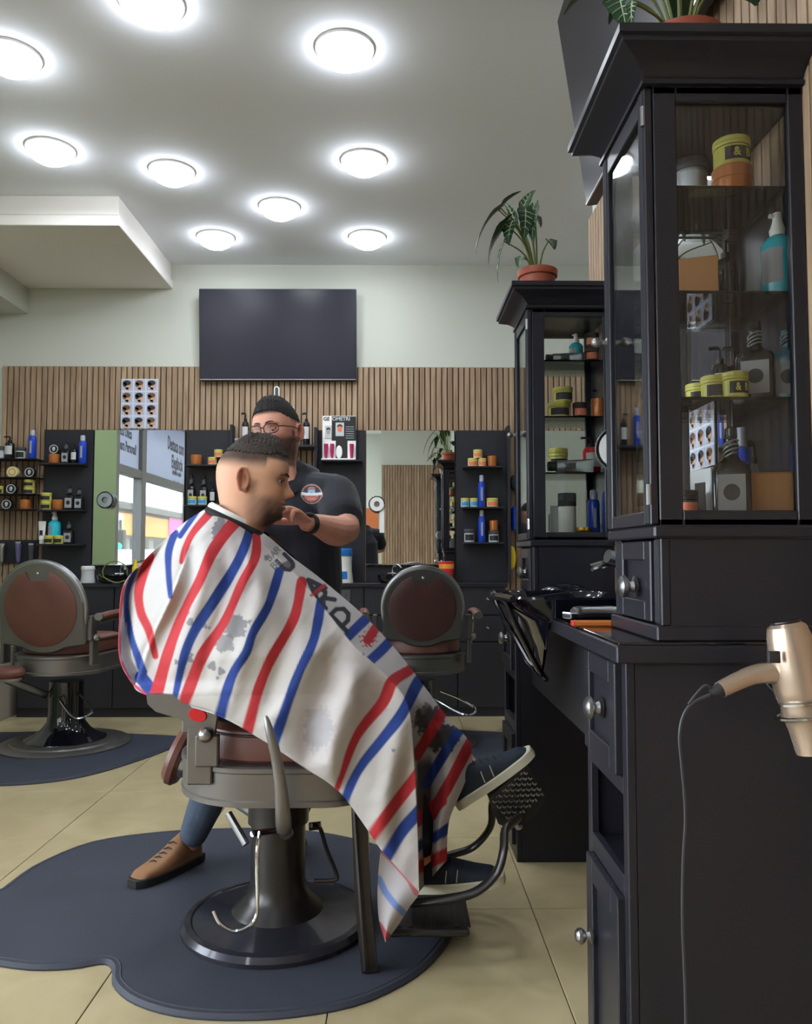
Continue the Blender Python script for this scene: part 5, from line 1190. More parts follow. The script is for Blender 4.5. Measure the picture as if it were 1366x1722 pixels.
# ================================================================== PEOPLE
from mathutils.bvhtree import BVHTree
HZ = np.array([-.13, -.09, -.05, -.022, 0.0, .015, .03, .045, .06, .075, .09, .105, .12, .135, .15, .17, .19, .21, .224, .231, .2345])
HF = np.array([.040, .042, .046, .052, .072, .086, .093, .094, .095, .096, .095, .093, .093, .097, .099, .096, .087, .067, .043, .022, .001])
HB = np.array([.078, .074, .070, .070, .072, .076, .082, .087, .091, .096, .100, .103, .105, .105, .102, .095, .078, .055, .031, .015, .001])
HW = np.array([.066, .061, .058, .056, .054, .057, .061, .065, .068, .071, .074, .076, .078, .079, .078, .073, .061, .043, .024, .012, .001])
def head_surf(th, z, beard=0.0, off=0.0):
    """local head coordinates: x forward, y left, z up from the chin; th = 0 is the face"""
    th = np.asarray(th, float); z = np.asarray(z, float)
    F = np.interp(z, HZ, HF); Bk = np.interp(z, HZ, HB); W = np.interp(z, HZ, HW)
    c = np.cos(th); s = np.sin(th)
    e = 2.35; den = (np.abs(c) ** e + np.abs(s) ** e) ** (1 / e); cf = c / den; sf = s / den
    k = sstep(c, -.2, .4) * sstep(z, -.02, .02); c2 = c * (1 - k) + cf * k; s2 = s * (1 - k) + sf * k
    x = np.where(c > 0, F * c2, Bk * c2); y = W * s2
    # jaw narrows to the chin
    jn = sstep(z, .06, 0.0) * sstep(c, .1, .9); y = y * (1 - .22 * jn)
    fr = sstep(c, .0, .5); g = lambda a, w: np.exp(-(a / w) ** 2)
    ay = np.abs(y)
    nose = np.interp(z, [.062, .068, .072, .078, .084, .090, .100, .112, .124, .134], [0, .002, .012, .025, .029, .025, .018, .0115, .006, 0])
    nw = np.interp(z, [.065, .075, .085, .1, .13], [.0155, .0150, .0115, .0085, .010])
    d = nose * np.exp(-(ay / nw) ** 2.6)
    d = d - .0125 * g(ay - .031, .015) * g(z - .1165, .011) + .0050 * g(ay - .028, .022) * g(z - .1335, .0065)
    d = d + .006 * g(ay, .021) * g(z - .0565, .0050) - .0055 * g(ay, .025) * g(z - .0500, .0026) + .0065 * g(ay, .019) * g(z - .0435, .0050) - .004 * g(ay, .02) * g(z - .033, .005)
    d = d + .006 * g(ay, .020) * g(z - .013, .010) + .003 * g(ay - .046, .016) * g(z - .088, .014) - .003 * g(ay - .022, .008) * g(z - .066, .01)
    d = d + beard * sstep(z, .075, .03) * .006 * sstep(z, -.03, 0)
    x = x + d * fr
    n = np.sqrt(x * x + y * y) + 1e-6
    return x + x / n * off, y + y / n * off, z + off * sstep(z, .15, .234)
def head_mb(T, beard):
    s = MB(); zz = np.concatenate([np.linspace(-.13, 0, 22)[:-1], np.linspace(0, .15, 76)[:-1], .2345 - (.0845) * (1 - np.linspace(0, 1, 26)) ** 2]); th = np.linspace(0, 2 * PI, 96, endpoint=False)
    P = []
    for z in zz:
        x, y, q = head_surf(th, np.full_like(th, z), beard); P.append([T @ Vector((a, b, c)) for a, b, c in zip(x, y, q)])
    s.grid(P, closed_u=True); s.f.append(tuple(reversed(range(96)))); n = len(s.v); s.f.append(tuple(range(n - 96, n)))
    for sg in (-1, 1):      # ears
        E = T @ frame((-.020, sg * .0785, .104), (1, 0, .12), (-.12, 0, 1)) @ Matrix.Rotation(sg * R(22), 4, 'Y') if False else T @ Matrix.Translation((-.020, sg * .080, .104)) @ Matrix.Rotation(sg * R(-24), 4, 'Z') @ Matrix.Rotation(R(-8), 4, 'Y')
        rim = [(.016 * math.cos(a) * (1.0 if a < PI else .85), 0, .030 * math.sin(a) - (.004 if a > PI else 0)) for a in np.linspace(-.9, PI + 1.2, 26)]
        s.tube([E @ Vector((x, sg * .006, z)) for x, _, z in rim], [.0035] + [.0052] * 24 + [.0035], 8)
        s.tube([E @ Vector((x * .5 - .001, sg * .003, z * .55)) for x, _, z in rim], .0035, 6)
        s.sphere((0, 0, 0), 1, 16, 10, (.0135, .0045, .028), T=E @ Matrix.Translation((0, sg * -.001, 0)))
        s.sphere((0, 0, 0), 1, 12, 8, (.0085, .0055, .010), T=E @ Matrix.Translation((.005, sg * .003, -.028)))
        s.sphere((0, 0, 0), 1, 10, 8, (.005, .005, .007), T=E @ Matrix.Translation((.0125, sg * .002, -.002)))
    return s
def capsule(s, pts, rad, n=16, flat=1.0, up=None):
    pts = [Vector(p) for p in pts]; rad = list(rad)
    d0 = (pts[0] - pts[1]).normalized(); d1 = (pts[-1] - pts[-2]).normalized(); a = []; b = []
    for k in (1.0, .92, .7, .38): a.append((pts[0] + d0 * rad[0] * k, rad[0] * math.sqrt(max(0, 1 - k * k)) + .0004)); b.append((pts[-1] + d1 * rad[-1] * k, rad[-1] * math.sqrt(max(0, 1 - k * k)) + .0004))
    P = [p for p, _ in a] + pts + [p for p, _ in reversed(b)]; Rr = [r for _, r in a] + rad + [r for _, r in reversed(b)]
    s.tube(P, Rr, n, flat=flat, up=up)
def limb(s, pts, n=24, ns=16, flat=1.0, up=None):
    q = spline(pts, n); capsule(s, [Vector(p[:3]) for p in q], [max(.003, p[3]) for p in q], ns, flat, up)
def hand(s, wrist, fwd, palm_n, curl, side, spread=1.0, k=1.0, thumb=.5):
    """palm plus four unequal fingers and a thumb; palm_n points out of the palm, side +1 puts the thumb on fwd x palm_n"""
    f = Vector(fwd).normalized(); nrm = Vector(palm_n); nrm = (nrm - f * nrm.dot(f)).normalized(); u = f.cross(nrm) * side; w = Vector(wrist)
    capsule(s, [w, w + f * .03 * k, w + f * .065 * k, w + f * .082 * k], [.026 * k, .032 * k, .038 * k, .036 * k], 14, flat=.42, up=nrm)
    L = (.072, .080, .075, .058); o = (.029, .010, -.010, -.028); st = (.084, .090, .087, .078)
    for i in range(4):
        p = w + f * st[i] * k + u * o[i] * k; c = curl[i] if isinstance(curl, (list, tuple)) else curl; d = (f + u * .10 * (1.5 - i) * spread).normalized(); pts = [p - d * .012, p]; rad = [.0098 * k, .0096 * k]
        for j, (fr_, rr_) in enumerate(((.44, .0088), (.30, .0080), (.26, .0070))):
            ang = c * (.9, 1.1, .7)[j]; ax = d.cross(nrm).normalized(); d = (Matrix.Rotation(ang, 3, ax) @ d).normalized(); q = p + d * L[i] * fr_ * k; pts += [p.lerp(q, .5), q]; rad += [rr_ * 1.03 * k, rr_ * k]; p = q
        capsule(s, pts, rad, 9)
    d = (f * .55 + u * .85 + nrm * thumb * .5).normalized(); p = w + f * .028 * k + u * .024 * k; pts = [p]; rad = [.014 * k]
    for j, (l_, r_) in enumerate(((.036, .0125), (.030, .0108), (.024, .0092))):
        q = p + d * l_ * k; pts += [q]; rad += [r_ * k]; p = q; d = (d + f * .25 + nrm * .22 * thumb).normalized()
    capsule(s, pts, rad, 10)
def voxelize(s, name, voxel, mname, parent, colfn=None, smooth_it=2, loc=None):
    me = bpy.data.meshes.new(name); me.from_pydata(s.v, [], s.f); o = bpy.data.objects.new(name, me); COL.objects.link(o)
    md = o.modifiers.new('r', 'REMESH'); md.mode = 'VOXEL'; md.voxel_size = voxel; md.use_smooth_shade = True
    if smooth_it:
        m2 = o.modifiers.new('s', 'SMOOTH'); m2.iterations = smooth_it; m2.factor = .5
    dg = bpy.context.evaluated_depsgraph_get(); dg.update(); nm = bpy.data.meshes.new_from_object(o.evaluated_get(dg)); bpy.data.objects.remove(o)
    nm.name = name; nm.materials.clear(); nm.materials.append(M[mname])
    if colfn is not None:
        V = np.empty(len(nm.vertices) * 3, np.float32); nm.vertices.foreach_get('co', V); set_col(nm, colfn(V.reshape(-1, 3).astype(float)))
    bvh_mesh = nm.copy() if False else None
    verts_world = [v.co.copy() for v in nm.vertices] if mname in ('polo_fabric',) else None
    polys = [tuple(p.vertices) for p in nm.polygons] if verts_world else None
    base = wloc(parent); nm.transform(Matrix.Translation(-base)); r = bpy.data.objects.new(name, nm); COL.objects.link(r); r.parent = parent
    nm.polygons.foreach_set('use_smooth', [True] * len(nm.polygons))
    return (r, BVHTree.FromPolygons(verts_world, polys)) if verts_world else r
def nz(P, sc, seed=0.0):
    """cheap vectorised value noise from sines"""
    x, y, z = P[:, 0] * sc + seed, P[:, 1] * sc + seed * 1.7, P[:, 2] * sc - seed
    return (np.sin(x * 1.3 + 2.1 * np.sin(y * .7)) + np.sin(y * 1.7 + 1.3 * np.sin(z)) + np.sin(z * 1.5 + 1.9 * np.sin(x * .9)) + .5 * np.sin(3.1 * x + 2.3 * y - 2.7 * z)) / 3.5
def mixc(c, d, k): k = np.clip(k, 0, 1)[:, None]; return c * (1 - k) + np.array(d)[None] * k
def L3(c): return lin(c)[:3]
attr_mat('skin', rough=.52, spec=.35, bump=.12, bscale=420, sss=.12)
attr_mat('cape_fabric', rough=.78, spec=.25, bump=.22, bscale=26)
def skin_color(P, Ti, hair, beard_c, base, fade_top, hairline):
    q = P @ np.array(Ti.to_3x3()).T + np.array(Ti.translation); x, y, z = q[:, 0], q[:, 1], q[:, 2]; ay = np.abs(y)
    C = np.tile(np.array(L3(base)), (len(P), 1)); n = nz(P, 60)
    C = mixc(C, L3((188, 118, 98)), .22 * sstep(n, .1, .9))
    inh = (z > -.03) & (z < .26) & (np.abs(x) < .16) & (ay < .12)
    g = lambda a, w: np.exp(-(a / w) ** 2)
    C = mixc(C, L3((186, 92, 78)), inh * (.55 * g(z - .10, .045) * g(x + .018, .03) * sstep(ay, .078, .088) + .35 * g(z - .08, .016) * g(ay, .022) * sstep(x, .095, .12) + .2 * g(z - .085, .02) * g(ay - .045, .02) * (x > .04)))
    # lips
    C = mixc(C, L3((164, 86, 80)), inh * .75 * g(z - .0495, .0085) * g(ay, .022) * sstep(x, .085, .095))
    C = mixc(C, L3((60, 30, 28)), inh * .8 * g(z - .0500, .0018) * g(ay, .024) * (x > .08))
    # eye area
    C = mixc(C, L3((104, 62, 52)), inh * .55 * g(z - .116, .010) * g(ay - .032, .016) * sstep(x, .06, .08))
    C = mixc(C, L3((40, 28, 26)), inh * .95 * g(z - .1345 + .10 * (ay - .03) ** 1 * (ay > .03), .0040) * sstep(ay, .008, .014) * sstep(ay, .056, .048) * sstep(x, .055, .07) * (.75 + .25 * n))
    # beard
    bx0, bz0 = beard_c[2]
    m_ = inh * sstep(z, bz0, bz0 - .022 - .15 * np.clip(x, 0, .1)) * sstep(z, -.030, -.012) * sstep(x, bx0, bx0 + .035)
    m_ = m_ * (1 - g(z - .0495, .007) * g(ay, .023) * (x > .08)) * (1 - .85 * g(z - .030, .0) if False else 1)
    m_ = np.maximum(m_, inh * g(z - .0625, .005) * sstep(ay, .034, .028) * (x > .07)); m_ = np.maximum(m_, inh * .85 * g(x - .012, .012) * sstep(z, .04, .07) * sstep(z, .115, .10) * (ay > .05))
    dens = np.clip(.50 + .55 * g(z - .010, .035) * sstep(x, .02, .07) + .2 * n, 0, 1)
    if beard_c[1] > .96: dens = np.clip(.86 + .15 * n, 0, 1)
    C = mixc(C, beard_c[0], m_ * dens * beard_c[1])
    # hair: faded from the skin upwards
    hl = hairline(x, ay)
    f = inh * sstep(z, hl, hl + fade_top) * sstep(x, .086, .056) ; f = np.maximum(f, inh * sstep(z, .165, .18))
    C = mixc(C, hair, f * (.93 + .07 * n)); C = mixc(C, L3((120, 56, 48)), inh * .8 * g(z - .108, .012) * g(x + .012, .006) * (ay > .080)); C = mixc(C, L3((140, 70, 60)), inh * .5 * g(z - .112, .020) * g(x + .020, .007) * (ay > .083))  # the last two mixes paint shade into the ear hollow
    return np.concatenate([C, np.ones((len(C), 1))], 1)
def hair_cap(T, zfun, thick, parent, name='hair', beard=0., mname='hair_dark', quiff=0.0, noise_a=.0012, top_front=0.0):
    """closed cap of combed hair over the crown: zfun(th) gives the hairline height"""
    th = np.linspace(0, 2 * PI, 180, endpoint=False); rows = []; n = 40; zl = zfun(th) + .0022 * np.sin(th * 37) + .0016 * np.sin(th * 83 + 1)
    for j in range(n):
        q = j / (n - 1); z = zl + (.2340 - zl) * (1 - (1 - q) ** 1.7)
        grow = sstep(np.full_like(th, q), -.25, .8); fr = sstep(np.cos(th), .3, .95)
        off = .001 + thick * grow * (1 + quiff * fr * sstep(np.full_like(th, q), 1.0, .1)) + noise_a * grow * np.sin(th * 46 + 3 * np.sin(q * 9) + 5 * np.sin(th * 3)) * (1 - q) + noise_a * .8 * grow * np.sin(q * 50 + 7 * np.sin(th * 5))
        x, y, zz = head_surf(th, z, 0, off); zz = zz + thick * .5 * grow * (1 + top_front * sstep(x, -.02, .07))
        rows.append([T @ Vector((a, b, c)) for a, b, c in zip(x, y, zz)])
    inner = []
    x, y, zz = head_surf(th, zl, 0, -.004); inner.append([T @ Vector((a, b, c)) for a, b, c in zip(x, y, zz)])
    s = MB(); s.grid(inner + rows, closed_u=True); nn = len(s.v); s.f.append(tuple(range(nn - 180, nn))); return s.buildw(name, mname, parent)
def eyes(T, parent, look=(1, 0, 0), lid=.35):
    for sg in (-1, 1):
        c = Vector((.0760, sg * .031, .1165)); e = MB(); e.sphere(T @ c, .0116, 18, 12); e.k = 1; d = Vector(look).normalized(); F_ = frame(T @ (c + d * .0098), T.to_3x3() @ d.orthogonal(), T.to_3x3() @ d.cross(d.orthogonal()))
        e.lathe([(.0058, -.0008), (.0052, .0006), (.003, .0018), (.0002, .0022)], 14, F_, cap=False); e.lathe([(.0058, .0), (.0052, -.0006 - .0), (.003, -.0018), (.0002, -.0022)], 14, F_, cap=False)
        e.buildw('eye', ['eye_white', 'iris'], parent)
        l = MB(); Tl = T @ Matrix.Translation(c)    # upper lid
        P = [[Tl @ Vector((.0128 * math.cos(a) * math.cos(b), .0128 * math.cos(a) * math.sin(b), .0128 * math.sin(a))) for b in np.linspace(-1.3, 1.3, 12)] for a in np.linspace(lid, 1.5, 6)]
        l.grid(P); l.buildw('eyelid', 'eyelid_skin', parent)
mat('eyelid_skin', (168, 118, 98), .5)
mat('lash', (30, 22, 20), .6)
def shoe(T, parent, um, sm, lace, L=.285, tilt=0, high=False, stripes=False):
    """x forward from the heel, z up from the ground"""
    def w(t): return .036 + .012 * math.sin(min(1, max(0, (t - .15) / .85)) * PI) * 1.1 - (.036 * max(0, (t - .86) / .14) ** 2 * .55) - (.010 * max(0, (.08 - t) / .08))
    def hgt(t): return np.interp(t, [0, .06, .2, .36, .5, .7, .88, 1], [.070 + .03 * high, .088 + .035 * high, .094 + .03 * high, .092 + .01 * high, .076, .056, .044, .020])
    s = MB(); P = []
    for j in range(26):
        t = j / 25; x = t * L; hw = max(.004, w(t)) * (1 if 0 < j < 25 else .6); h = float(hgt(t)); row = []
        for i in range(20):
            a = PI * i / 19; k = 1 - .16 * math.sin(a) * (t < .4); row.append(T @ Vector((x, hw * math.cos(a) * (abs(math.cos(a)) ** -.25 if abs(math.cos(a)) > .05 else 1) * .98 if abs(math.cos(a)) > .05 else 0, .022 + (h - .022) * math.sin(a) ** .75)))
        P.append(row)
    s.grid(P); nb = len(s.v); 
    for row in (P[0], P[-1]): s._add(row, [tuple(range(len(row)))])
    s.buildw('shoe_upper', um, parent); up = bpy.data.objects[-1] if False else None
    shoe_o = [o for o in bpy.data.objects if o.parent == parent and o.name.startswith('shoe_upper')][-1]; shoe_o.name = 'shoe'
    s = MB(); poly = [(t * L + (.004 if t > .5 else -.004), max(.01, w(t)) + .004) for t in np.linspace(0, 1, 24)]; ring = poly + [(x, -y) for x, y in reversed(poly)]; ring.reverse()
    s.prism(ring, 0, .026, T, b=.003); s.buildw('sole', sm, shoe_o)
    for k in range(5):
        t = .40 + .072 * k; z = float(hgt(t)) + .0015; hw = .018
        l = MB(); l.tube([T @ Vector((t * L, hw, z - .006)), T @ Vector((t * L + .004, 0, z + .0015)), T @ Vector((t * L + .008, -hw, z - .006))], .0022, 6); l.buildw('lace', lace, shoe_o)
    if stripes:
        for t in (.42, .54):
            l = MB(); yy = -(max(.01, w(t)) + .0005); l.tube([T @ Vector((t * L, yy * 1.0, .03)), T @ Vector((t * L + .004, yy * .99, .045)), T @ Vector((t * L + .008, yy * .85, .062))], .0016, 5); l.buildw('side_stripe', 'sole_white', shoe_o)
    return shoe_o

# ------------------------------------------------------------------ the client
CY = 2.45; HS = 1.07
E = at(404, 806, CY - .08)
pit = R(7); yaw_c = R(-4)
fwd = Vector((math.cos(pit) * math.cos(yaw_c), math.sin(-yaw_c), -math.sin(pit))); upv = Vector((math.sin(pit), 0, math.cos(pit)))
TH = frame((0, 0, 0), fwd, Vector((0, 0, 1)).cross(fwd)) @ Matrix.Scale(HS, 4)
TH.translation = Vector((E.x, CY, E.z)) - (TH.to_3x3() @ Vector((-.020, 0, .104)))
client = thing('person', 'seated man in profile wearing a red, white and blue striped barber cape', 'person', (at(400, 1240, CY).x, CY, .0))
hip = Vector((at(395, 1225, CY).x, CY, .76)); sh = Vector((at(362, 930, CY).x, CY, at(362, 930, CY).z)); nk = TH @ Vector((-.025, 0, -.06))
s = head_mb(TH, 1.0)
limb(s, [(*(nk + Vector((0, 0, .01))), .058), (*(nk + Vector((-.03, 0, -.06))), .066), (*(sh + Vector((.03, 0, .0))), .10), (*(sh.lerp(hip, .35) + Vector((.02, 0, 0))), .125), (*sh.lerp(hip, .8), .13), (*hip, .135)], 26, 20, flat=.95)
for sg in (-1, 1):
    so = Vector((0, sg * .125, -.03)); el = Vector((sh.x + .05, CY + sg * .135, .84)); wr = Vector((sh.x + .28, CY + sg * .10, .84))
    limb(s, [(*(sh + Vector((.02, sg * .05, .02))), .06), (*(sh + so), .055), (*(sh + so).lerp(el, .5), .045), (*el, .040)], 18)
    limb(s, [(*el, .042), (*el.lerp(wr, .4), .042), (*wr, .028)], 14); hand(s, wr, (1, -.25 * sg, -.1), (0, 0, -1), .35, sg)
knF = Vector((at(655, 1150, 2.56).x, 2.56, .715)); anF = Vector((at(788, 1292, 2.50).x, 2.49, at(788, 1292, 2.50).z))
knN = Vector((at(640, 1160, 2.32).x, 2.34, .69)); anN = Vector((at(722, 1450, 2.40).x, 2.42, .19))
LEGS = [(hip + Vector((0, .09, -.02)), knF, anF), (hip + Vector((0, -.09, -.02)), knN, anN)]
for h_, k_, a_ in LEGS:
    limb(s, [(*h_, .088), (*h_.lerp(k_, .5), .078), (*k_, .060)], 18); limb(s, [(*k_, .058), (*(k_.lerp(a_, .35) + Vector((-.012, 0, 0))), .056), (*k_.lerp(a_, .75), .042), (*a_, .036)], 18)
TF = frame(at(776, 1352, 2.53) + Vector((0, .02, 0)), at(893, 1262, 2.53) - at(790, 1338, 2.53), (0, 1, 0)) 
def shoe_frame(heel, toe, dy=0.0):
    x = (toe - heel).normalized(); y = Vector((0, 1, 0)); z = x.cross(y)
    if z.z < 0: y = -y
    return frame(heel, x, y)
TF = shoe_frame(at(775, 1356, 2.48), at(896, 1270, 2.44)); TN = shoe_frame(at(693, 1496, 2.42), at(836, 1484, 2.36))
limb(s, [(*anF, .036), (*(TF @ Vector((.06, 0, .050))), .030), (*(TF @ Vector((.14, 0, .034))), .022), (*(TF @ Vector((.20, 0, .030))), .012)], 12); limb(s, [(*anN, .036), (*(TN @ Vector((.06, 0, .050))), .030), (*(TN @ Vector((.14, 0, .034))), .022), (*(TN @ Vector((.20, 0, .030))), .012)], 12)
THi = TH.inverted()
hl_c = lambda x, ay: np.where(x > .04, .150 + (x - .04) * .9, .128 + .10 * (x + .02) * (x > -.02)) 
body = voxelize(s, 'body', .0031, 'skin', client, lambda P: skin_color(P, THi, np.array(L3((46, 40, 38))), (np.array(L3((46, 38, 38))), .95, (-.012, .082)), (216, 168, 140), .040, hl_c), 2)
mat('hair_brown', (52, 44, 40), .6, bump=.9, bscale=160, var=.3, vscale=60)
hl = lambda th: np.interp(np.abs((th + PI) % (2 * PI) - PI), [0, .5, .8, 1.1, 1.6, 2.3, PI], [.190, .190, .192, .184, .180, .184, .182])
hair_cap(TH, hl, .0075, client, quiff=1.0, mname='hair_brown', top_front=2.2)
eyes(TH, client, look=(1, -.45, -.08), lid=.18)
for sg in (-1, 1):
    b = MB(); b.tube([TH @ Vector(p) for p in sp3([(.099, sg * .010, .133), (.098, sg * .022, .137), (.091, sg * .036, .1375), (.078, sg * .050, .131)], 12)], [.0018, .0026, .003, .0034, .0034, .0034, .0032, .003, .0026, .0022, .0018, .001], 6, flat=.8); b.buildw('eyebrow', 'brow', client)
    b = MB(); b.tube([TH @ Vector(p) for p in sp3([(.0885, sg * .0200, .1185), (.0915, sg * .029, .1215), (.0865, sg * .041, .1185)], 8)], [.0006, .0012, .0013, .0013, .0013, .0012, .001, .0005], 5); b.buildw('eyelash', 'lash', client)
s = MB()
for h_, k_, a_ in LEGS:
    limb(s, [(*h_, .100), (*h_.lerp(k_, .5), .090), (*k_, .072)], 18); q_ = k_.lerp(a_, .80); limb(s, [(*k_, .070), (*(k_.lerp(a_, .35) + Vector((-.012, 0, 0))), .066), (*q_, .056)], 18)
limb(s, [(*(hip + Vector((0, -.04, .03))), .125), (*(hip + Vector((0, .04, .03))), .125)], 8)
voxelize(s, 'trousers', .008, 'trousers', client, None, 3)
shoe(TF, client, 'shoe_navy', 'sole_white', 'lace', L=.275, stripes=True); shoe(TN, client, 'shoe_navy', 'sole_white', 'lace', L=.275, stripes=True)
# neck strip and cape collar
nc_c = (at(352, 850, CY) + at(436, 890, CY)) / 2; ha = (at(436, 890, CY) - at(352, 850, CY)) / 2
def neck_ring(r, k, dz, name, m, flat, grow=1.0):
    s = MB(); s.tube([nc_c + Vector((0, 0, dz)) + ha * math.cos(a) * k + Vector((0, .074 * k, 0)) * math.sin(a) for a in np.linspace(0, 2 * PI, 48, endpoint=False)], r, 8, flat=flat, up=(0, 0, 1), closed=True)
    return s
neck_ring(.006, .93, .004, '', '', 1.8).buildw('neck_strip', 'white_paper', client)

# ------------------------------------------------------------------ the cape
Lp = [(352, 852), (312, 877), (273, 912), (240, 945), (207, 985), (200, 1050), (201, 1108), (221, 1148), (246, 1169), (362, 1202), (440, 1244), (510, 1290), (573, 1335), (640, 1428)]
Mp = [(424, 898), (443, 915), (468, 938), (500, 968), (528, 1002), (562, 1044), (594, 1084), (640, 1126), (672, 1160), (689, 1195), (696, 1270), (700, 1340), (703, 1420), (705, 1500)]
Rp = [(436, 892), (455, 905), (492, 937), (532, 967), (572, 1000), (611, 1034), (650, 1074), (682, 1112), (722, 1165), (757, 1212), (792, 1253), (784, 1310), (756, 1380), (752, 1446)]
VV = [0, .08, .16, .24, .32, .40, .48, .56, .64, .72, .80, .87, .94, 1.0]
EY = [2.47, 2.47, 2.47, 2.47, 2.47, 2.47, 2.46, 2.42, 2.30, 2.21, 2.19, 2.18, 2.18, 2.19]
MY = [2.375, 2.34, 2.30, 2.26, 2.23, 2.20, 2.185, 2.18, 2.18, 2.18, 2.18, 2.18, 2.18, 2.19]
RY_ = [2.42, 2.42, 2.45, 2.48, 2.50, 2.50, 2.49, 2.47, 2.46, 2.46, 2.46, 2.42, 2.34, 2.32]
NV, NU, NR = 330, 210, 66
vv = np.linspace(0, 1, NV)
def ser(a): 
    t = np.interp(vv, VV, np.arange(len(VV))); A = np.array(a, float); 
    if A.ndim == 1: A = A[:, None]
    out = []
    for q in t:
        i = min(int(q), len(A) - 2); f = q - i; p0, p1, p2, p3 = A[max(i - 1, 0)], A[i], A[i + 1], A[min(i + 2, len(A) - 1)]
        out.append(.5 * (2 * p1 + (-p0 + p2) * f + (2 * p0 - 5 * p1 + 4 * p2 - p3) * f * f + (-p0 + 3 * p1 - 3 * p2 + p3) * f ** 3))
    return np.array(out)
Lc, Mc, Rc_ = ser(Lp), ser(Mp), ser(Rp); ey, my, ry = ser(EY)[:, 0], ser(MY)[:, 0], ser(RY_)[:, 0]
uu = np.linspace(0, 1, NU)
G1 = Lc[:, None] * (1 - uu)[None, :, None] + Mc[:, None] * uu[None, :, None]
bulge = np.interp(vv, [0, .08, .2, .35, .5, .65, 1], [.02, .10, .13, .13, .11, .05, .0])
base1 = ey[:, None] + (my - ey)[:, None] * (1 - (1 - uu)[None] ** 2.6)
Y1 = base1 - bulge[:, None] * np.sin(PI * uu[None] ** .7) ** 1.2
def dist_poly(P, poly, widths=None):
    """distance from points to a polyline, with the parameter along it and the signed side"""
    best = np.full(P.shape[:-1], 1e9); side = np.zeros(P.shape[:-1]); par = np.zeros(P.shape[:-1]); poly = np.array(poly, float)
    for i in range(len(poly) - 1):
        a, b = poly[i], poly[i + 1]; ab = b - a; l2 = (ab ** 2).sum(); t = np.clip(((P - a) @ ab) / l2, 0, 1); q = a + t[..., None] * ab; d = np.sqrt(((P - q) ** 2).sum(-1)); m_ = d < best
        best = np.where(m_, d, best); par = np.where(m_, i + t, par); cr = ab[0] * (P[..., 1] - a[1]) - ab[1] * (P[..., 0] - a[0]); side = np.where(m_, np.sign(cr), side)
    return best, par, side
ARM = [(330, 880), (318, 905), (312, 925), (309, 949), (295, 985), (281, 1017), (260, 1060), (245, 1100), (231, 1143)]
FOLDS = [([(300, 930), (285, 1000), (250, 1060), (225, 1110)], -.022, 13), ([(340, 900), (345, 960), (330, 1010), (300, 1100), (290, 1160)], -.020, 15), ([(322, 915), (316, 990), (290, 1050), (262, 1120)], .018, 13),
         ([(375, 910), (385, 980), (362, 1060), (340, 1150)], .016, 14), ([(430, 925), (440, 1010), (410, 1090), (385, 1190)], -.016, 16), ([(470, 970), (490, 1060), (470, 1120), (440, 1210)], .012, 16), ([(560, 1085), (548, 1150), (520, 1220), (520, 1290)], .022, 20),
         ([(600, 1115), (585, 1180), (560, 1250), (550, 1320)], -.030, 22), ([(655, 1140), (630, 1200), (600, 1280), (580, 1335)], .020, 20), ([(560, 1060), (520, 1110), (480, 1180), (455, 1235)], -.014, 18), ([(680, 1200), (660, 1290), (640, 1380), (640, 1420)], -.020, 20), ([(690, 1260), (676, 1340), (672, 1440)], .016, 14), ([(250, 1010), (228, 1070), (232, 1130)], -.015, 12), ([(218, 1000), (212, 1060), (218, 1120)], .010, 9),
         ([(360, 880), (330, 905), (300, 930)], -.012, 9), ([(410, 900), (420, 950), (405, 1000)], -.010, 9)]
def folds(G, Y):
    for poly, a, w in FOLDS:
        d, par, sd = dist_poly(G, poly); fade = np.clip(np.minimum(par, len(poly) - 1 - par) * 1.6 + .25, 0, 1); Y = Y + a * np.exp(-(d / w) ** 2) * fade
    P = np.stack([G[..., 0], G[..., 1], G[..., 0] * 0], -1).reshape(-1, 3); Y = Y + .0035 * nz(P, .045, 3).reshape(Y.shape) + .0016 * nz(P, .12, 9).reshape(Y.shape); return Y
d, par, sd = dist_poly(G1, ARM); inside_rows = (G1[..., 1] > 885) & (G1[..., 1] < 1172)
step = np.where(sd > 0, 1.0, 0.0) * sstep(d, 0, 3.0) * sstep(G1[..., 1], 880, 960)
Y1 = Y1 + .095 * step * inside_rows * sstep(G1[..., 1], 1172, 1150) - .020 * np.exp(-(d / 10) ** 2) * (sd <= 0) * inside_rows * sstep(par, .5, 2)
edge = sstep(uu[None] * np.ones_like(Y1), 0, .05); Y1 = base1 * (1 - edge) + folds(G1, Y1) * edge
uR = np.linspace(0, 1, NR)[1:]
G2 = Mc[:, None] * (1 - uR)[None, :, None] + Rc_[:, None] * uR[None, :, None]
deep = np.interp(vv, [0, .62, .72, .8, 1], [0, 0, .05, .14, .16])
Y2 = .020 * (1 - np.exp(-uR[None] * 40)) * sstep(vv, .12, .3)[:, None] + my[:, None] + (ry - my)[:, None] * uR[None] ** .8 + deep[:, None] * np.exp(-((uR[None] - .28) / .24) ** 2)
P2_ = np.stack([G2[..., 0], G2[..., 1], G2[..., 0] * 0], -1).reshape(-1, 3); Y2 = Y2 + .005 * nz(P2_, .06, 5).reshape(Y2.shape) * np.minimum(1, uR[None] * 4)
G = np.concatenate([G1, G2], 1); Yc = np.concatenate([Y1, Y2], 1)
W3 = at_np(G, Yc)
RED, BLUE, WHITE = L3((172, 50, 56)), L3((40, 62, 128)), L3((184, 180, 178)); GREY = L3((112, 112, 118)); DARK = L3((52, 52, 60))
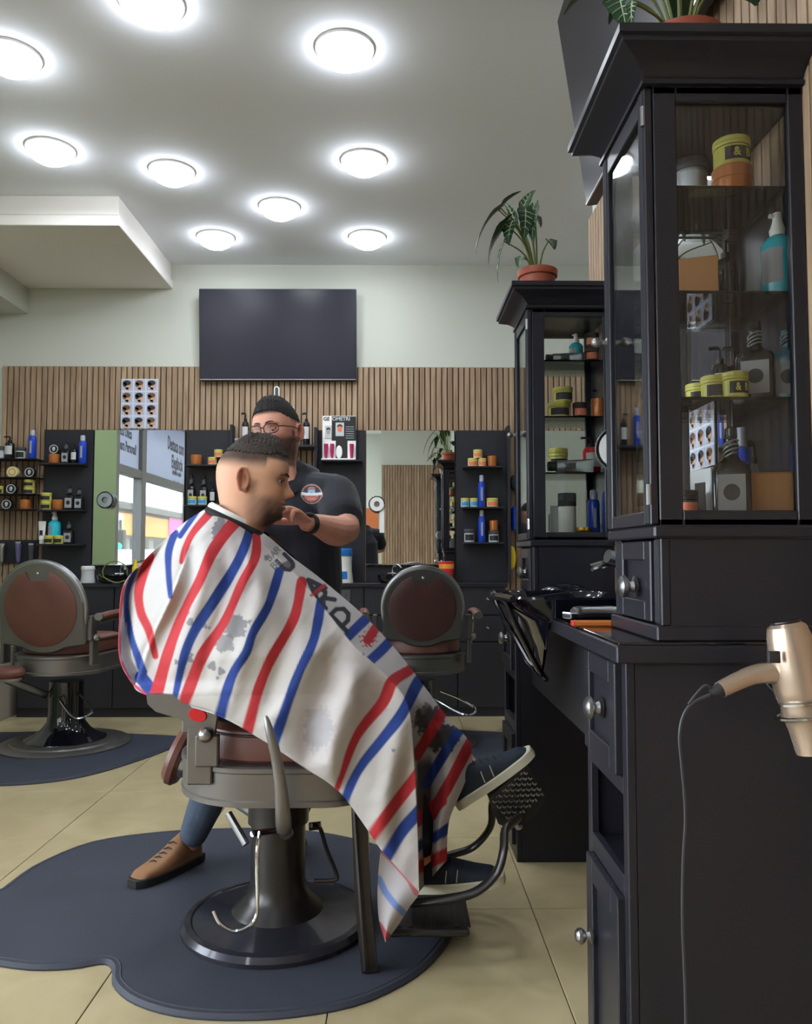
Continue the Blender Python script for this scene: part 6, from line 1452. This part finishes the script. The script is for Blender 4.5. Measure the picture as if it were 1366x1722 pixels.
STR = [  # colour, pixel centreline measured on the cloth, width
 (BLUE, [(223, 971), (215, 992), (213, 1029), (222, 1075), (234, 1112), (241, 1130)], [9, 9, 10, 11, 13, 15]), (RED, [(247, 950), (234, 990), (237, 1029), (251, 1062), (258, 1090)], [17, 16, 15, 14, 10]),
 (BLUE, [(290, 910), (283, 934), (286, 990)], [13, 12, 8]), (BLUE, [(246, 1150), (262, 1172)], 22), (RED, [(360, 856), (328, 891), (312, 921), (305, 945)], [14, 12, 11, 8]), (BLUE, [(324, 871), (311, 890)], 9),
 (RED, [(392, 882), (361, 921), (334, 980), (312, 1023), (287, 1085), (268, 1150)], [22, 20, 16, 15, 18, 22]), (BLUE, [(419, 895), (404, 937), (364, 1004), (328, 1060), (309, 1106), (296, 1166)], [16, 16, 19, 17, 15, 8]),
 (RED, [(430, 897), (430, 934), (407, 980), (377, 1047), (340, 1103), (312, 1176)], [13, 16, 15, 15, 20, 20]), (BLUE, [(470, 961), (452, 1017), (426, 1063), (414, 1097), (389, 1140), (370, 1206)], [16, 15, 15, 15, 16, 20]),
 (RED, [(508, 978), (494, 1041), (457, 1106), (435, 1158), (416, 1230)], [17, 17, 17, 17, 20]), (BLUE, [(540, 1013), (528, 1075), (503, 1131), (487, 1174), (464, 1240)], [17, 16, 16, 16, 19]),
 (RED, [(708, 1108), (689, 1127), (660, 1146), (644, 1181), (600, 1238), (575, 1304), (565, 1330)], [18, 18, 20, 20, 15, 10, 9]), (BLUE, [(722, 1128), (704, 1146), (685, 1184), (663, 1219), (614, 1279), (589, 1323), (579, 1354)], [20, 20, 19, 19, 16, 15, 13]),
 (RED, [(697, 1310), (660, 1359), (624, 1408)], 20), (BLUE, [(700, 1370), (677, 1397), (656, 1430)], 21), (BLUE, [(614, 1042), (600, 1056), (586, 1070)], 17), (BLUE, [(658, 1076), (645, 1090), (627, 1107)], 17),
 (RED, [(745, 1196), (728, 1226), (708, 1258)], 18), (BLUE, [(775, 1226), (757, 1252), (724, 1306)], 17), (RED, [(789, 1254), (765, 1300), (733, 1358)], 19), (RED, [(698, 1382), (731, 1356)], 21), (BLUE, [(702, 1425), (747, 1398)], 17), (RED, [(702, 1460), (752, 1436)], 21)]
def blob(P, cx, cy, rx, ry, seed=0.0, amp=.35):
    dx = (P[..., 0] - cx) / rx; dy = (P[..., 1] - cy) / ry; r = np.sqrt(dx * dx + dy * dy); a = np.arctan2(dy, dx); Q = np.stack([P[..., 0], P[..., 1], P[..., 0] * 0 + seed * 7], -1).reshape(-1, 3)
    if rx > 8: k = .9 + amp * (.75 * nz(Q, .16, seed) + .55 * nz(Q, .45, seed * 2) + .3 * np.clip(np.sin(a.reshape(-1) * 19 + seed), .4, 1)); k = k.reshape(a.shape)
    else: k = 1 + .2 * np.sin(a * 3 + seed)
    return sstep(r, k * 1.06, k * .94)
def glyph(ch):
    return {'R': [[(0, 0), (0, 1)], [(0, 1), (.45, 1), (.62, .88), (.62, .66), (.45, .54), (0, .54)], [(.3, .54), (.7, 0)]], 'A': [[(0, 0), (.36, 1), (.72, 0)], [(.14, .36), (.58, .36)]], 'D': [[(0, -.15), (0, 1)], [(0, 1), (.38, 1), (.66, .76), (.66, .42), (.42, .2), (0, .2)]], 'U': [[(0, 1), (0, .25), (.2, 0), (.5, 0), (.66, .25), (.66, 1)]], 'B': [[(0, 0), (0, 1)], [(0, 1), (.45, 1), (.6, .78), (.45, .55), (0, .55)], [(.45, .55), (.68, .28), (.45, 0), (0, 0)]], 'E': [[(.6, 1), (0, 1), (0, 0), (.6, 0)], [(0, .5), (.5, .5)]]}[ch]
LET = [('U', (484, 962), 26, 7, DARK), ('A', (532, 1004), 30, 8, DARK), ('R', (548, 1023), 30, 8, DARK), ('D', (580, 1058), 34, 8, DARK)]
STRIP_ONLY = {(614, 1042), (658, 1076), (745, 1196), (775, 1226), (789, 1254), (698, 1382), (702, 1425), (702, 1460)}
NEAR_ONLY = {(697, 1310), (700, 1370)}
def cape_color(P, part='all'):
    C = np.tile(np.array(WHITE), P.shape[:-1] + (1,)).reshape(P.shape[:-1] + (3,)); sh_ = P.shape[:-1]
    def mx(C, col, k): return C * (1 - k[..., None]) + np.array(col) * k[..., None]
    wob = 1.2 * np.sin(P[..., 1] * .11) + 1.0 * np.sin(P[..., 0] * .17 + P[..., 1] * .05)
    C = mx(C, L3((172, 156, 160)), .18 * sstep(np.sin(P[..., 0] * .02 + P[..., 1] * .013), .2, 1))
    C = mx(C, GREY, .95 * blob(P, 372, 893, 13, 22, 1.0, .5)); C = mx(C, GREY, .85 * blob(P, 398, 1052, 22, 19, 2.0, .45)); C = mx(C, GREY, .75 * blob(P, 378, 1082, 17, 13, 4.0, .5))
    C = mx(C, L3((150, 148, 156)), .6 * blob(P, 535, 1225, 24, 40, 3.0, .4)); C = mx(C, L3((150, 148, 156)), .5 * blob(P, 640, 1188, 10, 14, 3.5, .4))
    C = mx(C, DARK, .9 * blob(P, 722, 1212, 22, 24, 1.5, .5)); C = mx(C, DARK, .95 * blob(P, 742, 1240, 30, 24, 5.0, .3)); C = mx(C, DARK, (part != 'near') * .9 * sstep(P[..., 0], 698, 704) * sstep(P[..., 0], 736, 722) * sstep(P[..., 1], 1262, 1290) * sstep(P[..., 1], 1375, 1360))  # splashes are print; the last patch paints the shadow inside the drape's fold
    for cx, cy, r in ((320, 1046, 6), (316, 1031, 3), (357, 1120, 7), (372, 1129, 6), (366, 1140, 2.5), (345, 1053, 4), (352, 1056, 2.5), (297, 1113, 4), (320, 1109, 5), (322, 1101, 3), (712, 1196, 5), (700, 1210, 3), (718, 1186, 5), (696, 1222, 2.5), (612, 1100, 2), (448, 938, 4), (662, 1262, 3)): C = mx(C, GREY, .85 * blob(P, cx, cy, r, r * 1.1, cx, .25))
    NOEXT = {(470, 961), (540, 1013), (508, 978), (708, 1108), (722, 1128)}; NOEXT_E = {(305, 945), (241, 1130), (565, 1330)}
    for col, poly, w in STR:
        if part == 'near' and poly[0] in STRIP_ONLY or part == 'strip' and poly[0] in NEAR_ONLY: continue
        poly = [np.array(p, float) for p in poly]
        if tuple(map(int, poly[0])) not in NOEXT: poly[0] = poly[0] + (poly[0] - poly[1]) / np.linalg.norm(poly[0] - poly[1]) * 14
        if tuple(map(int, poly[-1])) not in NOEXT_E: poly[-1] = poly[-1] + (poly[-1] - poly[-2]) / np.linalg.norm(poly[-1] - poly[-2]) * 14
        nk_ = len(poly); poly = spline(poly, 6 * (nk_ - 1) + 1); d, par, sd = dist_poly(P, poly); par = par / 6; ww = np.interp(par, np.arange(len(w)), w) if isinstance(w, list) else w; C = mx(C, col, sstep(d, ww / 2 + 1.0 + .5 * wob * .4, ww / 2 - 1.0 + .5 * wob * .4))
    # torn paint marks on the blue and red of the lap strip
    C = mx(C, RED, sstep(np.sin(P[..., 0] * .9 + 3 * np.sin(P[..., 1] * .35)) + np.sin(P[..., 1] * .8), .3, .8) * blob(P, 622, 1074, 14, 17, 2.0, .5)); d, _, _ = dist_poly(P, [(632, 1056), (619, 1076)]); C = mx(C, RED, sstep(d, 9, 7))
    C = mx(C, DARK, .8 * blob(P, 486, 948, 10, 6, 2, .5)); C = mx(C, (.6, .6, .62), .0 * sd)
    for ch, o, size, w, col in LET:
        if part == 'near' and ch != 'U': continue
        up_ = np.array((-.70, -.714)); rt = np.array((.714, -.70))
        for st in glyph(ch):
            pts = [np.array(o) + up_ * b * size + rt * a * size for a, b in st]; d, _, _ = dist_poly(P, pts); C = mx(C, col, sstep(d, w / 2 + .6, w / 2 - .8))
    d, _, _ = dist_poly(P, [(524, 1001), (546, 984)]); C = mx(C, RED, .8 * sstep(d, 3.4, 2.4))
    for o, word in (((454, 944), 'BAR'), ((462, 957), 'BE')):
        for k, ch in enumerate(word):
            up_ = np.array((-.70, -.714)); rt = np.array((.714, -.70)); oo = np.array(o) + rt * k * 9.5
            for st in glyph(ch):
                pts = [oo + up_ * b * 10 + rt * a * 10 for a, b in st]; d, _, _ = dist_poly(P, pts); C = mx(C, GREY, .9 * sstep(d, 1.5, .7))
    # black binding under the neck strip
    d, _, _ = dist_poly(P, [(350, 851), (372, 856), (398, 868), (420, 883), (436, 892)]); C = mx(C, L3((34, 32, 38)), sstep(d, 9, 7.5) * sstep(P[..., 0], 352, 366))
    # red piping along the rear edge
    d, _, _ = dist_poly(P, Lp[4:9]); C = mx(C, L3((176, 48, 70)), .9 * sstep(d, 3.2, 2.0)); return C
def cape_mesh(s_pts, C):
    nj, ni = s_pts.shape[:2]; return s_pts.reshape(-1, 3), C.reshape(-1, 3), nj, ni
Cc = np.concatenate([cape_color(G[:, :NU], 'near'), cape_color(G[:, NU:], 'strip')], 1)
V = [W3.reshape(-1, 3)]; CC = [Cc.reshape(-1, 3)]; F = []
def addgrid(nj, ni, o, flip):
    j, i = np.meshgrid(np.arange(nj - 1), np.arange(ni - 1), indexing='ij'); a = o + j * ni + i; q = np.stack([a, a + 1, a + ni + 1, a + ni], -1).reshape(-1, 4); return q[:, ::-1] if flip else q
F.append(addgrid(NV, NU + NR - 1, 0, True)); o = len(V[0])
# far side of the cloth: hangs over the other shoulder and thigh
sk = slice(0, None, 3); Gf = G[::3, ::3]; Yf = Yc[::3, ::3]; ctr = np.maximum(ey[::3], 2.44)[:, None]; Yb = np.maximum(2 * 2.475 - Yf, Yf + .004); Wb = at_np(Gf, Yf).copy(); Wb[..., 1] = Yb
V.append(Wb.reshape(-1, 3)); CC.append(cape_color(Gf).reshape(-1, 3)); F.append(addgrid(Gf.shape[0], Gf.shape[1], o, False)); o += Gf.shape[0] * Gf.shape[1]
# turned-back corner of the hem showing the paler reverse
La = [(641, 1426), (637, 1460), (635, 1510), (638, 1550), (648, 1584)]; Ra = [(706, 1496), (702, 1508), (690, 1524), (672, 1552), (649, 1585)]
nj, ni = 70, 50; t_ = np.linspace(0, 1, nj); La_, Ra_ = spline(La, nj), spline(Ra, nj); u_ = np.linspace(0, 1, ni); Gd = La_[:, None] * (1 - u_)[None, :, None] + Ra_[:, None] * u_[None, :, None]
Yd = 2.20 + .012 * np.sin(u_[None] * 5 + t_[:, None] * 3) + .01 * u_[None]; Wd = at_np(Gd, Yd); Cd = np.tile(np.array(L3((180, 176, 180))), (nj, ni, 1))
for col, poly, w in ((L3((190, 112, 120)), [(644, 1428), (668, 1452), (690, 1478), (702, 1500)], 14), (L3((112, 134, 188)), [(637, 1477), (648, 1500), (665, 1522), (680, 1536)], 11), (L3((178, 84, 96)), [(636, 1555), (646, 1570), (656, 1578)], 12)):
    d, par, sd = dist_poly(Gd, poly); k = sstep(d, w / 2 + 1, w / 2 - 1)[..., None]; Cd = Cd * (1 - k) + np.array(col) * k
V.append(Wd.reshape(-1, 3)); CC.append(Cd.reshape(-1, 3)); F.append(addgrid(nj, ni, o, True))
V = np.concatenate(V); CC = np.concatenate(CC); F = np.concatenate(F)
me = bpy.data.meshes.new('barber_cape'); base = Vector(((V[:, 0].min() + V[:, 0].max()) / 2, 2.45, V[:, 2].min()))
me.from_pydata((V - np.array(base)).tolist(), [], F.tolist()); me.materials.append(M['cape_fabric']); set_col(me, np.concatenate([CC, np.ones((len(CC), 1))], 1)); me.polygons.foreach_set('use_smooth', [True] * len(me.polygons)); me.update()
cape = bpy.data.objects.new('barber_cape', me); COL.objects.link(cape); cape.parent = client; cape.location = base - wloc(client)
s = neck_ring(.0075, 1.03, -.012, '', '', 1.5); s.buildw('cape_collar', 'matte_black', client)
cape['label'] = 'white barber cape with red and blue stripes, grey paint splashes and lettering'

# ------------------------------------------------------------------ the barber
BS = 1.0; BY0 = 2.97
yawb = R(-112); pb = R(3); rb = R(5)       # faces towards the viewer's left and down at the client
fw = Vector((math.cos(yawb) * math.cos(pb), math.sin(yawb) * math.cos(pb), -math.sin(pb))); lf_ = Vector((0, 0, 1)).cross(fw).normalized(); lf_ = Matrix.Rotation(rb, 3, fw) @ lf_
TB = frame((0, 0, 0), fw, lf_) @ Matrix.Scale(BS, 4)
hc = at(466, 722, BY0); TB.translation = hc - (TB.to_3x3() @ Vector((0, 0, .125)))
TBi = TB.inverted()
barber = thing('person', 'standing bearded barber in glasses, black polo and tan shoes behind the client', 'person', (at(470, 1450, 2.95).x, 2.95, 0))
nk = TB @ Vector((-.03, 0, -.05)); shc = Vector((at(503, 835, 3.04).x, 3.04, at(503, 835, 3.04).z)); wst = Vector((at(512, 985, 3.05).x, 3.05, 1.03)); hipb = Vector((at(500, 1085, 3.03).x, 3.03, .86))
shR = Vector((at(566, 830, 2.98).x, 2.96, at(566, 836, 2.98).z)); elb = Vector((at(583, 886, 2.80).x, 2.80, at(583, 890, 2.80).z)); wrs = Vector((at(517, 880, 2.60).x, 2.60, at(517, 880, 2.60).z))
shL = Vector((at(425, 835, 3.05).x, 3.03, shR.z)); elL = Vector((at(385, 900, 2.85).x, 2.88, 1.16)); wrL = Vector((at(385, 850, 2.66).x, 2.68, 1.27))
s = head_mb(TB, 1.3)
limb(s, [(*nk, .058), (*(nk.lerp(shc, .6)), .064), (*(shc + Vector((0, 0, .03))), .07)], 10)
capsule(s, [shc + Vector((0, 0, .02)), shc.lerp(wst, .4), shc.lerp(wst, .8), wst, hipb], [.10, .135, .125, .125, .135], 22, flat=1.0)
limb(s, [(*shc, .07), (*shR, .068), (*shR.lerp(elb, .5), .062), (*elb, .047)], 20); limb(s, [(*elb, .047), (*(elb.lerp(wrs, .3) + Vector((0, 0, -.012))), .052), (*elb.lerp(wrs, .75), .036), (*wrs, .028)], 20)
limb(s, [(*shc, .07), (*shL, .066), (*shL.lerp(elL, .5), .056), (*elL, .045)], 16); limb(s, [(*elL, .045), (*elL.lerp(wrL, .4), .045), (*wrL, .028)], 16)
hand(s, wrs, at(478, 855, 2.52) - wrs, (-.2, -.5, -.85), [.25, .35, .5, .65], -1, k=1.0, thumb=.3); hand(s, wrL, (.2, -.8, .35), (.3, -.3, -1), .5, 1)
ftN = at(262, 1474, 2.84); an1 = Vector((at(330, 1408, 2.95).x - .01, 2.94, .12)); kn1 = Vector((at(395, 1255, 2.95).x, 2.95, .48)); an2 = Vector((at(490, 1440, 3.1).x, 3.12, .11)); kn2 = hipb.lerp(an2, .5) + Vector((.06, -.03, .02)) + Vector((.03, 0, 0))
BL = [(hipb + Vector((-.08, 0, -.02)), kn1, an1), (hipb + Vector((.08, 0, -.02)), kn2, an2)]
for h_, k_, a_ in BL: limb(s, [(*h_, .09), (*h_.lerp(k_, .5), .078), (*k_, .058)], 16); limb(s, [(*k_, .056), (*k_.lerp(a_, .35), .056), (*a_, .036)], 16)
TS1 = frame(Vector((at(333, 1430, 3.0).x, 3.01, .0155)), (-.52, -.85, 0), (.85, -.52, 0)); TS2 = frame(Vector((an2.x + .02, an2.y + .06, .0155 if False else .0015)), (-.3, -1, 0), (1, -.3, 0))
for T_, a_ in ((TS1, an1), (TS2, an2)): limb(s, [(*a_, .036), (*(T_ @ Vector((.07, 0, .055))), .032), (*(T_ @ Vector((.19, 0, .032))), .016)], 10)
hl_b = lambda x, ay: np.where(x > .03, .150 + (x - .03) * 1.0, .120 + .25 * (x + .02) * (x > -.02))
voxelize(s, 'body', .0033, 'skin', barber, lambda P: skin_color(P, TBi, np.array(L3((34, 30, 32))), (np.array(L3((34, 28, 30))), .98, (-.035, .100)), (218, 162, 142), .040, hl_b), 2)
hlb = lambda th: np.interp(np.abs((th + PI) % (2 * PI) - PI), [0, .5, .8, 1.1, 1.6, 2.3, PI], [.184, .182, .176, .160, .150, .150, .150])
hair_cap(TB, hlb, .009, barber, quiff=1.0, top_front=.6)
eyes(TB, barber, look=(1, 0, -.6), lid=-.45)
for sg in (-1, 1):
    b = MB(); b.tube([TB @ Vector(p) for p in sp3([(.099, sg * .010, .136), (.098, sg * .022, .140), (.091, sg * .036, .1405), (.078, sg * .050, .134)], 12)], [.0018, .0026, .003, .0034, .0034, .0034, .0032, .003, .0026, .0022, .0018, .001], 6, flat=.8); b.buildw('eyebrow', 'brow', barber)
# spectacles
gl = MB()
for sg in (-1, 1):
    c0 = Vector((.106, sg * .033, .114)); gl.tube([TB @ (c0 + Vector((-.012 * abs(math.cos(a)) ** 1.5 * (1 if sg * math.cos(a) > 0 else .1), .027 * np.sign(math.cos(a)) * abs(math.cos(a)) ** .7, .0175 * np.sign(math.sin(a)) * abs(math.sin(a)) ** .7))) for a in np.linspace(0, 2 * PI, 30, endpoint=False)], .0021, 6, closed=True)
    gl.tube([TB @ Vector(p) for p in ((.094, sg * .060, .119), (.085, sg * .072, .120), (.03, sg * .083, .120), (-.02, sg * .084, .116), (-.03, sg * .082, .104))], .002, 6)
gl.tube([TB @ Vector(p) for p in sp3([(.106, -.008, .117), (.113, 0, .120), (.106, .008, .117)], 7)], .002, 6)
go = gl.buildw('spectacles', 'spectacle_frame', barber)
for sg in (-1, 1):
    l = MB(); l.sphere(TB @ Vector((.104, sg * .033, .114)), .024, 16, 8) if False else None
    P = [[TB @ (Vector((.106 - .010 * max(0, sg * math.cos(a)) ** 1.5 * k, sg * .033, .114)) + Vector((0, .0265 * k * np.sign(math.cos(a)) * abs(math.cos(a)) ** .7, .017 * k * np.sign(math.sin(a)) * abs(math.sin(a)) ** .7))) for a in np.linspace(0, 2 * PI, 24, endpoint=False)] for k in (1, .5, .02)]
    l = MB(); l.grid(P, closed_u=True); l.buildw('lens', 'lens_glass', go)
# polo shirt
s = MB()
capsule(s, [shc + Vector((0, 0, -.005)), shc.lerp(wst, .3), shc.lerp(wst, .7), wst, hipb + Vector((0, 0, .02))], [.118, .152, .146, .145, .150], 24, flat=1.0)
limb(s, [(*(nk + Vector((.0, 0, -.055))), .066), (*(shc + Vector((0, 0, .06))), .085), (*shc, .115)], 12)
for s0, e0 in ((shR, elb), (shL, elL)): limb(s, [(*(shc + Vector((0, 0, .015))), .085), (*shc.lerp(s0, .75), .088), (*s0, .082), (*s0.lerp(e0, .40), .078), (*s0.lerp(e0, .62), .076)], 22)
polo, bvh = voxelize(s, 'polo_shirt', .006, 'polo_fabric', barber, None, 3)
s = MB(); cN = nk + Vector((.0, 0, -.028)); ax_, ay_ = Vector((1, 0, .1)), Vector((0, 1, .25))
fd = Vector((math.cos(yawb), math.sin(yawb), 0)); sd_ = Vector((-fd.y, fd.x, 0))
P = []
for k, dz, rr_ in ((0, .012, .066), (1, .020, .069), (2, .004, .080), (3, -.022, .094)):
    P.append([cN + fd * (rr_ * 1.05 * math.cos(a)) + sd_ * (rr_ * math.sin(a)) + Vector((0, 0, dz - .030 * max(0, math.cos(a)) ** 2 * (1 + .5 * (k > 1)))) for a in np.linspace(.32, 2 * PI - .32, 40)])
s.grid(P); s.grid([[p - Vector((0, 0, .002)) - (p - cN).normalized() * .003 for p in row] for row in P], flip=True); s.buildw('collar', 'polo_fabric', barber)
# round embroidered badge on the chest, laid on the cloth
attr_mat('badge_thread', rough=.8, bump=.3, bscale=500)
cxp, cyp = 524, 831; nb_ = 46; rows = []; cols = []
for j in range(nb_):
    row = []
    for i in range(nb_):
        dx, dy = (i / (nb_ - 1) * 2 - 1), (j / (nb_ - 1) * 2 - 1); d_ = ray(cxp + dx * 19, cyp + dy * 18).normalized(); hit, nrm, _, _ = bvh.ray_cast(Vector((0, 0, CAM_Z)), d_)
        if hit is None: hit = at(cxp + dx * 19, cyp + dy * 18, 2.85)
        row.append(hit - d_ * .0035); r_ = math.hypot(dx, dy); a_ = math.atan2(dy, dx)
        c_ = (150, 120, 108) if r_ > .82 else (58, 52, 56) if r_ > .70 else (150, 96, 86)
        if r_ < .7 and dy < -.12: c_ = (70, 60, 62) if abs(dx) > .30 else (120, 170, 200) if dy > -.42 else (150, 110, 100)
        if abs(dy - .02 + .12 * dx * dx) < .13: c_ = (196, 196, 196)
        if abs(dy - .42) < .10 and abs(dx) < .4 and int((dx + 1) * 16) % 3: c_ = (206, 120, 110)
        cols.append((*L3(c_), 1.0)); rows.append(None)
    rows[-1] = row
rows = [r for r in rows if isinstance(r, list)]
s = MB(); s.grid(rows, flip=True)
keep = []
for f in s.f:
    j, i = divmod(f[0], nb_); dx, dy = (i / (nb_ - 1) * 2 - 1), (j / (nb_ - 1) * 2 - 1)
    if math.hypot(dx, dy) < .93 or (abs(dx) < .99 and abs(dy - .12) < .14): keep.append(f)
s.f = keep; s.m = [0] * len(keep); bd = s.buildw('badge', 'badge_thread', barber); set_col(bd.data, cols)
# wrist watch
s = MB(); ad = (wrs - elb).normalized(); wc = wrs - ad * .012; u1 = ad.orthogonal().normalized(); u2 = ad.cross(u1)
s.lathe([(.031, -.012), (.034, -.010), (.034, .010), (.031, .012)], 24, frame(wc, u1, u2), cap=False); s.sphere(wc + Vector((0, -.6, .8)).normalized() * .034, .017, 14, 8, (1, 1, .5)); s.buildw('wrist_watch', 'matte_black', barber)
# jeans
s = MB()
for h_, k_, a_ in BL:
    q_ = k_.lerp(a_, .97); limb(s, [(*h_, .108), (*h_.lerp(k_, .5), .092), (*k_, .072)], 16); limb(s, [(*k_, .070), (*k_.lerp(a_, .35), .070), (*k_.lerp(a_, .7), .062), (*q_, .050)], 16)
limb(s, [(*(hipb + Vector((-.04, 0, .03))), .130), (*(hipb + Vector((.04, 0, .03))), .130)], 8)
voxelize(s, 'jeans', .007, 'jeans', barber, None, 2)
shoe(TS1, barber, 'shoe_tan', 'sole_dark', 'lace', L=.30, high=True); shoe(TS2, barber, 'shoe_tan', 'sole_dark', 'lace', L=.29, high=True)
